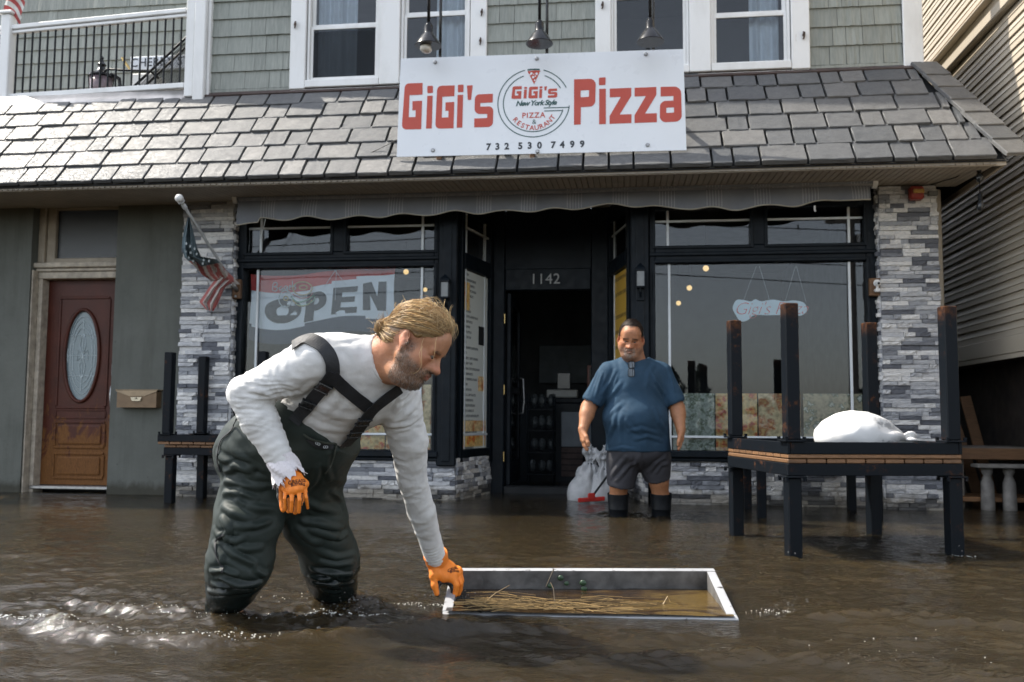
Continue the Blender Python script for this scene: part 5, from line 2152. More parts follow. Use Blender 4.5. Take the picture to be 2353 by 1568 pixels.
cen = (q['FL'] + q['FR'] + q['BR'] + q['BL']) / 4
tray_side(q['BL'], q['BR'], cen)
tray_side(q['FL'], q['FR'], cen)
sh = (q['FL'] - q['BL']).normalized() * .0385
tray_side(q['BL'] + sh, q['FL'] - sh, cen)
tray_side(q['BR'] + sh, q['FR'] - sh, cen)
m = MB()
d = upn * -.085
m.add([q['FL'] + d, q['FR'] + d, q['BR'] + d, q['BL'] + d], [(0, 1, 2, 3)])
m.build('panel', plain('wet_brown_panel', (.20, .12, .045), .3, .4, 5, .3, 20), tray)
# ------------------------------------------------------------------ flood water
def vnoise2(x, y, seed=0):
    """smooth value noise on arrays"""
    xi, yi = np.floor(x).astype(np.int64), np.floor(y).astype(np.int64)
    xf, yf = x - xi, y - yi
    u, v = xf * xf * xf * (xf * (xf * 6 - 15) + 10), yf * yf * yf * (yf * (yf * 6 - 15) + 10)

    def h(a, b):
        n = (a * 374761393 + b * 668265263 + seed * 974634777) & 0xffffffff
        n = ((n ^ (n >> 13)) * 1274126177) & 0xffffffff
        return ((n ^ (n >> 16)) & 0xffff) / 32768.0 - 1.0
    return (h(xi, yi) * (1 - u) + h(xi + 1, yi) * u) * (1 - v) + (h(xi, yi + 1) * (1 - u) + h(xi + 1, yi + 1) * u) * v


def dens(a0, a1, step, far):
    core = np.arange(a0, a1, step)
    out = [step]
    while sum(out) < far:
        out.append(out[-1] * 1.35)
    up = a1 + np.cumsum(out)
    dn = a0 - np.cumsum(out)
    return np.concatenate([dn[::-1], core, up])


WX, WY = dens(-4.6, 3.2, .0125, 60), dens(-6.2, -2.2, .0105, 60)
WY = np.concatenate([WY[WY < -2.2], np.arange(-2.2, 0.3, .018), WY[WY > 3.0] - 2.2])
X, Y = np.meshgrid(WX, WY)
RIPPLE_AT = [(-1.115, -4.68, .9), (-.80, -4.40, .9), (-.10, -1.0, .5), (.22, -.95, .5), (.864, -2.95, .35), (1.75, -2.75, .4), (.65, -2.06, .25), (1.5, -1.95, .25), (-3.83, -.66, .2), (-.2, -4.25, .35)]


def seg_dist(px, py, pts):
    best = np.full(px.shape, 1e9)
    side = np.zeros(px.shape)
    for (x0, y0), (x1, y1) in zip(pts[:-1], pts[1:]):
        dx, dy = x1 - x0, y1 - y0
        t = np.clip(((px - x0) * dx + (py - y0) * dy) / (dx * dx + dy * dy), 0, 1)
        d = np.hypot(px - x0 - t * dx, py - y0 - t * dy)
        s = np.sign((px - x0) * dy - (py - y0) * dx)
        upd = d < best
        best = np.where(upd, d, best)
        side = np.where(upd, s, side)
    return best, side


def water_h(X, Y):
    wx = X + .12 * vnoise2(X * 1.3, Y * 1.3, 3)
    wy = Y + .12 * vnoise2(X * 1.3, Y * 1.3, 4)
    far = np.clip((-1.2 - Y) / 2.0, .22, 1.0) * np.clip((22 - np.hypot(X, Y)) / 14, 0, 1)
    h = np.zeros_like(X)
    for (ang, wl, amp, sd) in ((80, .95, .0065, 1), (104, .62, .0055, 2), (62, .47, .0042, 3), (125, .36, .0044, 4), (92, .27, .0038, 5), (48, .21, .0028, 6)):
        a = math.radians(ang)
        ph = (wx * math.cos(a) + wy * math.sin(a)) * 2 * math.pi / wl + sd * 1.7 + 1.2 * vnoise2(X * .9, Y * .9, 20 + sd)
        env = .55 + .45 * vnoise2(X * .7, Y * .9, 40 + sd)
        s = np.sin(ph)
        h += amp * env * (1 - np.abs(s)) * 1.4 - amp * .4 * env + amp * env * .5 * s
    h += .0042 * vnoise2(X * 3.1, Y * 5.5, 11) + .0042 * vnoise2(X * 7, Y * 11, 12) + .0031 * vnoise2(X * 15, Y * 24, 13) + .0015 * vnoise2(X * 31, Y * 44, 14)
    h *= far
    for (cx, cy, s) in RIPPLE_AT:
        r = np.hypot(X - cx, (Y - cy))
        r2 = r + .05 * vnoise2(X * 5, Y * 5, 60)
        h += s * .011 * np.sin(r2 * 2 * math.pi / .16) * np.exp(-r / .26) * np.clip(r / .06, 0, 1)
        ch = np.exp(-(r / .27) ** 2)
        h += s * ch * (.012 * vnoise2(X * 17, Y * 17, 71) + .009 * vnoise2(X * 34, Y * 34, 72) + .005 * vnoise2(X * 62, Y * 62, 73))
    # wake thrown to the left of the wading man
    for (pts, amp, wd, seed) in (([(-2.6, -4.86), (-2.2, -5.03), (-1.85, -5.12), (-1.4, -5.16), (-.9, -5.06), (-.55, -4.86), (-.2, -4.78)], .030, .058, 81),
                                 ([(-2.3, -4.62), (-1.8, -4.80), (-1.3, -4.88), (-.85, -4.76)], .017, .05, 82),
                                 ([(-.4, -5.3), (.4, -5.1), (1.2, -5.25)], .015, .09, 83), ([(.5, -4.55), (.9, -4.40), (1.5, -4.5)], .014, .06, 84)):
        d, sd = seg_dist(X + .03 * vnoise2(X * 4, Y * 4, seed), Y + .03 * vnoise2(X * 4, Y * 4, seed + 9), pts)
        env = np.clip(.75 + .6 * vnoise2(X * 2.6, Y * 2.6, seed + 20), .15, 1.3)
        prof = np.exp(-(d / wd) ** 2) - .45 * np.exp(-((d - wd * 1.9) / (wd * 1.1)) ** 2)
        h += amp * env * prof
        h += np.exp(-(d / .10) ** 2) * env * (.0050 * vnoise2(X * 24, Y * 30, seed + 30) + .0045 * vnoise2(X * 45, Y * 56, seed + 31) + .002 * vnoise2(X * 70, Y * 80, seed + 32))
    # glittering chop left of the legs
    ch = np.exp(-(((X + 1.75) / .75) ** 2 + ((Y + 4.72) / .42) ** 2))
    h += ch * (.0042 * vnoise2(X * 16, Y * 24, 91) + .0044 * vnoise2(X * 30, Y * 44, 92) + .0028 * vnoise2(X * 52, Y * 70, 93))
    # calm inside the tray and along the front board
    tr_ = np.clip(1.4 - np.maximum(np.abs(X + .18) / .62, np.abs(Y + 4.36) / .36), 0, .4) / .4
    h = h * (1 - .8 * tr_) - .010 * tr_
    return h


Hh = water_h(X, Y)
vs = np.stack([X, Y, Hh], -1).reshape(-1, 3)
ny, nx = X.shape
idx = np.arange(nx * ny).reshape(ny, nx)
fs = np.stack([idx[:-1, :-1], idx[:-1, 1:], idx[1:, 1:], idx[1:, :-1]], -1).reshape(-1, 4)
me = bpy.data.meshes.new('flood_water')
me.vertices.add(len(vs))
me.vertices.foreach_set('co', vs.ravel())
me.loops.add(fs.size)
me.loops.foreach_set('vertex_index', fs.ravel().astype(np.int32))
me.polygons.add(len(fs))
me.polygons.foreach_set('loop_start', np.arange(0, fs.size, 4, dtype=np.int32))
me.polygons.foreach_set('loop_total', np.full(len(fs), 4, dtype=np.int32))
me.polygons.foreach_set('use_smooth', np.ones(len(fs), dtype=bool))
me.update()
wt = NT('murky_flood_water')
mud = wt.noise(.9, wt.pos((1, 1.8, 1)), 5, .6, .8)
wt.base(wt.ramp(mud, [(.25, (.0155, .0122, .0074)), (.55, (.0235, .0178, .010)), (.8, (.036, .0255, .013))]))
wt.rough(.045)
wt.b.inputs['IOR'].default_value = 1.333
wt.spec(.5)
wt.b.inputs['Subsurface Weight'].default_value = .85          # silt spreads the light below the surface
wt.b.inputs['Subsurface Radius'].default_value = (.30, .22, .12)
wt.b.inputs['Subsurface Scale'].default_value = 1.0
b1 = wt.bump(wt.noise(26, wt.pos((1, 1.7, 1)), 3, .55, .6), .40, .012)
b2 = wt.bump(wt.noise(62, wt.pos((1, 1.4, 1)), 4, .65, .8), .34, .006, b1)
b3 = wt.bump(wt.noise(150, wt.pos((1, 1.3, 1)), 2, .6, .5), .18, .003, b2)
me.materials.append(wt.m)
tag(link('flood_water', me), kind='structure')

# muddy water standing in the tray, over its golden brown panel
tw = NT('shallow_muddy_water')
s_ = tw.new('SeparateXYZ')
tw.link(tw.geo.outputs['Position'], s_.inputs[0])
nn = tw.noise(3.2, tw.pos((1, 2.2, 1)), 6, .65, 1.4)
gold = tw.math('ADD', tw.maprange(s_.outputs['X'], -.55, .25, -.25, .14), nn)
c_ = tw.ramp(gold, [(.32, (.016, .010, .006)), (.5, (.035, .020, .009)), (.66, (.10, .065, .02))])
tw.base(tw.mix(.35, c_, tw.ramp(tw.noise(22, tw.pos((1, 3, 1)), 5, .7), [(.35, (.4, .36, .3)), (.6, (1.1, 1.1, 1.1))]), 'MULTIPLY'))
tw.rough(.06)
tw.b.inputs['IOR'].default_value = 1.333
tw.bump(tw.noise(30, tw.pos((1, 2, 1)), 3, .55, .6), .25, .01)
gx, gy = np.meshgrid(np.linspace(-.76, .385, 90), np.linspace(-4.655, -4.085, 46))
inn = MB()
keep = {}
for j in range(46):
    for i in range(90):
        t = j / 45
        A, B = q['FL'].lerp(q['BL'], t), q['FR'].lerp(q['BR'], t)
        x = A.x + (B.x - A.x) * (i / 89 * .97 + .015)
        yq = A.y + (B.y - A.y) * i / 89 + .002 - .028 * t
        inn.v.append((x, yq, .0035 + .002 * float(vnoise2(np.array(x * 11), np.array(yq * 19), 5))))
for j in range(45):
    for i in range(89):
        a = j * 90 + i
        inn.f.append((a, a + 1, a + 91, a + 90))
        inn.m.append(0)
inn.build('muddy_water', tw.m, tray, smooth=True)
# straw and stalks
STRW = plain('wet_straw', (.22, .145, .058), .55, .35, 30, .1, rnd=.75)
m = MB()
rr = random.Random(8)
for k in range(240):
    x, y = rr.gauss(-.42, .14), rr.gauss(-4.47, .07)
    if k % 3 == 0:
        x = rr.uniform(-.66, .05)
    y = min(max(y, -4.61), -4.2)
    a = rr.gauss(.05, .30)
    L = rr.uniform(.04, .17)
    x = max(x, -.69 + L / 2)
    z = .006 + rr.uniform(0, .008)
    m.tube([(x - L / 2 * math.cos(a), y - L / 2 * math.sin(a), z), (x, y + rr.uniform(-.006, .006), z + rr.uniform(0, .006)), (x + L / 2 * math.cos(a), y + L / 2 * math.sin(a), z)], .0014, 4, cap=False)
tag(m.build('floating_straw', STRW), kind='stuff')
for k, (p0, p1, p2, lb) in enumerate((((-.58, -4.42, .0), (-.54, -4.38, .03), (-.49, -4.34, .055), 'bent straw stalk rising from the water next to the gloved hand'), ((-.30, -4.4, .0), (-.31, -4.36, .05), (-.325, -4.33, .07), 'short straw stalk standing upright in the tray'),
                                     ((-.335, -4.09, .06), (-.33, -4.12, .088), (-.36, -4.15, .02), 'straw stalk hung over the back rim of the tray'), ((-.33, -4.5, .0), (-.27, -4.44, .02), (-.2, -4.46, .006), 'crooked straw stalk across the middle of the tray'), ((.12, -4.36, .0), (.14, -4.34, .03), (.15, -4.35, .01), 'small curled straw near the right end of the tray'))):
    m = MB()
    m.tube([p0, p1, p2], [.0026, .0022, .0014], 5)
    tag(m.build('straw_stalk', STRW), lb, 'straw')
lf = 0
for (x, z, s, lb) in ((-.300, .052, .014, 'topmost round green leaf on the inside wall of the tray'), (-.275, .030, .011, 'small round green leaf just under the topmost one in the tray'), (-.205, .034, .015, 'right round green leaf on the inside wall of the tray'), (-.345, .018, .012, 'left round green leaf at the waterline in the tray'), (-.2, .010, .013, 'lowest round green leaf at the waterline in the tray')):
    m = MB()
    m.sphere((x, -4.118, z), s, 10, sc=(1, .35, .85))
    tag(m.build('round_leaf', plain('dark_green_leaf', (.02, .05, .02), .35, .2, 30, .1) if 'dark_green_leaf' not in bpy.data.materials else bpy.data.materials['dark_green_leaf'], smooth=True), lb, 'leaf', 'leaves in the tray')
# droplets and bubbles thrown up round the legs
DR = NT('water_drop')
DR.base((.5, .5, .48))
DR.rough(.03)
DR.b.inputs['Transmission Weight'].default_value = .85
DR.b.inputs['IOR'].default_value = 1.333
m = MB()
rr = random.Random(4)
spots = [(-1.05, -4.62, .10, 46), (-.76, -4.36, .09, 40), (-1.0, -4.98, .05, 16), (-2.2, -5.02, .16, 26), (-1.55, -5.14, .2, 40), (.62, -4.36, .06, 16), (.86, -2.99, .03, 8), (1.76, -2.80, .04, 10), (-1.7, -4.85, .3, 24), (-.68, -4.6, .05, 12)]
for (cx, cy, s, n) in spots:
    for k in range(n):
        x, y = rr.gauss(cx, s), rr.gauss(cy, s * .55)
        h = float(water_h(np.array([[x]]), np.array([[y]]))[0, 0])
        r = rr.choice((.0016, .002, .0026, .0034, .0045)) * (1.0 if s < .25 else .9)
        up = abs(rr.gauss(0, .02)) if s < .12 else abs(rr.gauss(0, .004))
        m.sphere((x, y, h + r * .6 + up), r, 7)
tag(m.build('water_drops', DR.m, smooth=True), kind='stuff')
# flecks on the wake and round the legs: foam, plus sun sparkle painted white
FO = plain('foam_sparkle_white', (.80, .80, .77), .35, .05, 30, 0)
m = MB()
rr = random.Random(12)


def fleck(x, y, r, flat=.5):
    h = float(water_h(np.array([[x]]), np.array([[y]]))[0, 0])
    m.sphere((x, y, h + r * .15), r, 6, sc=(1.3, 1, flat))


def along(pts, n, spread, r0, r1):
    for k in range(n):
        t = rr.random() * (len(pts) - 1)
        i = int(t)
        f = t - i
        fleck(pts[i][0] * (1 - f) + pts[i + 1][0] * f + rr.gauss(0, spread), pts[i][1] * (1 - f) + pts[i + 1][1] * f + rr.gauss(0, spread * .55), rr.uniform(r0, r1) * rr.choice((.6, .8, 1)))


along([(-2.6, -4.84), (-2.4, -4.94), (-2.2, -5.02), (-2.0, -5.07)], 200, .018, .0012, .0036)
along([(-2.0, -5.07), (-1.7, -5.13), (-1.4, -5.16), (-1.15, -5.13)], 150, .026, .0011, .0030)
along([(-1.95, -4.75), (-1.6, -4.84), (-1.25, -4.83)], 110, .06, .0012, .0028)
along([(-1.28, -4.72), (-1.08, -4.76), (-.93, -4.72)], 150, .025, .0012, .0034)
along([(-.92, -4.47), (-.75, -4.44), (-.62, -4.48)], 70, .03, .0012, .0028)
along([(-1.5, -4.5), (-1.2, -4.45), (-.95, -4.60)], 50, .08, .0011, .0024)
along([(.50, -4.42), (.60, -4.36)], 30, .035, .0012, .0028)
along([(.7, -5.1), (1.2, -4.6), (2.0, -4.3)], 40, .2, .0011, .0022)
along([(1.72, -2.80), (1.82, -2.79)], 20, .015, .002, .004)
tag(m.build('foam_sparkle_flecks', FO, smooth=True), kind='stuff')
# ------------------------------------------------------------------ organic shapes: distance fields meshed with surface nets
class SDF:
    def __init__(s, lo, hi, h):
        s.h = h
        s.lo = np.array(lo, float)
        s.n = np.ceil((np.array(hi, float) - s.lo) / h).astype(int) + 1
        s.F = np.full(s.n, 1.0, np.float32)
        s.ax = [(s.lo[i] + h * np.arange(s.n[i])).astype(np.float32) for i in range(3)]

    def _win(s, lo, hi):
        i0 = np.clip(np.floor((np.array(lo) - s.lo) / s.h).astype(int), 0, s.n - 1)
        i1 = np.clip(np.ceil((np.array(hi) - s.lo) / s.h).astype(int) + 1, 1, s.n)
        sl = tuple(slice(int(a), int(b)) for a, b in zip(i0, i1))
        if any(q.stop <= q.start for q in sl):
            return None, None
        g = np.meshgrid(*[s.ax[i][sl[i]] for i in range(3)], indexing='ij', sparse=True)
        return sl, g

    def _apply(s, sl, d, k, sub=False, inter=False):
        F = s.F[sl]
        if sub or inter:
            d2 = -d if sub else d
            if k <= 0:
                s.F[sl] = np.maximum(F, d2)
            else:
                t = np.clip(.5 - .5 * (F - d2) / k, 0, 1)
                s.F[sl] = F * (1 - t) + d2 * t + k * t * (1 - t)
        else:
            if k <= 0:
                s.F[sl] = np.minimum(F, d)
            else:
                t = np.clip(.5 + .5 * (F - d) / k, 0, 1)
                s.F[sl] = F * (1 - t) + d * t - k * t * (1 - t)

    def cone(s, a, b, ra, rb, k=.02, sub=False, flat=None):
        """round cone from a to b; flat = (axis, factor) thins it along one direction"""
        a, b = np.array(a, float), np.array(b, float)
        R = max(ra, rb) + k + 3 * s.h
        if flat:
            R *= max(1, flat[1])
        sl, g = s._win(np.minimum(a, b) - R, np.maximum(a, b) + R)
        if sl is None:
            return s
        ba = b - a
        L2 = max(float(ba @ ba), 1e-12)
        p = [g[i] - a[i] for i in range(3)]
        t = np.clip((p[0] * ba[0] + p[1] * ba[1] + p[2] * ba[2]) / L2, 0, 1)
        q = [p[i] - t * ba[i] for i in range(3)]
        if flat:
            ax = np.array(flat[0], float)
            ax /= np.linalg.norm(ax)
            e = q[0] * ax[0] + q[1] * ax[1] + q[2] * ax[2]
            f = 1 / flat[1] - 1
            q = [q[i] + e * ax[i] * f for i in range(3)]
        d = np.sqrt(q[0] ** 2 + q[1] ** 2 + q[2] ** 2) - (ra + (rb - ra) * t)
        s._apply(sl, d.astype(np.float32), k, sub)
        return s

    def chain(s, pts, rs, k=.02, **kw):
        for i in range(len(pts) - 1):
            s.cone(pts[i], pts[i + 1], rs[i], rs[i + 1], k, **kw)
        return s

    def ell(s, c, axes, r, k=.02, sub=False, inter=False):
        """ellipsoid with given axes (3 unit vectors) and radii"""
        c = np.array(c, float)
        A = np.array([list(x) for x in axes], float)
        R = max(r) + k + 3 * s.h
        if inter:
            sl, g = s._win(s.lo, s.lo + s.n * s.h)
        else:
            sl, g = s._win(c - R, c + R)
        if sl is None:
            return s
        p = [g[i] - c[i] for i in range(3)]
        l = [(p[0] * A[j][0] + p[1] * A[j][1] + p[2] * A[j][2]) for j in range(3)]
        k0 = np.sqrt(sum((l[j] / r[j]) ** 2 for j in range(3)))
        k1 = np.sqrt(sum((l[j] / r[j] ** 2) ** 2 for j in range(3)))
        d = k0 * (k0 - 1) / np.maximum(k1, 1e-6)
        d = np.where(k0 < 1e-4, -min(r), d)
        s._apply(sl, d.astype(np.float32), k, sub, inter)
        return s

    def plane_cut(s, o, n, k=0.0):
        """keep the side the normal points away from"""
        o, n = np.array(o, float), np.array(n, float)
        n /= np.linalg.norm(n)
        sl, g = s._win(s.lo, s.lo + s.n * s.h)
        d = (g[0] - o[0]) * n[0] + (g[1] - o[1]) * n[1] + (g[2] - o[2]) * n[2]
        s._apply(sl, d.astype(np.float32), k, inter=True)
        return s

    def mesh(s):
        F = s.F
        S = F < 0
        n = F.shape
        c = np.zeros((n[0] - 1, n[1] - 1, n[2] - 1), np.uint8)
        for i in (0, 1):
            for j in (0, 1):
                for k in (0, 1):
                    c += S[i:n[0] - 1 + i, j:n[1] - 1 + j, k:n[2] - 1 + k]
        act = (c > 0) & (c < 8)
        cells = np.argwhere(act)
        vid = np.full(act.shape, -1, np.int64)
        vid[act] = np.arange(len(cells))
        pos = np.zeros((len(cells), 3))
        cnt = np.zeros(len(cells))
        cor = np.array([(i, j, k) for i in (0, 1) for j in (0, 1) for k in (0, 1)])
        val = np.stack([F[cells[:, 0] + q[0], cells[:, 1] + q[1], cells[:, 2] + q[2]] for q in cor], 1)
        for a in range(8):
            for b in range(a + 1, 8):
                if np.abs(cor[a] - cor[b]).sum() == 1:
                    va, vb = val[:, a], val[:, b]
                    x = (va < 0) != (vb < 0)
                    t = np.where(x, va / np.where(x, va - vb, 1), 0)
                    pos += np.where(x[:, None], cor[a] + (cor[b] - cor[a]) * t[:, None], 0)
                    cnt += x
        pos = pos / cnt[:, None]
        V = s.lo + (cells + pos) * s.h
        quads = []
        for ax in range(3):
            o = [x for x in range(3) if x != ax]
            sl0 = [slice(None)] * 3
            sl1 = [slice(None)] * 3
            sl0[ax], sl1[ax] = slice(0, -1), slice(1, None)
            for q in o:
                sl0[q] = sl1[q] = slice(1, -1)
            A, B = S[tuple(sl0)], S[tuple(sl1)]
            for flip, msk in ((False, A & ~B), (True, ~A & B)):
                e = np.argwhere(msk)
                if not len(e):
                    continue
                base = e.copy()
                for q in o:
                    base[:, q] += 1
                ids = []
                for (du, dv) in ((0, 0), (-1, 0), (-1, -1), (0, -1)):
                    t = base.copy()
                    t[:, o[0]] += du
                    t[:, o[1]] += dv
                    ids.append(vid[t[:, 0], t[:, 1], t[:, 2]])
                f = np.stack(ids, 1)
                if (ax == 1) != flip:
                    f = f[:, ::-1]
                quads.append(f)
        Q = np.concatenate(quads)
        Q = Q[(Q >= 0).all(1)]
        return V, Q


def relax(V, Q, it=2, lam=.5):
    for _ in range(it):
        acc = np.zeros_like(V)
        cnt = np.zeros(len(V))
        for a, b in ((0, 1), (1, 2), (2, 3), (3, 0)):
            for i, j in ((Q[:, a], Q[:, b]), (Q[:, b], Q[:, a])):
                for d in range(3):
                    acc[:, d] += np.bincount(i, V[j, d], len(V))
                cnt += np.bincount(i, minlength=len(V))
        V = V * (1 - lam) + lam * acc / np.maximum(cnt, 1)[:, None]
    return V


def vnormals(V, Q):
    n = np.cross(V[Q[:, 2]] - V[Q[:, 0]], V[Q[:, 3]] - V[Q[:, 1]])
    N = np.zeros_like(V)
    for k in range(4):
        for d in range(3):
            N[:, d] += np.bincount(Q[:, k], n[:, d], len(V))
    return N / np.maximum(np.linalg.norm(N, axis=1), 1e-12)[:, None]


def vnoise3(p, seed=0):
    z = p[:, 2]
    zi = np.floor(z)
    w = z - zi
    w = w * w * (3 - 2 * w)
    zi = zi.astype(int)
    out = np.zeros(len(p))
    for k in np.unique(zi):
        m = zi == k
        a = vnoise2(p[m, 0], p[m, 1], seed + 131 * int(k))
        b = vnoise2(p[m, 0], p[m, 1], seed + 131 * (int(k) + 1))
        out[m] = a * (1 - w[m]) + b * w[m]
    return out


def np_mesh(name, V, Q, mats, parent, local=False, mi=None, attrs=None):
    me = bpy.data.meshes.new(name)
    me.vertices.add(len(V))
    me.vertices.foreach_set('co', np.asarray(V, np.float32).ravel())
    me.loops.add(Q.size)
    me.loops.foreach_set('vertex_index', Q.ravel().astype(np.int32))
    me.polygons.add(len(Q))
    me.polygons.foreach_set('loop_start', np.arange(0, Q.size, 4, dtype=np.int32))
    me.polygons.foreach_set('loop_total', np.full(len(Q), 4, dtype=np.int32))
    me.polygons.foreach_set('use_smooth', np.ones(len(Q), dtype=bool))
    for m in (mats if isinstance(mats, (list, tuple)) else [mats]):
        me.materials.append(m)
    if mi is not None:
        me.polygons.foreach_set('material_index', mi.astype(np.int32))
    for k, a in (attrs or {}).items():
        at_ = me.attributes.new(k, 'FLOAT', 'POINT')
        at_.data.foreach_set('value', np.asarray(a, np.float32))
    me.update()
    me.validate()
    return link(name, me, parent, local)


def bvh_of(V, Q):
    return BVHTree.FromPolygons([tuple(v) for v in V], [tuple(int(i) for i in q) for q in Q])


def look(bvh, px, py):
    """where the line of sight through a frame point meets a surface"""
    r = (at(px, py, d=1.0) - EYE).normalized()
    return bvh.ray_cast(EYE, r)[:2]


def crease(V, N, pts, amp, wd, wmin=.35):
    """raise a soft fold along a polyline on the surface, with a hollow beside it"""
    P = np.array([list(p) for p in pts])
    best = np.full(len(V), 1e9)
    tt = np.zeros(len(V))
    n = len(P) - 1
    lo, hi = P.min(0) - 3.2 * wd, P.max(0) + 3.2 * wd
    m = ((V > lo) & (V < hi)).all(1)
    if not m.any():
        return V
    Vm = V[m]
    best = np.full(len(Vm), 1e9)
    tt = np.zeros(len(Vm))
    for i in range(n):
        a, b = P[i], P[i + 1]
        ba = b - a
        t = np.clip(((Vm - a) @ ba) / max(ba @ ba, 1e-12), 0, 1)
        d = np.linalg.norm(Vm - a - t[:, None] * ba, axis=1)
        u = d < best
        best = np.where(u, d, best)
        tt = np.where(u, (i + t) / n, tt)
    env = np.sin(np.pi * np.clip(tt * .86 + .07, 0, 1)) ** .7
    x = best / wd
    prof = np.exp(-x * x) * 1.0 - .55 * np.exp(-((x - 1.7) / .75) ** 2)
    V = V.copy()
    V[m] += N[m] * (amp * env * prof)[:, None]
    return V


def skin_mat(name, base, ruddy, beard=None, hair=None):
    t = NT(name)
    n = t.noise(38, None, 5, .6)
    c = t.ramp(n, [(.3, tuple(x * .86 for x in base)), (.7, tuple(min(1, x * 1.1) for x in base))])
    c = t.mix(t.math('MULTIPLY', t.attr('ruddy'), .5), c, ruddy)
    c = t.mix(t.math('MULTIPLY', t.attr('lip'), .8), c, (.30, .10, .085))
    if beard is not None:
        st = t.noise(260, t.pos((1, 1, .5)), 3, .7)
        b = t.ramp(st, [(.35, beard[0]), (.65, beard[1])])
        k = t.math('MULTIPLY', t.attr('beard'), t.maprange(st, .25, .55, .42, .85))
        c = t.mix(k, c, b)
    if hair is not None:
        c = t.mix(t.attr('hair'), c, hair)
    t.base(c)
    t.rough(t.maprange(n, .3, .7, .42, .58))
    t.b.inputs['Subsurface Weight'].default_value = .12
    t.b.inputs['Subsurface Radius'].default_value = (.012, .005, .003)
    t.b.inputs['Subsurface Scale'].default_value = 1.0
    t.spec(.4)
    b1 = t.bump(t.noise(110, None, 6, .7), .45, .004)
    return t.m


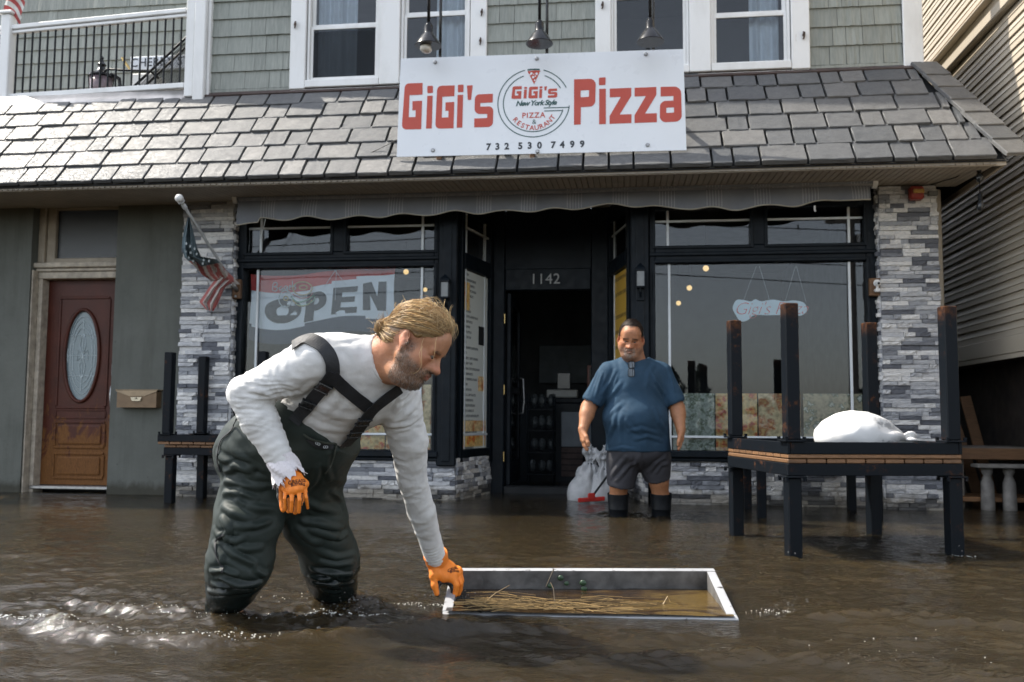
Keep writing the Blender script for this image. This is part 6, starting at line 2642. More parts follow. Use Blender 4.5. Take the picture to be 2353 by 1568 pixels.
class Head:
    """a head in its own frame: x forward, y to the person's left, z up, origin between the ears"""
    def __init__(s, o, f, u, scale=1.0):
        s.o = Vector(o)
        s.f = Vector(f).normalized()
        u = Vector(u)
        s.u = (u - s.f * u.dot(s.f)).normalized()
        s.l = s.u.cross(s.f).normalized()
        s.k = scale

    def P(s, x, y, z):
        return s.o + (s.f * x + s.l * y + s.u * z) * s.k

    def loc(s, V):
        d = (np.asarray(V) - np.array(s.o)) / s.k
        return np.stack([d @ np.array(s.f), d @ np.array(s.l), d @ np.array(s.u)], 1)

    @property
    def ax(s):
        return (s.f, s.l, s.u)

    def sculpt(s, G, fat=0.0, mouth_open=0.0, jowl=0.0):
        k = s.k
        P = s.P

        def e(c, r, sm=.02, **kw):
            G.ell(P(*c), s.ax, [q * k for q in r], sm * k, **kw)

        def c(a, b, ra, rb, sm=.012, **kw):
            G.cone(P(*a), P(*b), ra * k, rb * k, sm * k, **kw)
        e((-.012, 0, .045), (.098, .076, .086), .03)
        e((.030, 0, .050), (.056, .063, .060), .03)
        e((-.045, 0, .02), (.06, .066, .07), .03)
        e((.040, 0, -.028), (.050, .058 + fat * .5, .070), .03)
        for y in (-1, 1):
            c((.015, y * (.054 + fat), -.045), (.066, y * (.026 + fat * .3), -.092), .024 + fat * .4, .022, .03)
            e((.060, y * .042, -.012), (.024, .022, .018), .02)
            e((.045, y * (.046 + fat * .8), -.045), (.03, .02 + fat, .03), .03)
        e((.078, 0, -.094), (.020, .026, .018), .02)
        if fat:
            e((.03, 0, -.108), (.055, .055 + fat, .035), .03)
        c((.086, -.030, .024), (.086, .030, .024), .012, .012, .016)
        e((.078, 0, .05), (.022, .05, .04), .03)
        for y in (-1, 1):
            e((.099, y * .031, .004), (.018, .019, .014), .014, sub=True)
        for y in (-1, 1):
            e((.0765, y * .031, .013), (.0165, .0185, .0105), .004)
            e((.0765, y * .031, -.006), (.0155, .0175, .0095), .004)
            e((.094, y * .017, -.028), (.016, .011, .015), .012)
            c((.092, y * .018, .013), (.084, y * .046, .011), .0055, .005, .006)
            c((.091, y * .020, -.006), (.084, y * .043, -.006), .005, .0045, .007)
            c((.094, y * .012, .023), (.083, y * .05, .025), .008, .006, .01)
        c((.094, 0, .012), (.116, 0, -.026), .0085, .012, .012)
        e((.119, 0, -.031), (.014, .0145, .0125), .008)
        for y in (-1, 1):
            e((.106, y * .0145, -.034), (.012, .0085, .0095), .006)
            e((.110, y * .008, -.044), (.006, .0045, .004), .003, sub=True)
            c((.096, y * .022, -.035), (.082, y * .034, -.066), .007, .006, .012)
        e((.088, 0, -.060), (.018, .030, .018), .014)
        c((.099, -.020, -.058 + mouth_open), (.106, 0, -.055 + mouth_open), .0052, .0062, .005)
        c((.106, 0, -.055 + mouth_open), (.099, .020, -.058 + mouth_open), .0062, .0052, .005)
        c((.097, -.018, -.068 - mouth_open), (.104, 0, -.069 - mouth_open), .0055, .0072, .005)
        c((.104, 0, -.069 - mouth_open), (.097, .018, -.068 - mouth_open), .0072, .0055, .005)
        c((.106, -.022, -.0665), (.109, 0, -.0615), .0022, .0022 + mouth_open, .003, sub=True)
        c((.109, 0, -.0615), (.106, .022, -.0665), .0022 + mouth_open, .0022, .003, sub=True)
        for y in (-1, 1):      # ears
            a = (s.f * .25 + s.l * (y * .95) * -.2 + s.u * 0)
            ex = [(s.l * y * .9 - s.f * .42).normalized(), None, None]
            ex[1] = (s.u * .86 - s.f * .50).normalized()
            ex[1] = (ex[1] - ex[0] * ex[1].dot(ex[0])).normalized()
            ex[2] = ex[0].cross(ex[1])
            G.ell(P(-.008, y * (.085 + jowl), .004), ex, [.0085 * k, .033 * k, .021 * k], .008 * k)
            G.ell(P(-.001, y * (.094 + jowl), .008), ex, [.0065 * k, .020 * k, .0115 * k], .006 * k, sub=True)
            G.ell(P(-.004, y * (.089 + jowl), .000), ex, [.005 * k, .010 * k, .006 * k], .004 * k)
            G.ell(P(.004, y * (.084 + jowl), -.026), ex, [.007 * k, .011 * k, .010 * k], .008 * k)

    def masks(s, V):
        L = s.loc(V)
        x, y, z = L[:, 0], np.abs(L[:, 1]), L[:, 2]
        sm = lambda a, lo, hi: np.clip((a - lo) / (hi - lo), 0, 1)
        near = (np.linalg.norm(L, axis=1) < .17)
        lip = np.clip(1 - np.abs(z + .0625) / .0125, 0, 1) ** .5 * sm(x, .094, .099) * (1 - sm(y, .018, .024)) * near
        ruddy = (np.exp(-((x - .118) ** 2 + y ** 2 + (z + .03) ** 2) / .022 ** 2) + .7 * np.exp(-((x - .075) ** 2 + (y - .045) ** 2 + (z + .02) ** 2) / .03 ** 2)
                 + .9 * np.exp(-((x + .005) ** 2 + (y - .085) ** 2 + (z - .0) ** 2) / .03 ** 2)) * near
        return L, lip, np.clip(ruddy, 0, 1), near


def hand_sdf(G, wrist, knuckles, tips, thumb, palm_n, w=.085, th=.026, rs=(.0095, .0105, .0105, .0095), kf=.004):
    """wrist point, four knuckles, four fingertips (with bends between), thumb chain"""
    wrist = Vector(wrist)
    K = [Vector(q) for q in knuckles]
    n = Vector(palm_n).normalized()
    for q in K:
        G.cone(wrist.lerp(q, .15), q, .021, .0145, .014)
    for a, b in zip(K[:-1], K[1:]):
        G.cone(a, b, .0135, .0135, .012)
        G.cone(wrist.lerp(a, .55), wrist.lerp(b, .55), .017, .017, .014)
    for i, (kn, tp) in enumerate(zip(K, tips)):
        pts = [kn] + [Vector(q) for q in tp]
        r = rs[i]
        rr = [r * 1.12] + [r * (1.0 - .08 * j) for j in range(1, len(pts))]
        G.chain(pts, rr, kf)
    T = [Vector(q) for q in thumb]
    G.chain(T, [.018, .0135, .0125, .0105][:len(T)], .010)


def strands(name, paths, r, mats, parent, taper=True, flat=False):
    """many thin hairs as three sided tubes in one mesh"""
    V, Q, MI = [], [], []
    b = 0
    for pi, (pts, mi) in enumerate(paths):
        P = np.array([list(p) for p in pts])
        n = len(P)
        T = np.gradient(P, axis=0)
        T /= np.maximum(np.linalg.norm(T, axis=1), 1e-9)[:, None]
        ref = np.array([.31, .52, .79])
        A = np.cross(T, ref)
        A /= np.maximum(np.linalg.norm(A, axis=1), 1e-9)[:, None]
        B = np.cross(T, A)
        rad = (r * (1 - .8 * np.linspace(0, 1, n) ** 2) if taper else np.full(n, r))[:, None]
        for k in range(3):
            a = 2 * math.pi * k / 3
            V.append(P + (A * math.cos(a) + B * math.sin(a)) * rad)
        for k in range(3):
            i0 = b + k * n + np.arange(n - 1)
            i1 = b + ((k + 1) % 3) * n + np.arange(n - 1)
            Q.append(np.stack([i0, i0 + 1, i1 + 1, i1], 1))
            MI.append(np.full(n - 1, mi))
        b += 3 * n
    return np_mesh(name, np.concatenate(V), np.concatenate(Q), mats, parent, mi=np.concatenate(MI))


def hair_mat(name, col):
    t = NT(name)
    c = t.mix(1.0, col, t.maprange(t.geo.outputs['Random Per Island'], 0, 1, .55, 1.35), 'MULTIPLY')
    t.base(c)
    t.rough(.34)
    t.spec(.6)
    return t.m
# ------------------------------------------------------------------ the man wading and bending for the box
def V3(v):
    return np.array(list(v), float)


KNIT = None


def knit_mat():
    t = NT('ribbed_white_undershirt')
    c = t.ramp(t.noise(24, None, 5), [(.3, (.60, .595, .585)), (.7, (.72, .715, .70))])
    g = t.ramp(t.noise(4.5, None, 4), [(.35, (.90, .89, .87)), (.6, (1, 1, 1))])
    t.base(t.mix(1.0, c, g, 'MULTIPLY'))
    t.rough(.85)
    t.spec(.2)
    t.b.inputs['Sheen Weight'].default_value = .15
    wv = t.new('TexWave', wave_type='BANDS', bands_direction='Z')
    wv.inputs['Scale'].default_value = 95
    wv.inputs['Distortion'].default_value = 3.5
    wv.inputs['Detail'].default_value = 1
    t.link(t.pos((.35, .35, 1)), wv.inputs['Vector'])
    b = t.bump(wv.outputs['Fac'], .10, .003)
    t.bump(t.noise(240, None, 3), .3, .002, b)
    return t.m


def wader_mat():
    t = NT('dark_green_rubberised_waders')
    n = t.noise(6, None, 5, .6)
    c = t.ramp(n, [(.3, (.017, .024, .021)), (.7, (.027, .036, .031))])
    s = t.new('SeparateXYZ')
    t.link(t.geo.outputs['Position'], s.inputs[0])
    wet = t.maprange(t.math('ADD', s.outputs['Z'], t.math('MULTIPLY', t.noise(9, None, 4), .12)), .16, .26)
    t.base(t.mix(wet, t.mix(1.0, c, (.40, .42, .44), 'MULTIPLY'), c))
    t.rough(t.mix(wet, (.16, .16, .16), (.58, .58, .58)))
    t.spec(.26)
    t.bump(t.noise(420, None, 2), .15, .0015)
    return t.m


SHIRT_M, WADER_M = knit_mat(), wader_mat()
STRAP_M = plain('black_webbing', (.010, .011, .013), .6, .25, 30, .35, 260)
BUCK_M = plain('black_plastic_buckle', (.008, .009, .010), .28, .2, 20, .05)
SKIN_A = skin_mat('weathered_skin', (.42, .20, .108), (.46, .125, .07), ((.075, .045, .030), (.30, .215, .16)))

NB = at(885, 826, d=3.14)                         # collar centre
nAx = ((RIGHT * .93 + UP * .365) * .875 - FWD * .48).normalized()
SR, SL_ = at(733, 826, d=3.08), at(915, 928, d=3.28)
EL_R, WR_R = at(566, 905, d=3.10), at(655, 1078, d=3.08)
EL_L, WR_L = at(946, 1098, d=3.46), at(1000, 1280, d=3.70)
PEL = at(618, 1035, d=3.45)
sA = (SL_ - SR).normalized()
aA = (NB - PEL).normalized()
aA = (aA - sA * aA.dot(sA)).normalized()
nA = sA.cross(aA)
if nA.dot(EYE - PEL) < 0:
    nA = -nA
AX = (sA, nA, aA)
head = Head(at(951, 791, d=3.075), RIGHT * .822 * .97 - UP * .570 * .97 - FWD * .25, RIGHT * .570 + UP * .822, 1.0)

bent = thing('person', 'bending bearded man with blond bun, white long sleeved shirt and dark green waders', 'person', at(620, 1410, d=3.5))

# --- body: one continuous figure
G = SDF(V3(PEL) - [.42, .62, .95], V3(NB) + [.48, .75, .42], .0052)
G.ell(at(800, 888, d=3.23), AX, (.165, .095, .18), .04)
G.ell(at(715, 955, d=3.36), AX, (.15, .12, .18), .05)
G.ell(PEL, AX, (.16, .12, .17), .05)
G.chain([SR, EL_R, WR_R, at(664, 1100, d=3.08)], [.058, .045, .032, .030], .02)
G.chain([SL_, EL_L, WR_L, at(1006, 1305, d=3.73)], [.055, .045, .032, .030], .02)
G.cone(SR, NB, .055, .06, .03)
G.cone(SL_, NB, .055, .06, .03)
G.chain([at(578, 1070, d=3.45), at(556, 1300, d=3.40), at(515, 1440, d=3.52)], [.09, .065, .045], .02)
G.chain([at(690, 1085, d=3.54), at(762, 1290, d=3.66), at(782, 1420, d=3.84)], [.09, .065, .045], .02)
G.cone(NB - nAx * .05, head.P(-.022, 0, -.015), .078, .066, .03)
G.cone(NB + nA * .035 - nAx * .02, head.P(.035, 0, -.075), .052, .045, .03)
head.sculpt(G, fat=.004)
V, Q = G.mesh()
V = relax(V, Q, 1, .35)
N = vnormals(V, Q)
L, lip, ruddy, nearh = head.masks(V)
sm = lambda a, lo, hi: np.clip((a - lo) / (hi - lo), 0, 1)
ay = np.abs(L[:, 1])
beard = nearh * sm(-L[:, 2], .028, .046) * sm(L[:, 0], -.012, .012) * (1 - lip) * sm(L[:, 2], -.150, -.120)
beard *= 1 - np.exp(-((L[:, 0] - .072) ** 2 + (ay - .040) ** 2 + (L[:, 2] + .030) ** 2) / .022 ** 2)
side = nearh * sm(L[:, 0], -.005, .008) * sm(.045 - L[:, 0], 0, .015) * sm(ay, .05, .058) * sm(-L[:, 2], -.03, .0)
beard = np.clip(beard + .7 * side, 0, 1)
V += N * (vnoise3(V * 60, 3) * .0006)[:, None]
body = np_mesh('body', V, Q, SKIN_A, bent, attrs={'lip': lip, 'ruddy': ruddy + .35 * nearh * sm(L[:, 0], -.02, -.08) * sm(-L[:, 2], .0, .06), 'beard': beard})
HB = bvh_of(V, Q)
EYEM = plain('eye_white', (.16, .12, .10), .2, .05, 10, 0)
IRIS = plain('dark_iris', (.02, .018, .015), .12, .1, 10, 0)


def eyes(hd, par, down=.35, open_=1.0):
    for y in (-1, 1):
        m = MB()
        c = hd.P(.0820, y * .031, .003)
        m.sphere(c, .0118 * hd.k, 14)
        e = m.build('eye', EYEM, par, smooth=True)
        m = MB()
        d = (hd.f - hd.u * down).normalized()
        m.lathe([(.0072 * hd.k, .0096 * hd.k), (.005 * hd.k, .0113 * hd.k), (0, .0121 * hd.k)], c, 12, d)
        m.build('iris', IRIS, e, smooth=True)


eyes(head, bent, .5)

# --- shirt
G = SDF(V3(PEL) - [.30, .5, .60], V3(NB) + [.35, .72, .24], .0058)
G.ell(at(798, 890, d=3.21), AX, (.195, .125, .205), .04)
G.ell(at(815, 855, d=3.21), AX, (.20, .11, .12), .04)
G.ell(at(716, 955, d=3.34), AX, (.185, .150, .20), .06)
G.chain([SR, EL_R], [.084, .062], .022)
G.chain([SL_, at(938, 1010, d=3.37), EL_L], [.077, .068, .056], .022)
G.cone(SR, NB - nAx * .02, .080, .082, .03)
G.cone(SL_, NB - nAx * .02, .076, .082, .03)
G.chain([EL_R, EL_R.lerp(WR_R, .35), WR_R.lerp(EL_R, .06)], [.061, .062, .043], .012)
G.chain([EL_L, EL_L.lerp(WR_L, .4), WR_L], [.055, .053, .040], .012)
G.cone(NB + nAx * .01, NB + nAx * .25, .0805, .12, .008, sub=True)
V, Q = G.mesh()
V = relax(V, Q, 3, .5)
N = vnormals(V, Q)
SB = bvh_of(V, Q)


def limb_wrinkles(V, N, a, b, t0, t1, freq, amp, seed, rad=.12):
    """fine cross folds that bunch along a sleeve between t0 and t1"""
    a, b = V3(a), V3(b)
    ba = b - a
    L2 = ba @ ba
    t = ((V - a) @ ba) / L2
    d = np.linalg.norm(V - a - np.clip(t, 0, 1)[:, None] * ba, axis=1)
    w = np.clip((t - t0) / .12, 0, 1) * np.clip((t1 - t) / .12, 0, 1) * np.clip((rad - d) / .02, 0, 1)
    wob = vnoise3(V * 9, seed) * 1.5 + vnoise3(V * 22, seed + 1) * .6
    f = np.sin(2 * np.pi * freq * t + wob * 2.2)
    f = (1 - np.abs(f)) * 1.4 - .6
    env = .45 + .55 * np.clip(vnoise3(V * 7 + 3, seed + 5) + .4, 0, 1)
    return V + N * (amp * w * f * env)[:, None]


V = limb_wrinkles(V, N, EL_R.lerp(SR, .35), EL_R.lerp(WR_R, .45), -.2, 1.1, 4.5, .0028, 11)
V = limb_wrinkles(V, N, EL_R, WR_R, .0, .95, 5, .0020, 21)
V = limb_wrinkles(V, N, SR, EL_R, .1, .95, 3, .0022, 23)
V = limb_wrinkles(V, N, SL_, EL_L, .05, 1.0, 3.6, .0026, 31)
V = limb_wrinkles(V, N, EL_L, WR_L, -.05, .75, 4, .0024, 41)
V = limb_wrinkles(V, N, EL_L, WR_L, .74, 1.08, 4.2 / .3, .0058, 43)


def folds(V, N, bvh, strokes):
    for (pts, amp, wd) in strokes:
        P = [look(bvh, *p)[0] for p in pts]
        P = [p for p in P if p is not None]
        if len(P) >= 2:
            V = crease(V, N, P, amp, wd)
    return V


zs = lambda x, y: ((800 + x / 2.139) * .5745, (1150 + y / 2.139) * .5745)
S_F = [([(1850, 870), (1700, 1020), (1640, 1170)], .006, .011), ([(1800, 860), (1720, 960), (1690, 1060)], .006, .010), ([(1880, 930), (1760, 1080), (1620, 1200)], .007, .012),
       ([(1620, 1200), (1500, 1230), (1370, 1270)], .006, .012), ([(1640, 1190), (1720, 1180), (1830, 1150)], .005, .010), ([(960, 830), (880, 900), (700, 930)], .006, .012), ([(1000, 880), (900, 990), (780, 1020)], .005, .012),
       ([(640, 950), (560, 900), (430, 880)], .006, .010), ([(610, 960), (500, 960), (360, 940)], .006, .010), ([(600, 1000), (500, 1010), (380, 990)], .005, .009), ([(1150, 460), (1300, 440), (1430, 420)], .003, .010),
       ([(1160, 500), (1250, 520), (1330, 600)], .003, .012), ([(900, 1130), (1050, 1200), (1230, 1230)], .004, .014), ([(1000, 1000), (1130, 1090), (1330, 1130)], .003, .018), ([(1180, 860), (1160, 960), (1080, 1060)], .0035, .014)]
V = folds(V, N, SB, [([zs(*p) for p in a], b, c) for a, b, c in S_F])
rid = lambda q, s_: 1 - 2.6 * np.abs(vnoise3(q, s_))
V += N * (vnoise3(V * 12, 51) * .0018 + rid(V * np.array([14, 14, 24]), 53) * .0013 + rid(V * np.array([34, 34, 52]), 54) * .0007)[:, None]
shirt = np_mesh('shirt', V, Q, SHIRT_M, bent)
SB = bvh_of(V, Q)
# ribbed collar
m = MB()
cu = (RIGHT * .365 - UP * .93)
cu = (cu - nAx * cu.dot(nAx)).normalized()
cv = nAx.cross(cu)
ring = []
for k in range(41):
    a = 2 * math.pi * k / 40
    ring.append(NB + nAx * (.004 + .010 * math.cos(a) * 0) + cu * (.0855 * math.cos(a)) + cv * (.0855 * math.sin(a)))
m.tube(ring, .0085, 8, cap=False)
m.build('collar', SHIRT_M, bent, smooth=True)
# torn cuff of the near sleeve
m = MB()
ax = (WR_R - EL_R).normalized()
e1 = ax.cross(FWD).normalized()
e2 = ax.cross(e1)
rr = random.Random(3)
R0 = []
for j in range(7):
    row = []
    for k in range(49):
        a = 2 * math.pi * k / 48
        r = .044 + .004 * math.sin(3 * a + j) + .003 * j * .6 + .002 * math.sin(9 * a + j * 1.3)
        s = -.042 + .0125 * j
        if j == 6:
            s += .010 * math.sin(7 * a) + rr.uniform(-.012, .010)
        if k == 48:
            row.append(row[0])
            continue
        row.append(WR_R + ax * s + (e1 * math.cos(a) + e2 * math.sin(a)) * r)
    R0.append(row)
for j in range(6):
    for k in range(48):
        m.quad(R0[j][k], R0[j][k + 1], R0[j + 1][k + 1], R0[j + 1][k])
for k in range(26):
    a = rr.uniform(0, 6.28)
    p = R0[6][int(a / 6.28 * 48)]
    m.tube([p, p + ax * rr.uniform(.004, .014) + Vector((rr.uniform(-.008, .008), rr.uniform(-.006, .006), rr.uniform(-.006, .004)))], .0011, 4)
m.build('torn_cuff', plain('thin_torn_lining', (.68, .64, .65), .8, .08, 20, .3, 120), bent, smooth=True)

# --- waders
G = SDF(V3(PEL) - [.36, .5, .86], V3(PEL) + [.62, .42, .42], .0058)
G.ell(PEL, AX, (.187, .16, .22), .05)
G.ell(at(716, 958, d=3.345), AX, (.197, .158, .205), .05)
G.ell(at(708, 1000, d=3.37), AX, (.170, .160, .16), .06)
G.cone(at(712, 1000, d=3.42), at(700, 1100, d=3.50), .165, .150, .08)
G.ell(at(594, 985, d=3.47), AX, (.075, .12, .13), .05)
G.chain([at(594, 1075, d=3.43), at(571, 1190, d=3.39), at(550, 1295, d=3.37), at(530, 1350, d=3.40), at(506, 1398, d=3.46), at(504, 1460, d=3.50)], [.121, .117, .117, .086, .050, .046], .03)
G.chain([at(690, 1080, d=3.53), at(722, 1190, d=3.56), at(760, 1290, d=3.64), at(765, 1330, d=3.70), at(780, 1362, d=3.78), at(786, 1430, d=3.84)], [.133, .118, .108, .094, .062, .050], .03)
WT = [look(SB, *p)[0] for p in ((640, 926), (722, 986), (812, 992))]
WT = [w if w is not None else at(760, 995, d=3.2) for w in WT]
pn_ = (WT[1] - WT[0]).cross(WT[2] - WT[0])
up_ = NB - PEL
cn_ = (aA * .92 - nA * .16 + sA * .18).normalized()
G.plane_cut(WT[1], cn_, .004)
V, Q = G.mesh()
V = relax(V, Q, 3, .5)
N = vnormals(V, Q)
WB = bvh_of(V, Q)
zw = lambda x, y: ((700 + x / 1.7425) * .5745, (1600 + y / 1.7425) * .5745)
W_F = [([(345, 500), (420, 470), (540, 480)], .014, .020), ([(350, 560), (480, 600), (600, 620)], .012, .020), ([(340, 650), (450, 640), (560, 690)], .013, .018), ([(440, 880), (560, 880), (660, 850)], .013, .018),
       ([(330, 740), (420, 790), (540, 850)], .012, .020), ([(350, 960), (430, 985), (470, 970)], .014, .014), ([(360, 1040), (470, 1110), (560, 1150)], .013, .018), ([(250, 1200), (340, 1190), (420, 1220)], .016, .016),
       ([(300, 1230), (440, 1290), (600, 1280)], .014, .018), ([(225, 1330), (350, 1340), (560, 1310)], .014, .016), ([(290, 380), (390, 440), (530, 500)], .010, .022), ([(330, 820), (380, 900), (360, 980)], .010, .016),
       ([(270, 1000), (330, 1090), (320, 1160)], .010, .014), ([(380, 300), (480, 420), (600, 480)], .006, .022), ([(500, 720), (600, 760), (690, 770)], .008, .02),
       ([(880, 840), (1000, 860), (1160, 900)], .011, .020), ([(960, 900), (1100, 950), (1200, 930)], .010, .018), ([(1130, 970), (1190, 930), (1250, 950)], .012, .014), ([(950, 1180), (1080, 1210), (1240, 1215)], .012, .016),
       ([(960, 1270), (1100, 1280), (1240, 1270)], .014, .014), ([(1030, 1320), (1150, 1335), (1270, 1310)], .012, .012), ([(900, 700), (1020, 760), (1150, 770)], .008, .022), ([(1000, 1050), (1120, 1100), (1250, 1080)], .008, .02),
       ([(1000, 460), (960, 580), (880, 680)], .006, .02), ([(1080, 330), (1050, 450), (1080, 560)], .005, .018),
       ([(300, 600), (400, 640), (470, 720)], .008, .016), ([(520, 560), (600, 600), (690, 600)], .007, .018), ([(400, 1000), (480, 1040), (600, 1030)], .009, .018), ([(280, 900), (310, 950), (360, 930)], .010, .014), ([(560, 1180), (620, 1220), (660, 1200)], .009, .016),
       ([(260, 1280), (330, 1300), (420, 1330)], .010, .013), ([(860, 900), (940, 980), (1000, 1000)], .008, .018), ([(1100, 640), (1160, 700), (1190, 780)], .008, .018), ([(1020, 1130), (1130, 1150), (1240, 1130)], .009, .016), ([(940, 1240), (1020, 1250), (1120, 1240)], .010, .014), ([(780, 700), (860, 760), (900, 860)], .007, .020), ([(420, 420), (520, 520), (640, 560)], .006, .02)]
V = folds(V, N, WB, [([zw(*p) for p in a], b * 1.0, c * .62) for a, b, c in W_F])
N = vnormals(V, Q)
rid = lambda q, s_: 1 - 2.6 * np.abs(vnoise3(q, s_))
Wp = V + .03 * np.stack([vnoise3(V * 6, 201), vnoise3(V * 6, 202), vnoise3(V * 6, 203)], 1)
V += N * (vnoise3(V * np.array([7, 7, 10]), 61) * .0050 + rid(Wp * np.array([5, 5, 11]), 64) * .0034 + rid(Wp * np.array([11, 11, 19]), 65) * .0020 + vnoise3(V * 38, 63) * .0007)[:, None]
np_mesh('waders', V, Q, WADER_M, bent)
WB = bvh_of(V, Q)


def surf(px, py, lift=.004):
    """nearest clothed surface along the line of sight, lifted a little"""
    c = []
    for b in (SB, WB):
        p, n = look(b, px, py)
        if p is not None:
            c.append(((p - EYE).length, p, n))
    if not c:
        return None, None
    _, p, n = min(c, key=lambda q: q[0])
    if n.dot(EYE - p) < 0:
        n = -n
    return p + n * lift, n


def strap(name, pix, width, mat, par, lift=.005, th=.003, sub=6):
    P = []
    for i in range(len(pix) - 1):
        for k in range(sub):
            t = k / sub
            P.append((pix[i][0] * (1 - t) + pix[i + 1][0] * t, pix[i][1] * (1 - t) + pix[i + 1][1] * t))
    P.append(pix[-1])
    S = [surf(*p, lift) for p in P]
    S = [s for s in S if s[0] is not None]
    pts = [s[0] for s in S]
    nr = [s[1] for s in S]
    for _ in range(4):
        pts = [pts[0]] + [(pts[i - 1] + pts[i] * 2 + pts[i + 1]) / 4 for i in range(1, len(pts) - 1)] + [pts[-1]]
        nr = [nr[0]] + [((nr[i - 1] + nr[i] * 2 + nr[i + 1]) / 4).normalized() for i in range(1, len(nr) - 1)] + [nr[-1]]
    m = MB()
    vs = []
    for i, (p, n) in enumerate(zip(pts, nr)):
        t = (pts[min(i + 1, len(pts) - 1)] - pts[max(i - 1, 0)]).normalized()
        s = t.cross(n).normalized() * (width / 2)
        nn = s.cross(t).normalized()
        if nn.dot(n) < 0:
            nn = -nn
        vs += [p - s, p + s, p + s + nn * th, p - s + nn * th]
    fs = []
    for i in range(len(pts) - 1):
        a, b = 4 * i, 4 * (i + 1)
        for k in range(4):
            fs.append((a + k, a + (k + 1) % 4, b + (k + 1) % 4, b + k))
    fs += [(0, 3, 2, 1), (len(vs) - 4, len(vs) - 3, len(vs) - 2, len(vs) - 1)]
    m.add(vs, fs)
    return m.build(name, mat, par)


def buckle(px, py, dx, dy, w, h, par):
    p, n = surf(px, py, .009)
    q, _ = surf(px + dx, py + dy, .009)
    if p is None or q is None:
        return
    t = (q - p).normalized()
    s = t.cross(n).normalized()
    n = s.cross(t)
    if n.dot(EYE - p) < 0:
        n = -n
    m = MB()
    m.obox(p, (s * w, t * h, n * .006), bev=.003)
    m.obox(p + t * (h * 1.25), (s * (w * 1.12), t * (h * .22), n * .007), bev=.002)
    m.obox(p - t * (h * 1.25), (s * (w * 1.12), t * (h * .22), n * .007), bev=.002)
    m.build('buckle', BUCK_M, par)


strap('strap', [zs(*p) for p in ((800, 505), (865, 462), (935, 440), (1030, 490), (1098, 570), (1128, 650), (1132, 740))], .047, STRAP_M, bent)
strap('strap', [zs(*p) for p in ((1135, 720), (1050, 850), (955, 960), (880, 1060), (805, 1150))], .044, STRAP_M, bent, .008)
strap('strap', [zs(*p) for p in ((1120, 745), (1210, 830), (1310, 915), (1440, 1020))], .045, STRAP_M, bent, .007)
strap('strap', [zs(*p) for p in ((1700, 855), (1570, 950), (1460, 1040), (1385, 1150), (1305, 1265), (1225, 1345))], .046, STRAP_M, bent, .009)
for (x, y, dx, dy) in ((1060, 845, -90, 110), (925, 985, -80, 100), (1395, 1135, -70, 110), (1325, 1235, -75, 100)):
    a, b = zs(x, y), zs(x + dx, y + dy)
    buckle(a[0], a[1], (b[0] - a[0]) * .3, (b[1] - a[1]) * .3, .023, .014, bent)
strap('side_piping', [zw(*p) for p in ((436, 130), (400, 215), (330, 270), (308, 330), (296, 420), (320, 500))], .006, STRAP_M, bent, .003)
strap('side_piping', [zw(*p) for p in ((345, 940), (300, 960), (278, 1010), (300, 1110), (335, 1170), (330, 1200))], .006, STRAP_M, bent, .003)
strap('chest_pocket', [zw(*p) for p in ((935, 265), (980, 305), (1040, 322), (1095, 318))], .022, STRAP_M, bent, .004)
strap('draw_cord', [zw(*p) for p in ((897, 232), (950, 268), (1020, 283), (1075, 300), (1112, 318))], .006, plain('olive_cord', (.035, .04, .03), .7, .2, 40, .2), bent, .010)
strap('draw_cord', [zw(*p) for p in ((1112, 318), (1105, 380), (1075, 450), (1050, 500))], .006, bpy.data.materials['olive_cord'], bent, .008)
for (x, y) in ((985, 293), (1000, 300), (1035, 318), (1050, 318)):
    p, n = surf(*zw(x, y), .0095)
    if p is not None:
        m = MB()
        m.tube([p + (RIGHT * math.cos(a) + UP * math.sin(a)) * .0042 for a in np.linspace(0, 6.283, 11)], .0009, 4, cap=False)
        m.build('pocket_ring_mark', MAT['muntin'], bent)

# --- gloves
GOR = plain('orange_knit_glove', (.80, .215, .018), .62, .10, 30, .35, 260)
GBL = plain('black_latex_palm', (.013, .013, .014), .28, .3, 30, .2, 60)


def glove(name, G, split_o, split_n, extra=None):
    V, Q = G.mesh()
    V = relax(V, Q, 1, .3)
    N = vnormals(V, Q)
    V = V + N * (vnoise3(V * 55, 91) * .0011 + vnoise3(V * 120, 92) * .0005)[:, None]
    c = V[Q].mean(1)
    fn = N[Q].mean(1)
    k = ((c - V3(split_o)) @ V3(split_n)) + .010 * (fn @ V3(split_n))
    if extra is not None:      # between the fingers the black rubber of the palm side shows
        k = np.where((c @ V3(UP) < float(Vector(extra).dot(UP))) & (fn @ V3(FWD) > -.50), 1.0, k)
    o = np_mesh(name, V, Q, [GOR, GBL], bent, mi=(k > 0).astype(int))
    return o, bvh_of(V, Q)


c0 = V3(at(670, 1120, d=3.07))
G = SDF(c0 - [.10, .10, .12], c0 + [.10, .10, .13], .0024)
dK, dT = 3.045, 3.03
hand_sdf(G, at(661, 1080, d=3.07), [at(699, 1113, d=dK + .01), at(687, 1124, d=dK - .006), at(671.5, 1127, d=dK - .003), at(658, 1121, d=dK + .008)],
         [[at(704, 1143, d=dT + .005), at(707.5, 1167, d=dT + .02)], [at(689.5, 1150, d=dT - .008), at(687, 1176, d=dT + .005)], [at(671.5, 1151, d=dT - .006), at(669.5, 1175, d=dT + .005)], [at(654.5, 1146, d=dT), at(656.5, 1170, d=dT + .012)]],
         [at(672, 1095, d=3.10), at(692, 1118, d=3.115), at(694, 1142, d=3.115), at(690, 1158, d=3.105)], FWD, rs=(.0080, .0086, .0086, .0076), kf=.0012)
G.cone(at(660, 1078, d=3.075), at(665, 1094, d=3.07), .025, .030, .012)
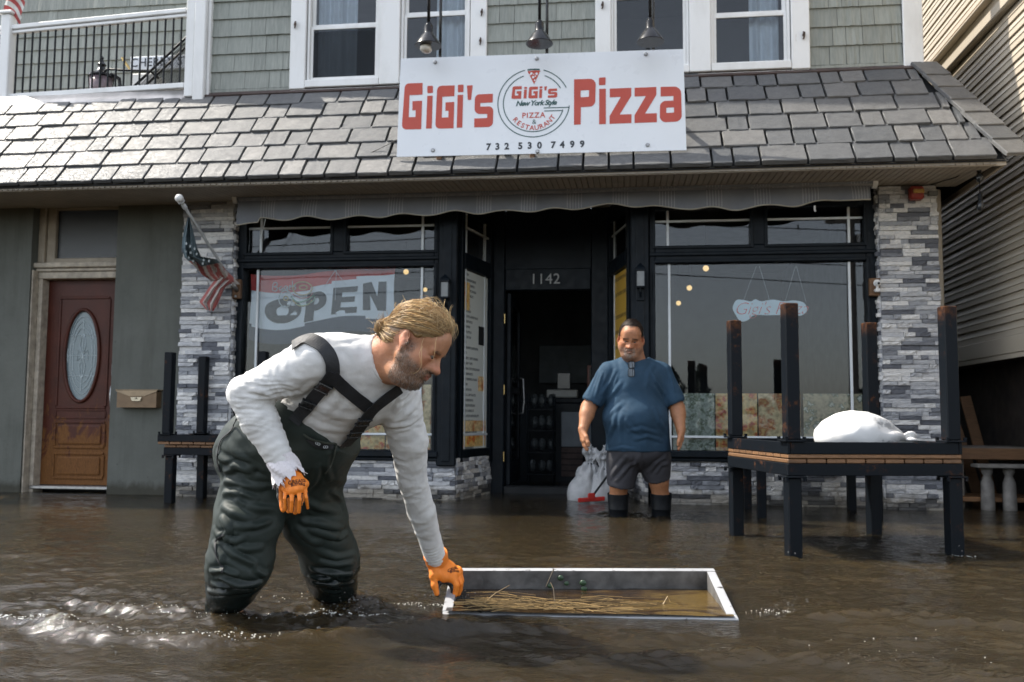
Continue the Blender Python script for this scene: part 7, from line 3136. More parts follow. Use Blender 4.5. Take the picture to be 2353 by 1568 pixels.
G.chain([at(646, 1104, d=3.085), at(645, 1140, d=3.08), at(651, 1172, d=3.065)], [.016, .013, .010], .006)     # loose rubber edge of the palm
G.chain([at(664, 1150, d=3.07), at(664, 1174, d=3.06)], [.011, .009], .004)
G.chain([at(680, 1150, d=3.07), at(679, 1177, d=3.06)], [.011, .009], .004)
glove_r, GB1 = glove('glove', G, at(652, 1120, d=3.078), (FWD * .62 - RIGHT * .78).normalized(), at(680, 1131, d=3.05))
c0 = V3(at(1022, 1325, d=3.75))
G = SDF(c0 - [.13, .14, .13], c0 + [.13, .14, .13], .0026)
kn = [at(1041, 1324, d=3.705), at(1050, 1318, d=3.735), at(1054, 1313, d=3.765), at(1052, 1310, d=3.795)]
hand_sdf(G, at(1008, 1293, d=3.735), kn,
         [[at(1049, 1345, d=3.685), at(1046, 1367, d=3.69)], [at(1057, 1341, d=3.715), at(1053, 1364, d=3.725)], [at(1060, 1334, d=3.75), at(1057, 1357, d=3.758)], [at(1058, 1328, d=3.785), at(1055, 1349, d=3.79)]],
         [at(1001, 1302, d=3.72), at(995.5, 1324, d=3.69), at(999, 1346, d=3.68), at(1004, 1364, d=3.68)], UP * -1, rs=(.0128, .0130, .0124, .0115), kf=.0025)
G.chain([at(1003, 1298, d=3.725), at(1003, 1318, d=3.70)], [.030, .022], .016)
G.chain([at(1012, 1298, d=3.735), at(1036, 1320, d=3.725)], [.036, .028], .02)
G.chain([at(1002, 1314, d=3.70), at(1020, 1326, d=3.705), at(1038, 1328, d=3.70)], [.020, .018, .018], .014)
G.chain([at(1001.5, 1279, d=3.715), at(1006, 1298, d=3.73)], [.0445, .040], .010)
V, Q = G.mesh()
V = relax(V, Q, 1, .3)
N = vnormals(V, Q)
V = V + N * (vnoise3(V * 55, 91) * .0011 + vnoise3(V * 120, 92) * .0005)[:, None]
glove_l = np_mesh('glove', V, Q, GOR, bent)
GB2 = bvh_of(V, Q)
G = SDF(c0 - [.13, .14, .13], c0 + [.13, .14, .13], .0026)
G.chain([at(1005, 1366, d=3.70), at(1004, 1350, d=3.705), at(1012, 1336, d=3.715), at(1024, 1333, d=3.715), at(1036, 1340, d=3.71), at(1042, 1353, d=3.705), at(1041, 1368, d=3.705)], [.011, .012, .014, .015, .014, .012, .010], .004)
G.chain([at(1054, 1335, d=3.74), at(1050, 1364, d=3.735)], [.012, .010], .004)
V, Q = G.mesh()
V = relax(V, Q, 1, .3)
N = vnormals(V, Q)
V = V + N * (vnoise3(V * 70, 95) * .0014)[:, None]
np_mesh('glove_palm', V, Q, GBL, bent)
m = MB()
for (t0, r) in ((0.0, .0475), (.014, .0465), (.028, .046), (.040, .043)):
    pass
ax = (at(1006, 1298, d=3.73) - at(1001.5, 1279, d=3.715)).normalized()
e1 = ax.orthogonal().normalized()
e2 = ax.cross(e1)
cc = at(1001, 1276, d=3.713)
pr = [(.040, -.006), (.0475, -.010), (.0500, .000), (.0475, .012), (.0455, .020), (.0468, .028), (.0440, .040), (.040, .050)]
m.lathe(pr, cc, 28, ax)
m.build('glove_cuff', plain('orange_ribbed_cuff', (.74, .20, .02), .7, .12, 30, .4, 260), bent, smooth=True)


def glove_text(bvh, txt, px, py, size, ang, mat):
    p, n = look(bvh, px, py)
    if p is None:
        return
    if n.dot(EYE - p) < 0:
        n = -n
    r = (RIGHT * math.cos(ang) + UP * math.sin(ang))
    r = (r - n * r.dot(n)).normalized()
    u = n.cross(r)
    o = text_obj('glove_print', txt, size, mat, frame_mat(p + n * .0016, r, u, n), bent, extrude=.0003, bold=.0004)
    me = o.data
    for v in me.vertices:      # wrap the print onto the glove
        h = bvh.ray_cast(v.co + n * .02, -n)[0]
        if h is not None:
            v.co = h + n * .0009


INK = plain('dark_red_print', (.06, .012, .012), .6, .1, 20, 0)
glove_text(GB1, 'GREASE', 683, 1107, .0165, .20, INK)
glove_text(GB1, 'BUSTERS', 684, 1113.5, .0115, .20, INK)
glove_text(GB2, 'GREASE', 1043, 1307, .0165, .62, INK)
glove_text(GB2, 'BUSTERS', 1046, 1313, .011, .62, INK)

# --- hair: combed back into a small bun, with loose wisps
HC = [hair_mat('blond_hair', (.36, .21, .078)), hair_mat('dark_blond_hair', (.17, .093, .034)), hair_mat('pale_blond_hair', (.56, .40, .20))]
G = SDF(V3(head.o) - .21, V3(head.o) + .21, .0045)
k = head.k
G.ell(head.P(-.012, 0, .047), head.ax, (.105 * k, .0835 * k, .093 * k), 0)
G.ell(head.P(-.05, 0, .0), head.ax, (.064 * k, .070 * k, .072 * k), .02 * k)
G.ell(head.P(.03, 0, .062), head.ax, (.066 * k, .068 * k, .060 * k), .02 * k)
G.plane_cut(head.P(.004, 0, .008), (head.f * .66 - head.u * .75), .008)
G.plane_cut(head.P(.083, 0, .07), head.f, .01)
G.ell(head.P(-.108, -.012, -.012), head.ax, (.030 * k, .030 * k, .034 * k), .012 * k)
for y_ in (-1, 1):
    G.ell(head.P(-.004, y_ * .088, .000), head.ax, (.029 * k, .030 * k, .036 * k), .006 * k, sub=True)
V, Q = G.mesh()
V = relax(V, Q, 4, .5)
N = vnormals(V, Q)
bunP = head.P(-.098, -.010, -.004)
L = head.loc(V)
az = np.arctan2(L[:, 1], L[:, 2] - .0)
V = V + N * ((np.sin(az * 46 + 3 * vnoise3(V * 12, 5)) * .0011 + vnoise3(V * 30, 7) * .0012)[:, None])
hair = np_mesh('hair', V, Q, HC[1], bent)
HBV = bvh_of(V, Q)
rg = random.Random(21)
ctr = head.P(-.012, 0, .03)
paths = []


def hair_path(start_dir, lift, wob, n=15, end=None):
    """comb a strand over the cap from a direction to the bun"""
    d0 = Vector(start_dir).normalized()
    d1 = ((end or bunP) - ctr).normalized()
    om = math.acos(max(-1, min(1, d0.dot(d1))))
    pts = []
    for i in range(n):
        t = i / (n - 1)
        if om > 1e-3:
            d = (d0 * math.sin((1 - t) * om) + d1 * math.sin(t * om)) / math.sin(om)
        else:
            d = d0
        hit = HBV.ray_cast(ctr + d * .3, -d)[0]
        if hit is None:
            continue
        le = head.loc(np.array([list(hit)]))[0]
        if np.linalg.norm((le - np.array([-.004, -.086, .002])) / np.array([.029, .04, .034])) < 1.0:
            break
        pts.append(hit + d * (lift * (1 - t * .6)) + Vector((rg.gauss(0, wob), rg.gauss(0, wob), rg.gauss(0, wob))))
    return pts


cand = [(Vector(v), head.loc(np.array([list(v)]))[0]) for v in V[::3]]
cand = [(v, l) for v, l in cand if np.linalg.norm(l - np.array([-.108, -.012, -.012])) > .045 and l[0] > -.085 and np.linalg.norm((l - np.array([-.004, -.086, .002])) / np.array([.030, .04, .036])) > 1.05]
for i in range(2600):
    v, l = cand[rg.randrange(len(cand))]
    if l[0] < -.02 and rg.random() < .5:
        continue
    d = (v - ctr) + Vector((rg.gauss(0, .003), rg.gauss(0, .003), rg.gauss(0, .003)))
    p = hair_path(d, rg.uniform(.0004, .0035) if rg.random() < .8 else rg.uniform(.004, .009), rg.choice((.0006, .0006, .0013)))
    if len(p) > 5:
        kind = rg.choice((0, 0, 0, 1, 2, 0, 2)) if l[2] > .02 else rg.choice((0, 1, 1, 2, 0))
        paths.append((p, kind))
for i in range(260):                         # ragged hairline at the temples and over the ear
    v, l = cand[rg.randrange(len(cand))]
    edge = l[0] * .66 - l[2] * .75
    if edge < -.018 or l[0] > .09:
        continue
    hit = v
    g = (-head.f * .5 - head.u * rg.uniform(.1, .9) + head.f * rg.gauss(0, .4) - head.l * .1).normalized()
    n_ = (v - ctr).normalized()
    g = (g - n_ * g.dot(n_)).normalized()
    L_ = rg.uniform(.012, .035)
    paths.append(([v + n_ * .002 + g * (L_ * t) + n_ * (.004 * t * (1 - t)) + head.f * (.006 * t * t) for t in np.linspace(0, 1, 6)], rg.choice((0, 1, 2))))
for i in range(150):                         # the bun
    a, b = rg.uniform(0, 6.28), rg.uniform(-1, 1)
    c = head.P(-.113, -.012, -.014)
    r = .031 * k * math.sqrt(1 - b * b * .8)
    e1, e2 = (head.l * .8 + head.u * .6).normalized(), (head.f * .6 - head.u * .5 + head.l * .5).normalized()
    pts = [c + (e1 * math.cos(a + t * 2.6) + e2 * math.sin(a + t * 2.6)) * (r + rg.uniform(0, .004)) + e1.cross(e2) * (b * .026 * k) + Vector((rg.gauss(0, .0012), rg.gauss(0, .0012), rg.gauss(0, .0012))) for t in np.linspace(0, 1, 10)]
    paths.append((pts, rg.choice((0, 1, 1, 0, 2))))
for i in range(60):                          # wisps sticking out of the bun and the nape
    c = head.P(-.113 + rg.gauss(0, .012), rg.gauss(-.02, .015), -.014 + rg.gauss(0, .018))
    dr = (-head.f * rg.uniform(.1, 1) + head.u * rg.uniform(-.6, .9) - head.l * rg.uniform(-.2, .6)).normalized()
    L_ = rg.uniform(.015, .035)
    paths.append(([c + dr * (L_ * t) + head.u * (.012 * t * t * rg.uniform(-1, 1)) for t in np.linspace(0, 1, 6)], rg.choice((0, 1, 2))))
strands('hair_strands', paths, .00085, HC, hair)
fly = []
for i in range(200):                         # loose curls over crown and forehead
    x, y = rg.uniform(-.03, .085), rg.uniform(-.07, .06)
    d = (head.f * x + head.l * y + head.u * (.085 - .3 * abs(y) * .5)).normalized()
    h = HBV.ray_cast(ctr + d * .3, -d)[0]
    if h is None:
        h = ctr + d * .11
    side_ = d.cross(Vector((rg.gauss(0, 1), rg.gauss(0, 1), rg.gauss(0, 1)))).normalized()
    L_, up_h = rg.uniform(.03, .085), rg.uniform(.003, .022)
    pts = []
    for t in np.linspace(0, 1, 12):
        pts.append(h + side_ * (L_ * (t - .3)) + d * (up_h * math.sin(math.pi * t) + .003) + (side_.cross(d)) * (.012 * math.sin(5 * t + i)))
    fly.append((pts, rg.choice((0, 2, 2))))
zh = lambda x, y: ((1400 + x / 3.484) * .5745, (1150 + y / 3.484) * .5745)
for pix, dd in (([(1230, 690), (1215, 760), (1205, 870), (1190, 960), (1160, 1030), (1130, 1060)], 2.945), ([(1000, 800), (985, 900), (990, 1000), (980, 1090), (940, 1150), (880, 1185), (820, 1165)], 2.93), ([(1010, 830), (970, 930), (985, 1010), (975, 1100)], 2.93),
                ([(1190, 130), (1250, 180), (1290, 250), (1330, 330), (1380, 410)], 3.03), ([(1000, 190), (1100, 150), (1200, 150), (1280, 230), (1320, 320)], 3.02), ([(1310, 300), (1310, 230), (1330, 160)], 3.05), ([(1390, 400), (1400, 300), (1440, 235)], 3.05),
                ([(800, 215), (770, 160), (735, 90)], 3.08), ([(700, 280), (720, 200), (780, 160)], 3.08), ([(640, 300), (620, 260), (645, 210)], 3.08), ([(1340, 330), (1400, 450), (1450, 560), (1440, 640)], 3.02), ([(1280, 290), (1380, 400), (1420, 520), (1400, 620)], 3.01),
                ([(1010, 1140), (1060, 1190), (1120, 1205)], 2.92), ([(860, 190), (960, 170), (1060, 190)], 3.05), ([(1090, 640), (1130, 560), (1160, 450), (1130, 380)], 3.0), ([(1220, 600), (1260, 560), (1320, 590), (1390, 640)], 3.0)):
    pts = [at(*zh(*p), d=dd) for p in pix]
    out = []
    for i in range(len(pts) - 1):
        p0, p1, p2, p3 = pts[max(i - 1, 0)], pts[i], pts[i + 1], pts[min(i + 2, len(pts) - 1)]
        for q_ in range(5):
            t = q_ / 5
            out.append(.5 * ((2 * p1) + (p2 - p0) * t + (2 * p0 - 5 * p1 + 4 * p2 - p3) * t * t + (3 * p1 - p0 - 3 * p2 + p3) * t ** 3))
    for q_ in range(1 if dd < 2.96 else 3):
        off = Vector((rg.gauss(0, .0022), rg.gauss(0, .002), rg.gauss(0, .0022)))
        fly.append(([p + off for p in out], 2))
strands('loose_wisps', fly, .0006, HC, hair)
# --- beard and brows
BC = [hair_mat('brown_beard', (.085, .048, .026)), hair_mat('grey_beard', (.30, .26, .22)), hair_mat('dark_beard', (.035, .022, .015))]
bv = np.argwhere(beard > .45)[:, 0]
bp = []
BV0 = np.zeros((len(body.data.vertices), 3))
body.data.vertices.foreach_get('co', BV0.ravel())
cobuf = np.empty(len(body.data.vertices) * 3, np.float32)
body.data.vertices.foreach_get('co', cobuf)
BV0 = cobuf.reshape(-1, 3)
BN = vnormals(BV0.astype(float), Q if False else np.array([list(p.vertices) for p in body.data.polygons])) if False else None
nb_ = np.empty(len(body.data.vertices) * 3, np.float32)
body.data.vertices.foreach_get('normal', nb_)
BN = nb_.reshape(-1, 3)
for i in range(2600):
    v = int(bv[rg.randrange(len(bv))])
    p, n = Vector(BV0[v]), Vector(BN[v])
    lc = head.loc(np.array([list(p)]))[0]
    g = (-head.u * .9 + head.f * .35 + Vector((rg.gauss(0, .25), rg.gauss(0, .25), rg.gauss(0, .25))))
    g = (g - n * g.dot(n)).normalized()
    L_ = rg.uniform(.004, .008) * (1.5 if lc[2] < -.085 and lc[0] > .05 else 1.0)
    p = p + Vector((rg.gauss(0, .0015), rg.gauss(0, .0015), rg.gauss(0, .0015)))
    w = rg.uniform(.2, .6)
    pts = [p + g * (L_ * t) + n * (L_ * w * t * (1.2 - .5 * t)) for t in (0, .35, .7, 1)]
    grey = .55 if lc[2] < -.085 else .22
    bp.append((pts, 1 if rg.random() < grey else rg.choice((0, 2, 0))))
strands('beard', bp, .00042, BC, bent)
br = []
for i in range(150):
    y = rg.choice((-1, 1)) * rg.uniform(.012, .050)
    st_ = head.P(.098 - (abs(y) - .012) * .25 + .004, y, .024 + rg.gauss(0, .0025))
    g = (head.l * (1 if y > 0 else -1) * .9 + head.f * rg.uniform(.0, .5) + head.u * rg.gauss(.05, .25)).normalized()
    br.append(([st_ + g * (.011 * t) + head.f * (.002 * t) for t in (0, .4, .8, 1)], rg.choice((0, 0, 1))))
strands('eyebrows', br, .0005, BC, bent)
# ------------------------------------------------------------------ the man standing by the entrance
man = thing('person', 'heavy set man standing in navy t-shirt, grey shorts and black rubber boots', 'person', at(1468, 1185, d=6.97))
SKIN_B = skin_mat('tanned_skin', (.36, .165, .082), (.42, .12, .065), ((.05, .035, .026), (.42, .38, .34)), (.014, .009, .006))
TEE = plain('navy_cotton', (.022, .052, .088), .8, .14, 8, .2, 90, spec=.25)
SHORT_M = plain('charcoal_shorts', (.040, .040, .046), .75, .15, 10, .2, 90, spec=.3)
D0 = 6.97
hA = (RIGHT, Vector((-FWD.x, -FWD.y, 0)).normalized(), Vector((0, 0, 1)))
nb2 = at(1459, 832, d=D0 + .02)
head2 = Head(at(1449.5, 780, d=D0 - .07), (-FWD * .955 - UP * .24 - RIGHT * .17), UP * 1.0 - FWD * .25 + RIGHT * .03, 1.05)
G = SDF(V3(at(1440, 960, d=D0)) - [.62, .45, 1.05], V3(at(1460, 960, d=D0)) + [.56, .42, .80], .0058)
G.ell(at(1459, 885, d=D0), hA, (.17, .11, .20), .05)
G.ell(at(1461, 960, d=D0), hA, (.20, .15, .18), .05)
G.ell(at(1467, 1040, d=D0), hA, (.18, .13, .14), .05)
sh_l, sh_r = at(1400, 852, d=D0 + .02), at(1519, 854, d=D0 + .02)
el_l, el_r = at(1352, 938, d=D0 - .02), at(1556, 938, d=D0 - .02)
wr_l, wr_r = at(1340, 986, d=D0 - .12), at(1564, 985, d=D0 - .12)
G.chain([sh_l, el_l], [.070, .056], .03)
G.chain([el_l, el_l.lerp(wr_l, .3), wr_l], [.055, .054, .035], .02)
G.chain([sh_r, el_r], [.070, .056], .03)
G.chain([el_r, el_r.lerp(wr_r, .3), wr_r], [.055, .054, .035], .02)
G.cone(nb2 - Vector((0, 0, .05)), head2.P(-.02, 0, -.02), .085, .080, .03)
G.cone(nb2 + hA[1] * .02, head2.P(.03, 0, -.085), .070, .055, .03)
hip_l, hip_r = at(1432, 1060, d=D0), at(1503, 1060, d=D0)
kn_l, kn_r = at(1423, 1112, d=D0 - .02), at(1514, 1106, d=D0 - .02)
G.chain([hip_l, kn_l, at(1420, 1140, d=D0), at(1421, 1250, d=D0)], [.11, .072, .062, .04], .02)
G.chain([hip_r, kn_r, at(1518, 1140, d=D0), at(1520, 1250, d=D0)], [.11, .072, .062, .04], .02)
# hands, five fingers each
for (w, s, thumb_in) in ((wr_l, 1, 1), (wr_r, -1, 1)):
    ux = RIGHT * s
    up_ = Vector((0, 0, -1))
    f = (up_ * .96 - FWD * .22 + ux * (.0)).normalized()
    kn = [w + f * .085 + FWD * (-.030 + .020 * i) + ux * (.004 - .003 * i) for i in range(4)]
    tips = [[k_ + f * .040 + ux * .010, k_ + f * (.066 + .006 * (i in (1, 2))) + ux * .024] for i, k_ in enumerate(kn)]
    G2 = G
    for q in kn:
        G2.cone(w, q, .028, .017, .014)
    for k_, tp in zip(kn, tips):
        G2.chain([k_] + tp, [.0125, .0115, .010], .005)
    G2.chain([w + f * .02 - FWD * .02, w + f * .055 - FWD * .050 + ux * .018, w + f * .095 - FWD * .058 + ux * .030, w + f * .118 - FWD * .055 + ux * .034], [.02, .0155, .013, .011], .010)
head2.sculpt(G, fat=.006, mouth_open=.0016, jowl=.003)
kk = head2.k
for y in (-1, 1):      # knitted brows, cheek folds, heavy lids
    G.cone(head2.P(.0975, y * .009, .017), head2.P(.088, y * .046, .029), .0088 * kk, .0075 * kk, .008 * kk)
    G.cone(head2.P(.103, y * .021, -.036), head2.P(.088, y * .036, -.074), .0022 * kk, .0022 * kk, .006 * kk, sub=True)
    G.cone(head2.P(.100, y * .011, .005), head2.P(.094, y * .017, -.002), .0035 * kk, .003 * kk, .006 * kk, sub=True)
    G.cone(head2.P(.092, y * .018, -.008), head2.P(.080, y * .044, -.012), .0062 * kk, .0055 * kk, .008 * kk)
for y in (-1, 1):      # mouth a little open, its corners drawn down
    G.cone(head2.P(.106, 0, -.0635), head2.P(.102, y * .017, -.068), .0042 * kk, .0036 * kk, .002, sub=True)
    G.cone(head2.P(.102, y * .017, -.068), head2.P(.096, y * .027, -.082), .0034 * kk, .0028 * kk, .004, sub=True)
V, Q = G.mesh()
V = relax(V, Q, 1, .3)
N = vnormals(V, Q)
L, lip, ruddy, nearh = head2.masks(V)
ay = np.abs(L[:, 1])
goat = nearh * (np.exp(-((L[:, 0] - .09) ** 2 / .03 ** 2 + ay ** 2 / .022 ** 2 + (L[:, 2] + .098) ** 2 / .018 ** 2))
                + .8 * np.exp(-((L[:, 2] + .049) ** 2 / .006 ** 2 + ay ** 2 / .024 ** 2)) * sm(L[:, 0], .085, .095)
                + .9 * np.exp(-((ay - .030) ** 2 / .006 ** 2 + (L[:, 2] + .072) ** 2 / .022 ** 2)) * sm(L[:, 0], .07, .085))
stub = nearh * .35 * sm(-L[:, 2], .03, .05) * sm(L[:, 0], .0, .02)
hairline = .052 + .03 * np.exp(-(L[:, 1] / .022) ** 2) - .25 * np.clip(ay - .052, 0, 1)
cap = nearh * sm(L[:, 2], .055, .075) * sm(hairline - L[:, 0], -.010, .014)
sideh = nearh * sm(ay, .048, .058) * sm(L[:, 2], .012, .03) * sm(.03 - L[:, 0], -.004, .012)
backh = nearh * sm(-L[:, 0], .02, .035) * sm(L[:, 2], -.045, -.025)
brow = nearh * np.exp(-((L[:, 2] - .026 + .10 * (ay - .03)) / .0055) ** 2) * sm(ay, .008, .013) * sm(.052 - ay, 0, .006) * sm(L[:, 0], .07, .08)
V = V - N * (.0016 * nearh * (np.exp(-((L[:, 2] - .052) / .003) ** 2) + np.exp(-((L[:, 2] - .064) / .003) ** 2)) * sm(L[:, 0], .06, .08) * sm(.04 - ay, 0, .01))[:, None]
V = V - N * (.0022 * nearh * np.exp(-((ay - .006) / .0025) ** 2) * np.exp(-((L[:, 2] - .03) / .012) ** 2) * sm(L[:, 0], .07, .085))[:, None]
np_mesh('body', V, Q, SKIN_B, man, attrs={'lip': lip * .6, 'ruddy': ruddy + .15 * nearh, 'beard': np.clip(goat + stub, 0, 1), 'hair': np.clip(cap * .85 + sideh + backh + brow * .9, 0, 1)})
eyes(head2, man, .55)
# short cropped hair over the crown
G = SDF(V3(head2.o) - .2, V3(head2.o) + .2, .006)
k = head2.k
G.ell(head2.P(-.016, 0, .048), head2.ax, (.106 * k, .086 * k, .096 * k), 0)
G.ell(head2.P(-.05, 0, .015), head2.ax, (.064 * k, .077 * k, .076 * k), .02 * k)
G.plane_cut(head2.P(.040, 0, .06), (head2.f * .92 - head2.u * .38), .012)
G.plane_cut(head2.P(-.02, 0, .01), (head2.f * .25 - head2.u * .95), .012)
G.ell(head2.P(.058, .050, .075), head2.ax, (.03 * k, .026 * k, .04 * k), .006, sub=True)
G.ell(head2.P(.058, -.050, .075), head2.ax, (.03 * k, .026 * k, .04 * k), .006, sub=True)
V, Q = G.mesh()
V = relax(V, Q, 1, .3)
N = vnormals(V, Q)
V += N * (vnoise3(V * 70, 4) * .0016)[:, None]
hm = plain('short_brown_hair', (.016, .010, .007), .5, .4, 60, .6, 150)
hm.node_tree.nodes['Principled BSDF'].inputs['Specular IOR Level'].default_value = .15
hr2 = np_mesh('hair', V, Q, hm, man)

# t-shirt
G = SDF(V3(at(1440, 930, d=D0)) - [.50, .40, .55], V3(at(1460, 930, d=D0)) + [.50, .36, .45], .0062)
G.ell(at(1459, 890, d=D0), hA, (.225, .155, .22), .05)
G.ell(at(1460, 960, d=D0 - .015), hA, (.248, .215, .19), .07)
G.cone(at(1440, 1000, d=D0), at(1440, 1036, d=D0), .155, .16, .05)
G.cone(at(1490, 1000, d=D0), at(1492, 1036, d=D0), .155, .16, .05)
G.cone(at(1465, 1000, d=D0 - .04), at(1466, 1036, d=D0 - .03), .165, .165, .05)
G.cone(sh_l + Vector((.02, 0, -.012)), nb2 - Vector((0, 0, .02)), .076, .10, .04)
G.cone(sh_r + Vector((-.02, 0, -.012)), nb2 - Vector((0, 0, .02)), .076, .10, .04)
G.chain([sh_l - Vector((0, 0, .012)), sh_l.lerp(el_l, .78)], [.082, .083], .03)
G.chain([sh_r - Vector((0, 0, .012)), sh_r.lerp(el_r, .78)], [.082, .083], .03)
for (s_, e_) in ((sh_l, el_l), (sh_r, el_r)):
    d_ = (e_ - s_).normalized()
    G.cone(s_.lerp(e_, .80), s_.lerp(e_, 1.0), .070, .078, .002, sub=True)
G.cone(nb2 + Vector((0, 0, .015)) + hA[1] * .012, nb2 + Vector((0, 0, .16)), .090, .16, .01, sub=True)
G.plane_cut(at(1466, 1037, d=D0), (0, 0, -1), .006)
V, Q = G.mesh()
V = relax(V, Q, 3, .5)
N = vnormals(V, Q)
TB = bvh_of(V, Q)
zt = lambda x, y: ((2200 + x / 1.65) * .5745, (1200 + y / 1.65) * .5745)
V = folds(V, N, TB, [([zt(*p) for p in a], b * .75, c * .85) for a, b, c in [
    ([(345, 620), (400, 540), (430, 470)], .012, .016), ([(350, 690), (430, 600), (470, 540)], .010, .018), ([(755, 620), (700, 540), (670, 480)], .012, .016), ([(760, 690), (700, 600), (660, 540)], .010, .018),
    ([(360, 800), (430, 720), (480, 680)], .008, .02), ([(380, 930), (420, 820), (450, 700)], .009, .020), ([(470, 960), (460, 860), (470, 760)], .008, .02), ([(520, 870), (600, 850), (700, 880)], .009, .018),
    ([(560, 920), (640, 900), (740, 930)], .009, .016), ([(770, 880), (720, 800), (690, 720)], .009, .02), ([(500, 800), (540, 850), (600, 880)], .008, .018), ([(250, 620), (290, 520), (330, 440)], .008, .014),
    ([(300, 640), (320, 560), (345, 480)], .008, .012), ([(820, 600), (800, 520), (770, 440)], .008, .014), ([(390, 990), (480, 975), (560, 985)], .006, .014), ([(420, 560), (440, 480), (430, 400)], .006, .02), ([(640, 560), (650, 480), (690, 420)], .006, .02)]])
V += N * (vnoise3(V * np.array([9, 9, 6]), 71) * .0035 + (1 - 2.6 * np.abs(vnoise3(V * np.array([12, 12, 5]), 74))) * .0026 + vnoise3(V * 22, 72) * .0014)[:, None]
np_mesh('t_shirt', V, Q, TEE, man)
TB = bvh_of(V, Q)
m = MB()
ring = []
for k_ in range(41):
    a = 2 * math.pi * k_ / 40
    ring.append(nb2 + Vector((0, 0, .016 - .018 * max(0, -math.sin(a)))) + hA[0] * (.094 * math.cos(a)) + hA[1] * (-.085 * math.sin(a) + .012))
m.tube(ring, .007, 6, cap=False)
m.build('collar', TEE, man, smooth=True)

# shorts
G = SDF(V3(at(1466, 1060, d=D0)) - [.33, .30, .30], V3(at(1466, 1060, d=D0)) + [.33, .30, .22], .0062)
G.ell(at(1467, 1035, d=D0), hA, (.232, .19, .15), .04)
G.chain([hip_l, at(1427, 1112, d=D0 - .01)], [.132, .104], .03)
G.chain([hip_r, at(1511, 1100, d=D0 - .01)], [.132, .098], .03)
G.cone(at(1426, 1104, d=D0), at(1424, 1150, d=D0), .088, .14, .004, sub=True)
G.cone(at(1512, 1090, d=D0), at(1515, 1150, d=D0), .084, .15, .004, sub=True)
V, Q = G.mesh()
V = relax(V, Q, 3, .5)
N = vnormals(V, Q)
PB = bvh_of(V, Q)
V = folds(V, N, PB, [([zt(*p) for p in a], b, c) for a, b, c in [([(400, 1170), (450, 1100), (500, 1040)], .009, .016), ([(440, 1190), (500, 1120), (560, 1080)], .009, .016), ([(650, 1140), (700, 1080), (760, 1040)], .009, .016),
                                                               ([(700, 1140), (730, 1090), (780, 1080)], .008, .014), ([(540, 1160), (570, 1080), (590, 1010)], .006, .016), ([(620, 1150), (600, 1080), (595, 1010)], .006, .016)]])
V += N * (vnoise3(V * 12, 81) * .004)[:, None]
np_mesh('shorts', V, Q, SHORT_M, man)
# boots
for (a, b) in (((1420.5, 1134), (1421, 1235)), ((1519, 1134), (1519, 1235))):
    p, q_ = at(*a, d=D0), at(*b, d=D0)
    m = MB()
    ax = (p - q_)
    m.lathe([(.070, 0), (.070, ax.length * .45), (.074, ax.length * .66), (.0755, ax.length * .665), (.074, ax.length * .68), (.080, ax.length * .93), (.0815, ax.length * .985), (.0815, ax.length), (.078, ax.length), (.076, ax.length * .9)], q_, 26, ax)
    m.obox(q_ + Vector((0, -.09, -.03)), (Vector((.05, 0, 0)), Vector((0, .15, 0)), Vector((0, 0, .05))), bev=.03)
    m.build('boot', MAT['rubber'], man, smooth=True, angle=50)
# sunglasses hung on the collar
sg = thing('sunglasses', 'folded sunglasses hanging from the neck of the navy t-shirt', 'sunglasses', at(1452, 846, d=D0 - .2))
LENS = plain('mirror_grey_lens', (.20, .23, .27), .08, .1, 20, 0, metal=.6)
for (x, y, w_, h_) in ((1450.5, 838.5, .020, .022), (1450, 856.5, .020, .027)):
    p, n = look(TB, x, y)
    if p is None:
        p, n = at(x, y, d=D0 - .2), -FWD
    p = p - FWD * .014
    m = MB()
    m.plate(round_poly([(-w_, -h_, .012), (w_, -h_, .012), (w_, h_, .012), (-w_, h_, .012)]), [], lambda u, v, d, p=p: p + RIGHT * u + UP * v - FWD * d, .004)
    m.build('lens', LENS, sg)
    m = MB()
    rp = round_poly([(-w_ - .003, -h_ - .003, .012), (w_ + .003, -h_ - .003, .012), (w_ + .003, h_ + .003, .012), (-w_ - .003, h_ + .003, .012)])
    m.tube([p + RIGHT * u + UP * v - FWD * .002 for (u, v) in rp + rp[:1]], .0028, 5, cap=False)
    m.build('rim', MAT['rubber'], sg)
m = MB()
m.tube([at(1452, 832, d=D0 - .17), at(1453.5, 842, d=D0 - .205), at(1453, 866, d=D0 - .22)], .003, 5)
m.build('temple', MAT['rubber'], sg)

# ------------------------------------------------------------------ sandbags
SBM = NT('grey_woven_sandbag')
wv = SBM.new('TexWave', wave_type='BANDS', bands_direction='Z')
wv.inputs['Scale'].default_value = 26
wv.inputs['Distortion'].default_value = .6
SBM.link(SBM.geo.outputs['Position'], wv.inputs['Vector'])
SBM.base(SBM.mix(.18, SBM.ramp(SBM.noise(9, None, 5), [(.3, (.34, .35, .355)), (.7, (.50, .505, .51))]), wv.outputs['Color'], 'MULTIPLY'))
SBM.rough(.5)
SBM.bump(wv.outputs['Fac'], .4, .006, SBM.bump(SBM.noise(140, None, 3), .3, .003))


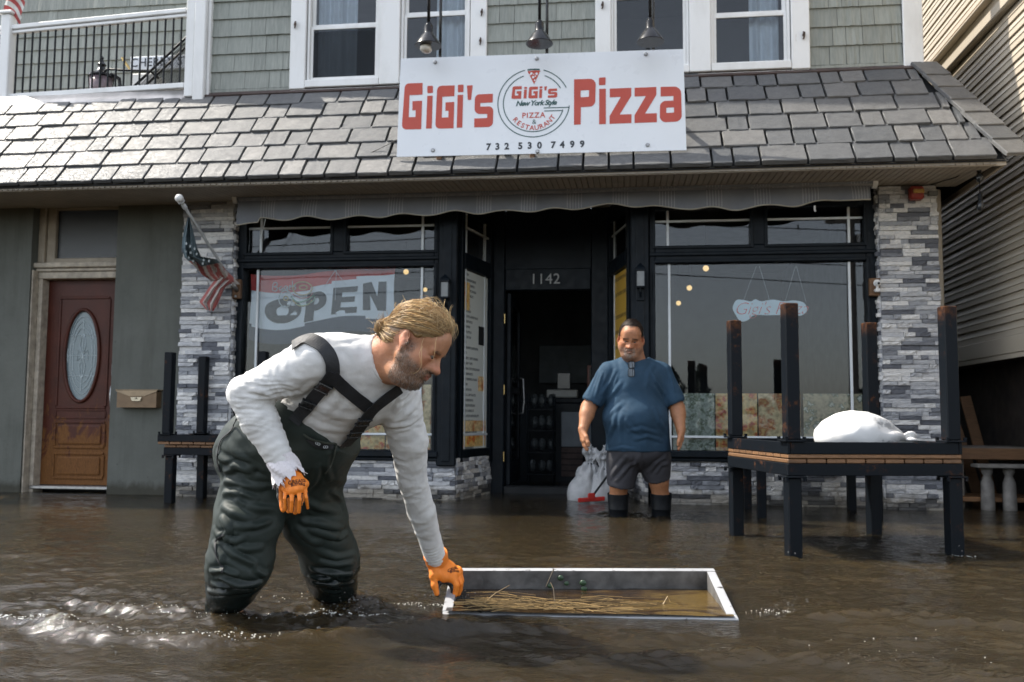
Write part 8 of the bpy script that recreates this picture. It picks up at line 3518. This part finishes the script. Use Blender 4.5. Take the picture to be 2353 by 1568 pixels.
def sandbag(lab, foot, neck, top, w0, w1, dpt, seed, name='sandbag', mat=None):
    t = thing('sandbag', lab, 'sandbag', tuple(foot), 'grey sandbags in the entrance')
    foot, neck, top = Vector(foot), Vector(neck), Vector(top)
    lo = np.minimum(np.minimum(V3(foot), V3(neck)), V3(top)) - .2
    hi = np.maximum(np.maximum(V3(foot), V3(neck)), V3(top)) + .2
    G = SDF(lo, hi, .0065)
    mid = foot.lerp(neck, .45)
    G.chain([foot, mid, foot.lerp(neck, .75), neck], [w0, w0 * 1.02, w1, .026], .05)
    sd = Vector((.035 if seed < 5 else -.03, 0, 0))
    G.cone(neck, neck.lerp(top, .5) + sd, .022, .05, .015, flat=((0, 1, 0), .6))
    G.cone(neck.lerp(top, .5) + sd, top - sd * .4, .045, .026, .015, flat=((0, 1, 0), .6))
    G.cone(neck, neck.lerp(top, .75) - sd * 1.1, .020, .034, .012, flat=((0, 1, 0), .6))
    G.ell(foot.lerp(neck, .30) + Vector((-.03, -.02, 0)), (Vector((1, 0, 0)), Vector((0, 1, 0)), Vector((0, 0, 1))), (w0 * 1.02, w0 * .95, .13), .05)
    V, Q = G.mesh()
    V = relax(V, Q, 1, .4)
    N = vnormals(V, Q)
    ax_ = V3(neck - foot)
    tt = ((V - V3(foot)) @ ax_) / (ax_ @ ax_)
    ang = np.arctan2((V - V3(neck))[:, 1], (V - V3(neck))[:, 0])
    pl = np.clip((tt - .45) / .4, 0, 1)
    V += N * (pl * (.012 * np.sin(ang * 7 + 4 * vnoise3(V * 7, seed)) + .011 * (1 - 2.4 * np.abs(vnoise3(V * 20, seed + 1)))) + .011 * vnoise3(V * 8, seed + 2))[:, None]
    np_mesh('sack', V, Q, SBM.m, t)
    m = MB()
    m.tube([neck + Vector((.03 * math.cos(a), .03 * math.sin(a), .0)) for a in np.linspace(0, 6.283, 17)], .006, 6, cap=False)
    m.build('tie', MAT['rubber'], t)


dB = 8.3
sandbag('left grey sandbag with tied ruffled top standing in the entrance water', at(1335, 1165, d=dB), at(1357, 1066, d=dB), at(1354, 1028, d=dB), .108, .085, 0, 3)
sandbag('right grey sandbag partly hidden behind the standing man\'s leg', at(1386, 1165, d=dB - .06), at(1388, 1078, d=dB - .06), at(1390, 1030, d=dB - .06), .100, .078, 0, 9)
sq = thing('floor_squeegee', 'red floor squeegee with black handle leaning on the grey sandbags', 'squeegee', at(1356, 1148, d=dB - .3))
m = MB()
a, b = at(1328, 1150, d=dB - .35), at(1390, 1146, d=dB - .25)
u = (b - a).normalized()
m.obox((a + b) / 2, ((b - a) / 2, Vector((0, .02, 0)), Vector((0, 0, .018))), bev=.006)
m.obox((a + b) / 2 + Vector((.0, -.0, .025)), (u * .035, Vector((0, .025, 0)), Vector((0, 0, .03))), bev=.008)
m.build('head', MAT['redplast'], sq)
m = MB()
m.tube([(a + b) / 2 + Vector((.01, 0, .03)), at(1403, 1084, d=dB - .24), at(1428, 1030, d=dB - .22)], .010, 8)
m.build('handle', MAT['rubber'], sq)
# white sandbag on the right table
cB = at(1975, 1000, d=5.42)
cB.z = .56
wb = thing('white_sandbag', 'white sandbag lying on the upturned table at the right', 'sandbag', tuple(cB))
WBM = NT('white_woven_sack')
ck2 = WBM.new('TexBrick', Scale=60.0)
WBM.link(WBM.geo.outputs['Position'], ck2.inputs['Vector'])
nz = WBM.noise(9, WBM.pos((1, 1, 1.6)), 5, .6)
s2 = WBM.new('SeparateXYZ')
WBM.link(WBM.geo.outputs['Position'], s2.inputs[0])
blot = WBM.math('MULTIPLY', WBM.maprange(nz, .46, .52), WBM.math('MULTIPLY', WBM.maprange(s2.outputs['X'], cB.x + .03, cB.x + .08), WBM.maprange(s2.outputs['X'], cB.x + .22, cB.x + .16)))
WBM.base(WBM.mix(WBM.math('MULTIPLY', blot, .8), (.66, .655, .64), (.20, .21, .22)))
WBM.rough(.5)
WBM.bump(WBM.noise(220, None, 2), .35, .003)
xa = Vector((math.cos(rz), math.sin(rz), 0))
ya = Vector((-math.sin(rz), math.cos(rz), 0))
za = Vector((0, 0, 1))
G = SDF(V3(cB) - [.36, .3, .06], V3(cB) + [.42, .3, .30], .006)
G.ell(cB - xa * .02 + za * .085, (xa, ya, za), (.212, .17, .140), 0)
G.ell(cB - xa * .10 + za * .07, (xa, ya, za), (.16, .17, .085), .05)
G.ell(cB + xa * .10 + za * .065, (xa, ya, za), (.15, .14, .075), .05)
G.cone(cB + xa * .17 + za * .06, cB + xa * .245 + za * .045, .06, .018, .03)
G.cone(cB + xa * .245 + za * .045, cB + xa * .295 + za * .062 - ya * .015, .015, .034, .010)
G.plane_cut(cB - za * .004, (0, 0, -1), .01)
V, Q = G.mesh()
V = relax(V, Q, 1, .4)
N = vnormals(V, Q)
rel = V - V3(cB + xa * .25 + za * .045)
an = np.arctan2(rel @ V3(za), rel @ V3(ya))
r_ = np.linalg.norm(rel, axis=1)
V += N * (np.exp(-(r_ / .20) ** 2) * .013 * np.sin(an * 9 + 2.5 * vnoise3(V * 9, 6)) + vnoise3(V * 9, 7) * .006 + (1 - 2.6 * np.abs(vnoise3(V * np.array([9, 9, 16]), 17))) * .0035 + vnoise3(V * 26, 8) * .0016)[:, None]
np_mesh('sack', V, Q, WBM.m, wb)
m = MB()
c_ = cB + xa * .248 + za * .045
m.tube([c_ + ya * (.019 * math.cos(a)) + za * (.019 * math.sin(a)) for a in np.linspace(0, 6.283, 15)], .004, 6, cap=False)
m.build('tie', MAT['trim'], wb)
# ------------------------------------------------------------------ far side of the street, seen only as reflections in the shop windows
pole = thing('utility_pole', 'dark wooden utility pole across the street, seen as a reflection in the right shop window', 'pole', (7.4, -24, 0))
m = MB()
m.tube([(7.4, -24, -.3), (7.4, -24, 9.5)], [.17, .13], 12)
m.build('shaft', MAT['oldwood'], pole)
m = MB()
m.box(6.3, 8.5, -24.12, -23.98, 8.4, 8.55)
m.box(6.6, 8.2, -24.12, -23.98, 7.4, 7.52)
m.build('cross_arm', MAT['oldwood'], pole)
m = MB()
m.lathe([(.2, 0), (.22, .05), (.22, .75), (.18, .8), (0, .82)], (7.75, -24, 6.2), 16)
m.build('transformer', MAT['galv'], pole)
m = MB()
for (z, y, s) in ((8.6, -24, .5), (8.6, -24.2, .55), (7.55, -24, .7), (6.4, -24, .8), (5.8, -24, .9)):
    m.tube([(-40 + 8 * k, y, z - s * (1 - ((k % 5) / 2.5 - 1) ** 2)) for k in range(12)], .018, 5)
tag(m.build('overhead_wires', MAT['rubber']), 'sagging overhead wires across the street, reflected in the shop windows', 'wire')
tl = MB()
rt = random.Random(77)
for (cx, cy, h, w) in ((-22, -76, 5, 9), (-14, -78, 4.4, 9), (-6, -76, 3.6, 8), (3.6, -76, 5.4, 4.5), (6.2, -76, 5.6, 5), (12, -78, 2.6, 8), (20, -76, 3.4, 8), (28, -78, 4.5, 9), (-30, -78, 5.5, 9), (37, -76, 4, 9)):
    tl.tube([(cx, cy, -.3), (cx + .1, cy, h * .6)], [.16, .06], 7)
    for k in range(520):
        u = rt.random()
        z = h * (.12 + .88 * u)
        r = w * .5 * (1 - u) ** .6 * math.sqrt(rt.random()) * (.7 + .3 * math.sin(7 * u + cx))
        a = rt.uniform(0, 6.28)
        c = Vector((cx + r * math.cos(a), cy + r * math.sin(a), z))
        t1 = Vector((rt.gauss(0, 1), rt.gauss(0, 1), rt.gauss(0, 1))).normalized() * .22
        t2 = t1.orthogonal().normalized() * .15
        tl.add([c - t1, c + t2, c + t1, c - t2], [(0, 1, 2, 3)])
tag(tl.build('far_trees', plain('dark_foliage', (.05, .065, .05), .8, .4, 2, 0)), kind='stuff')
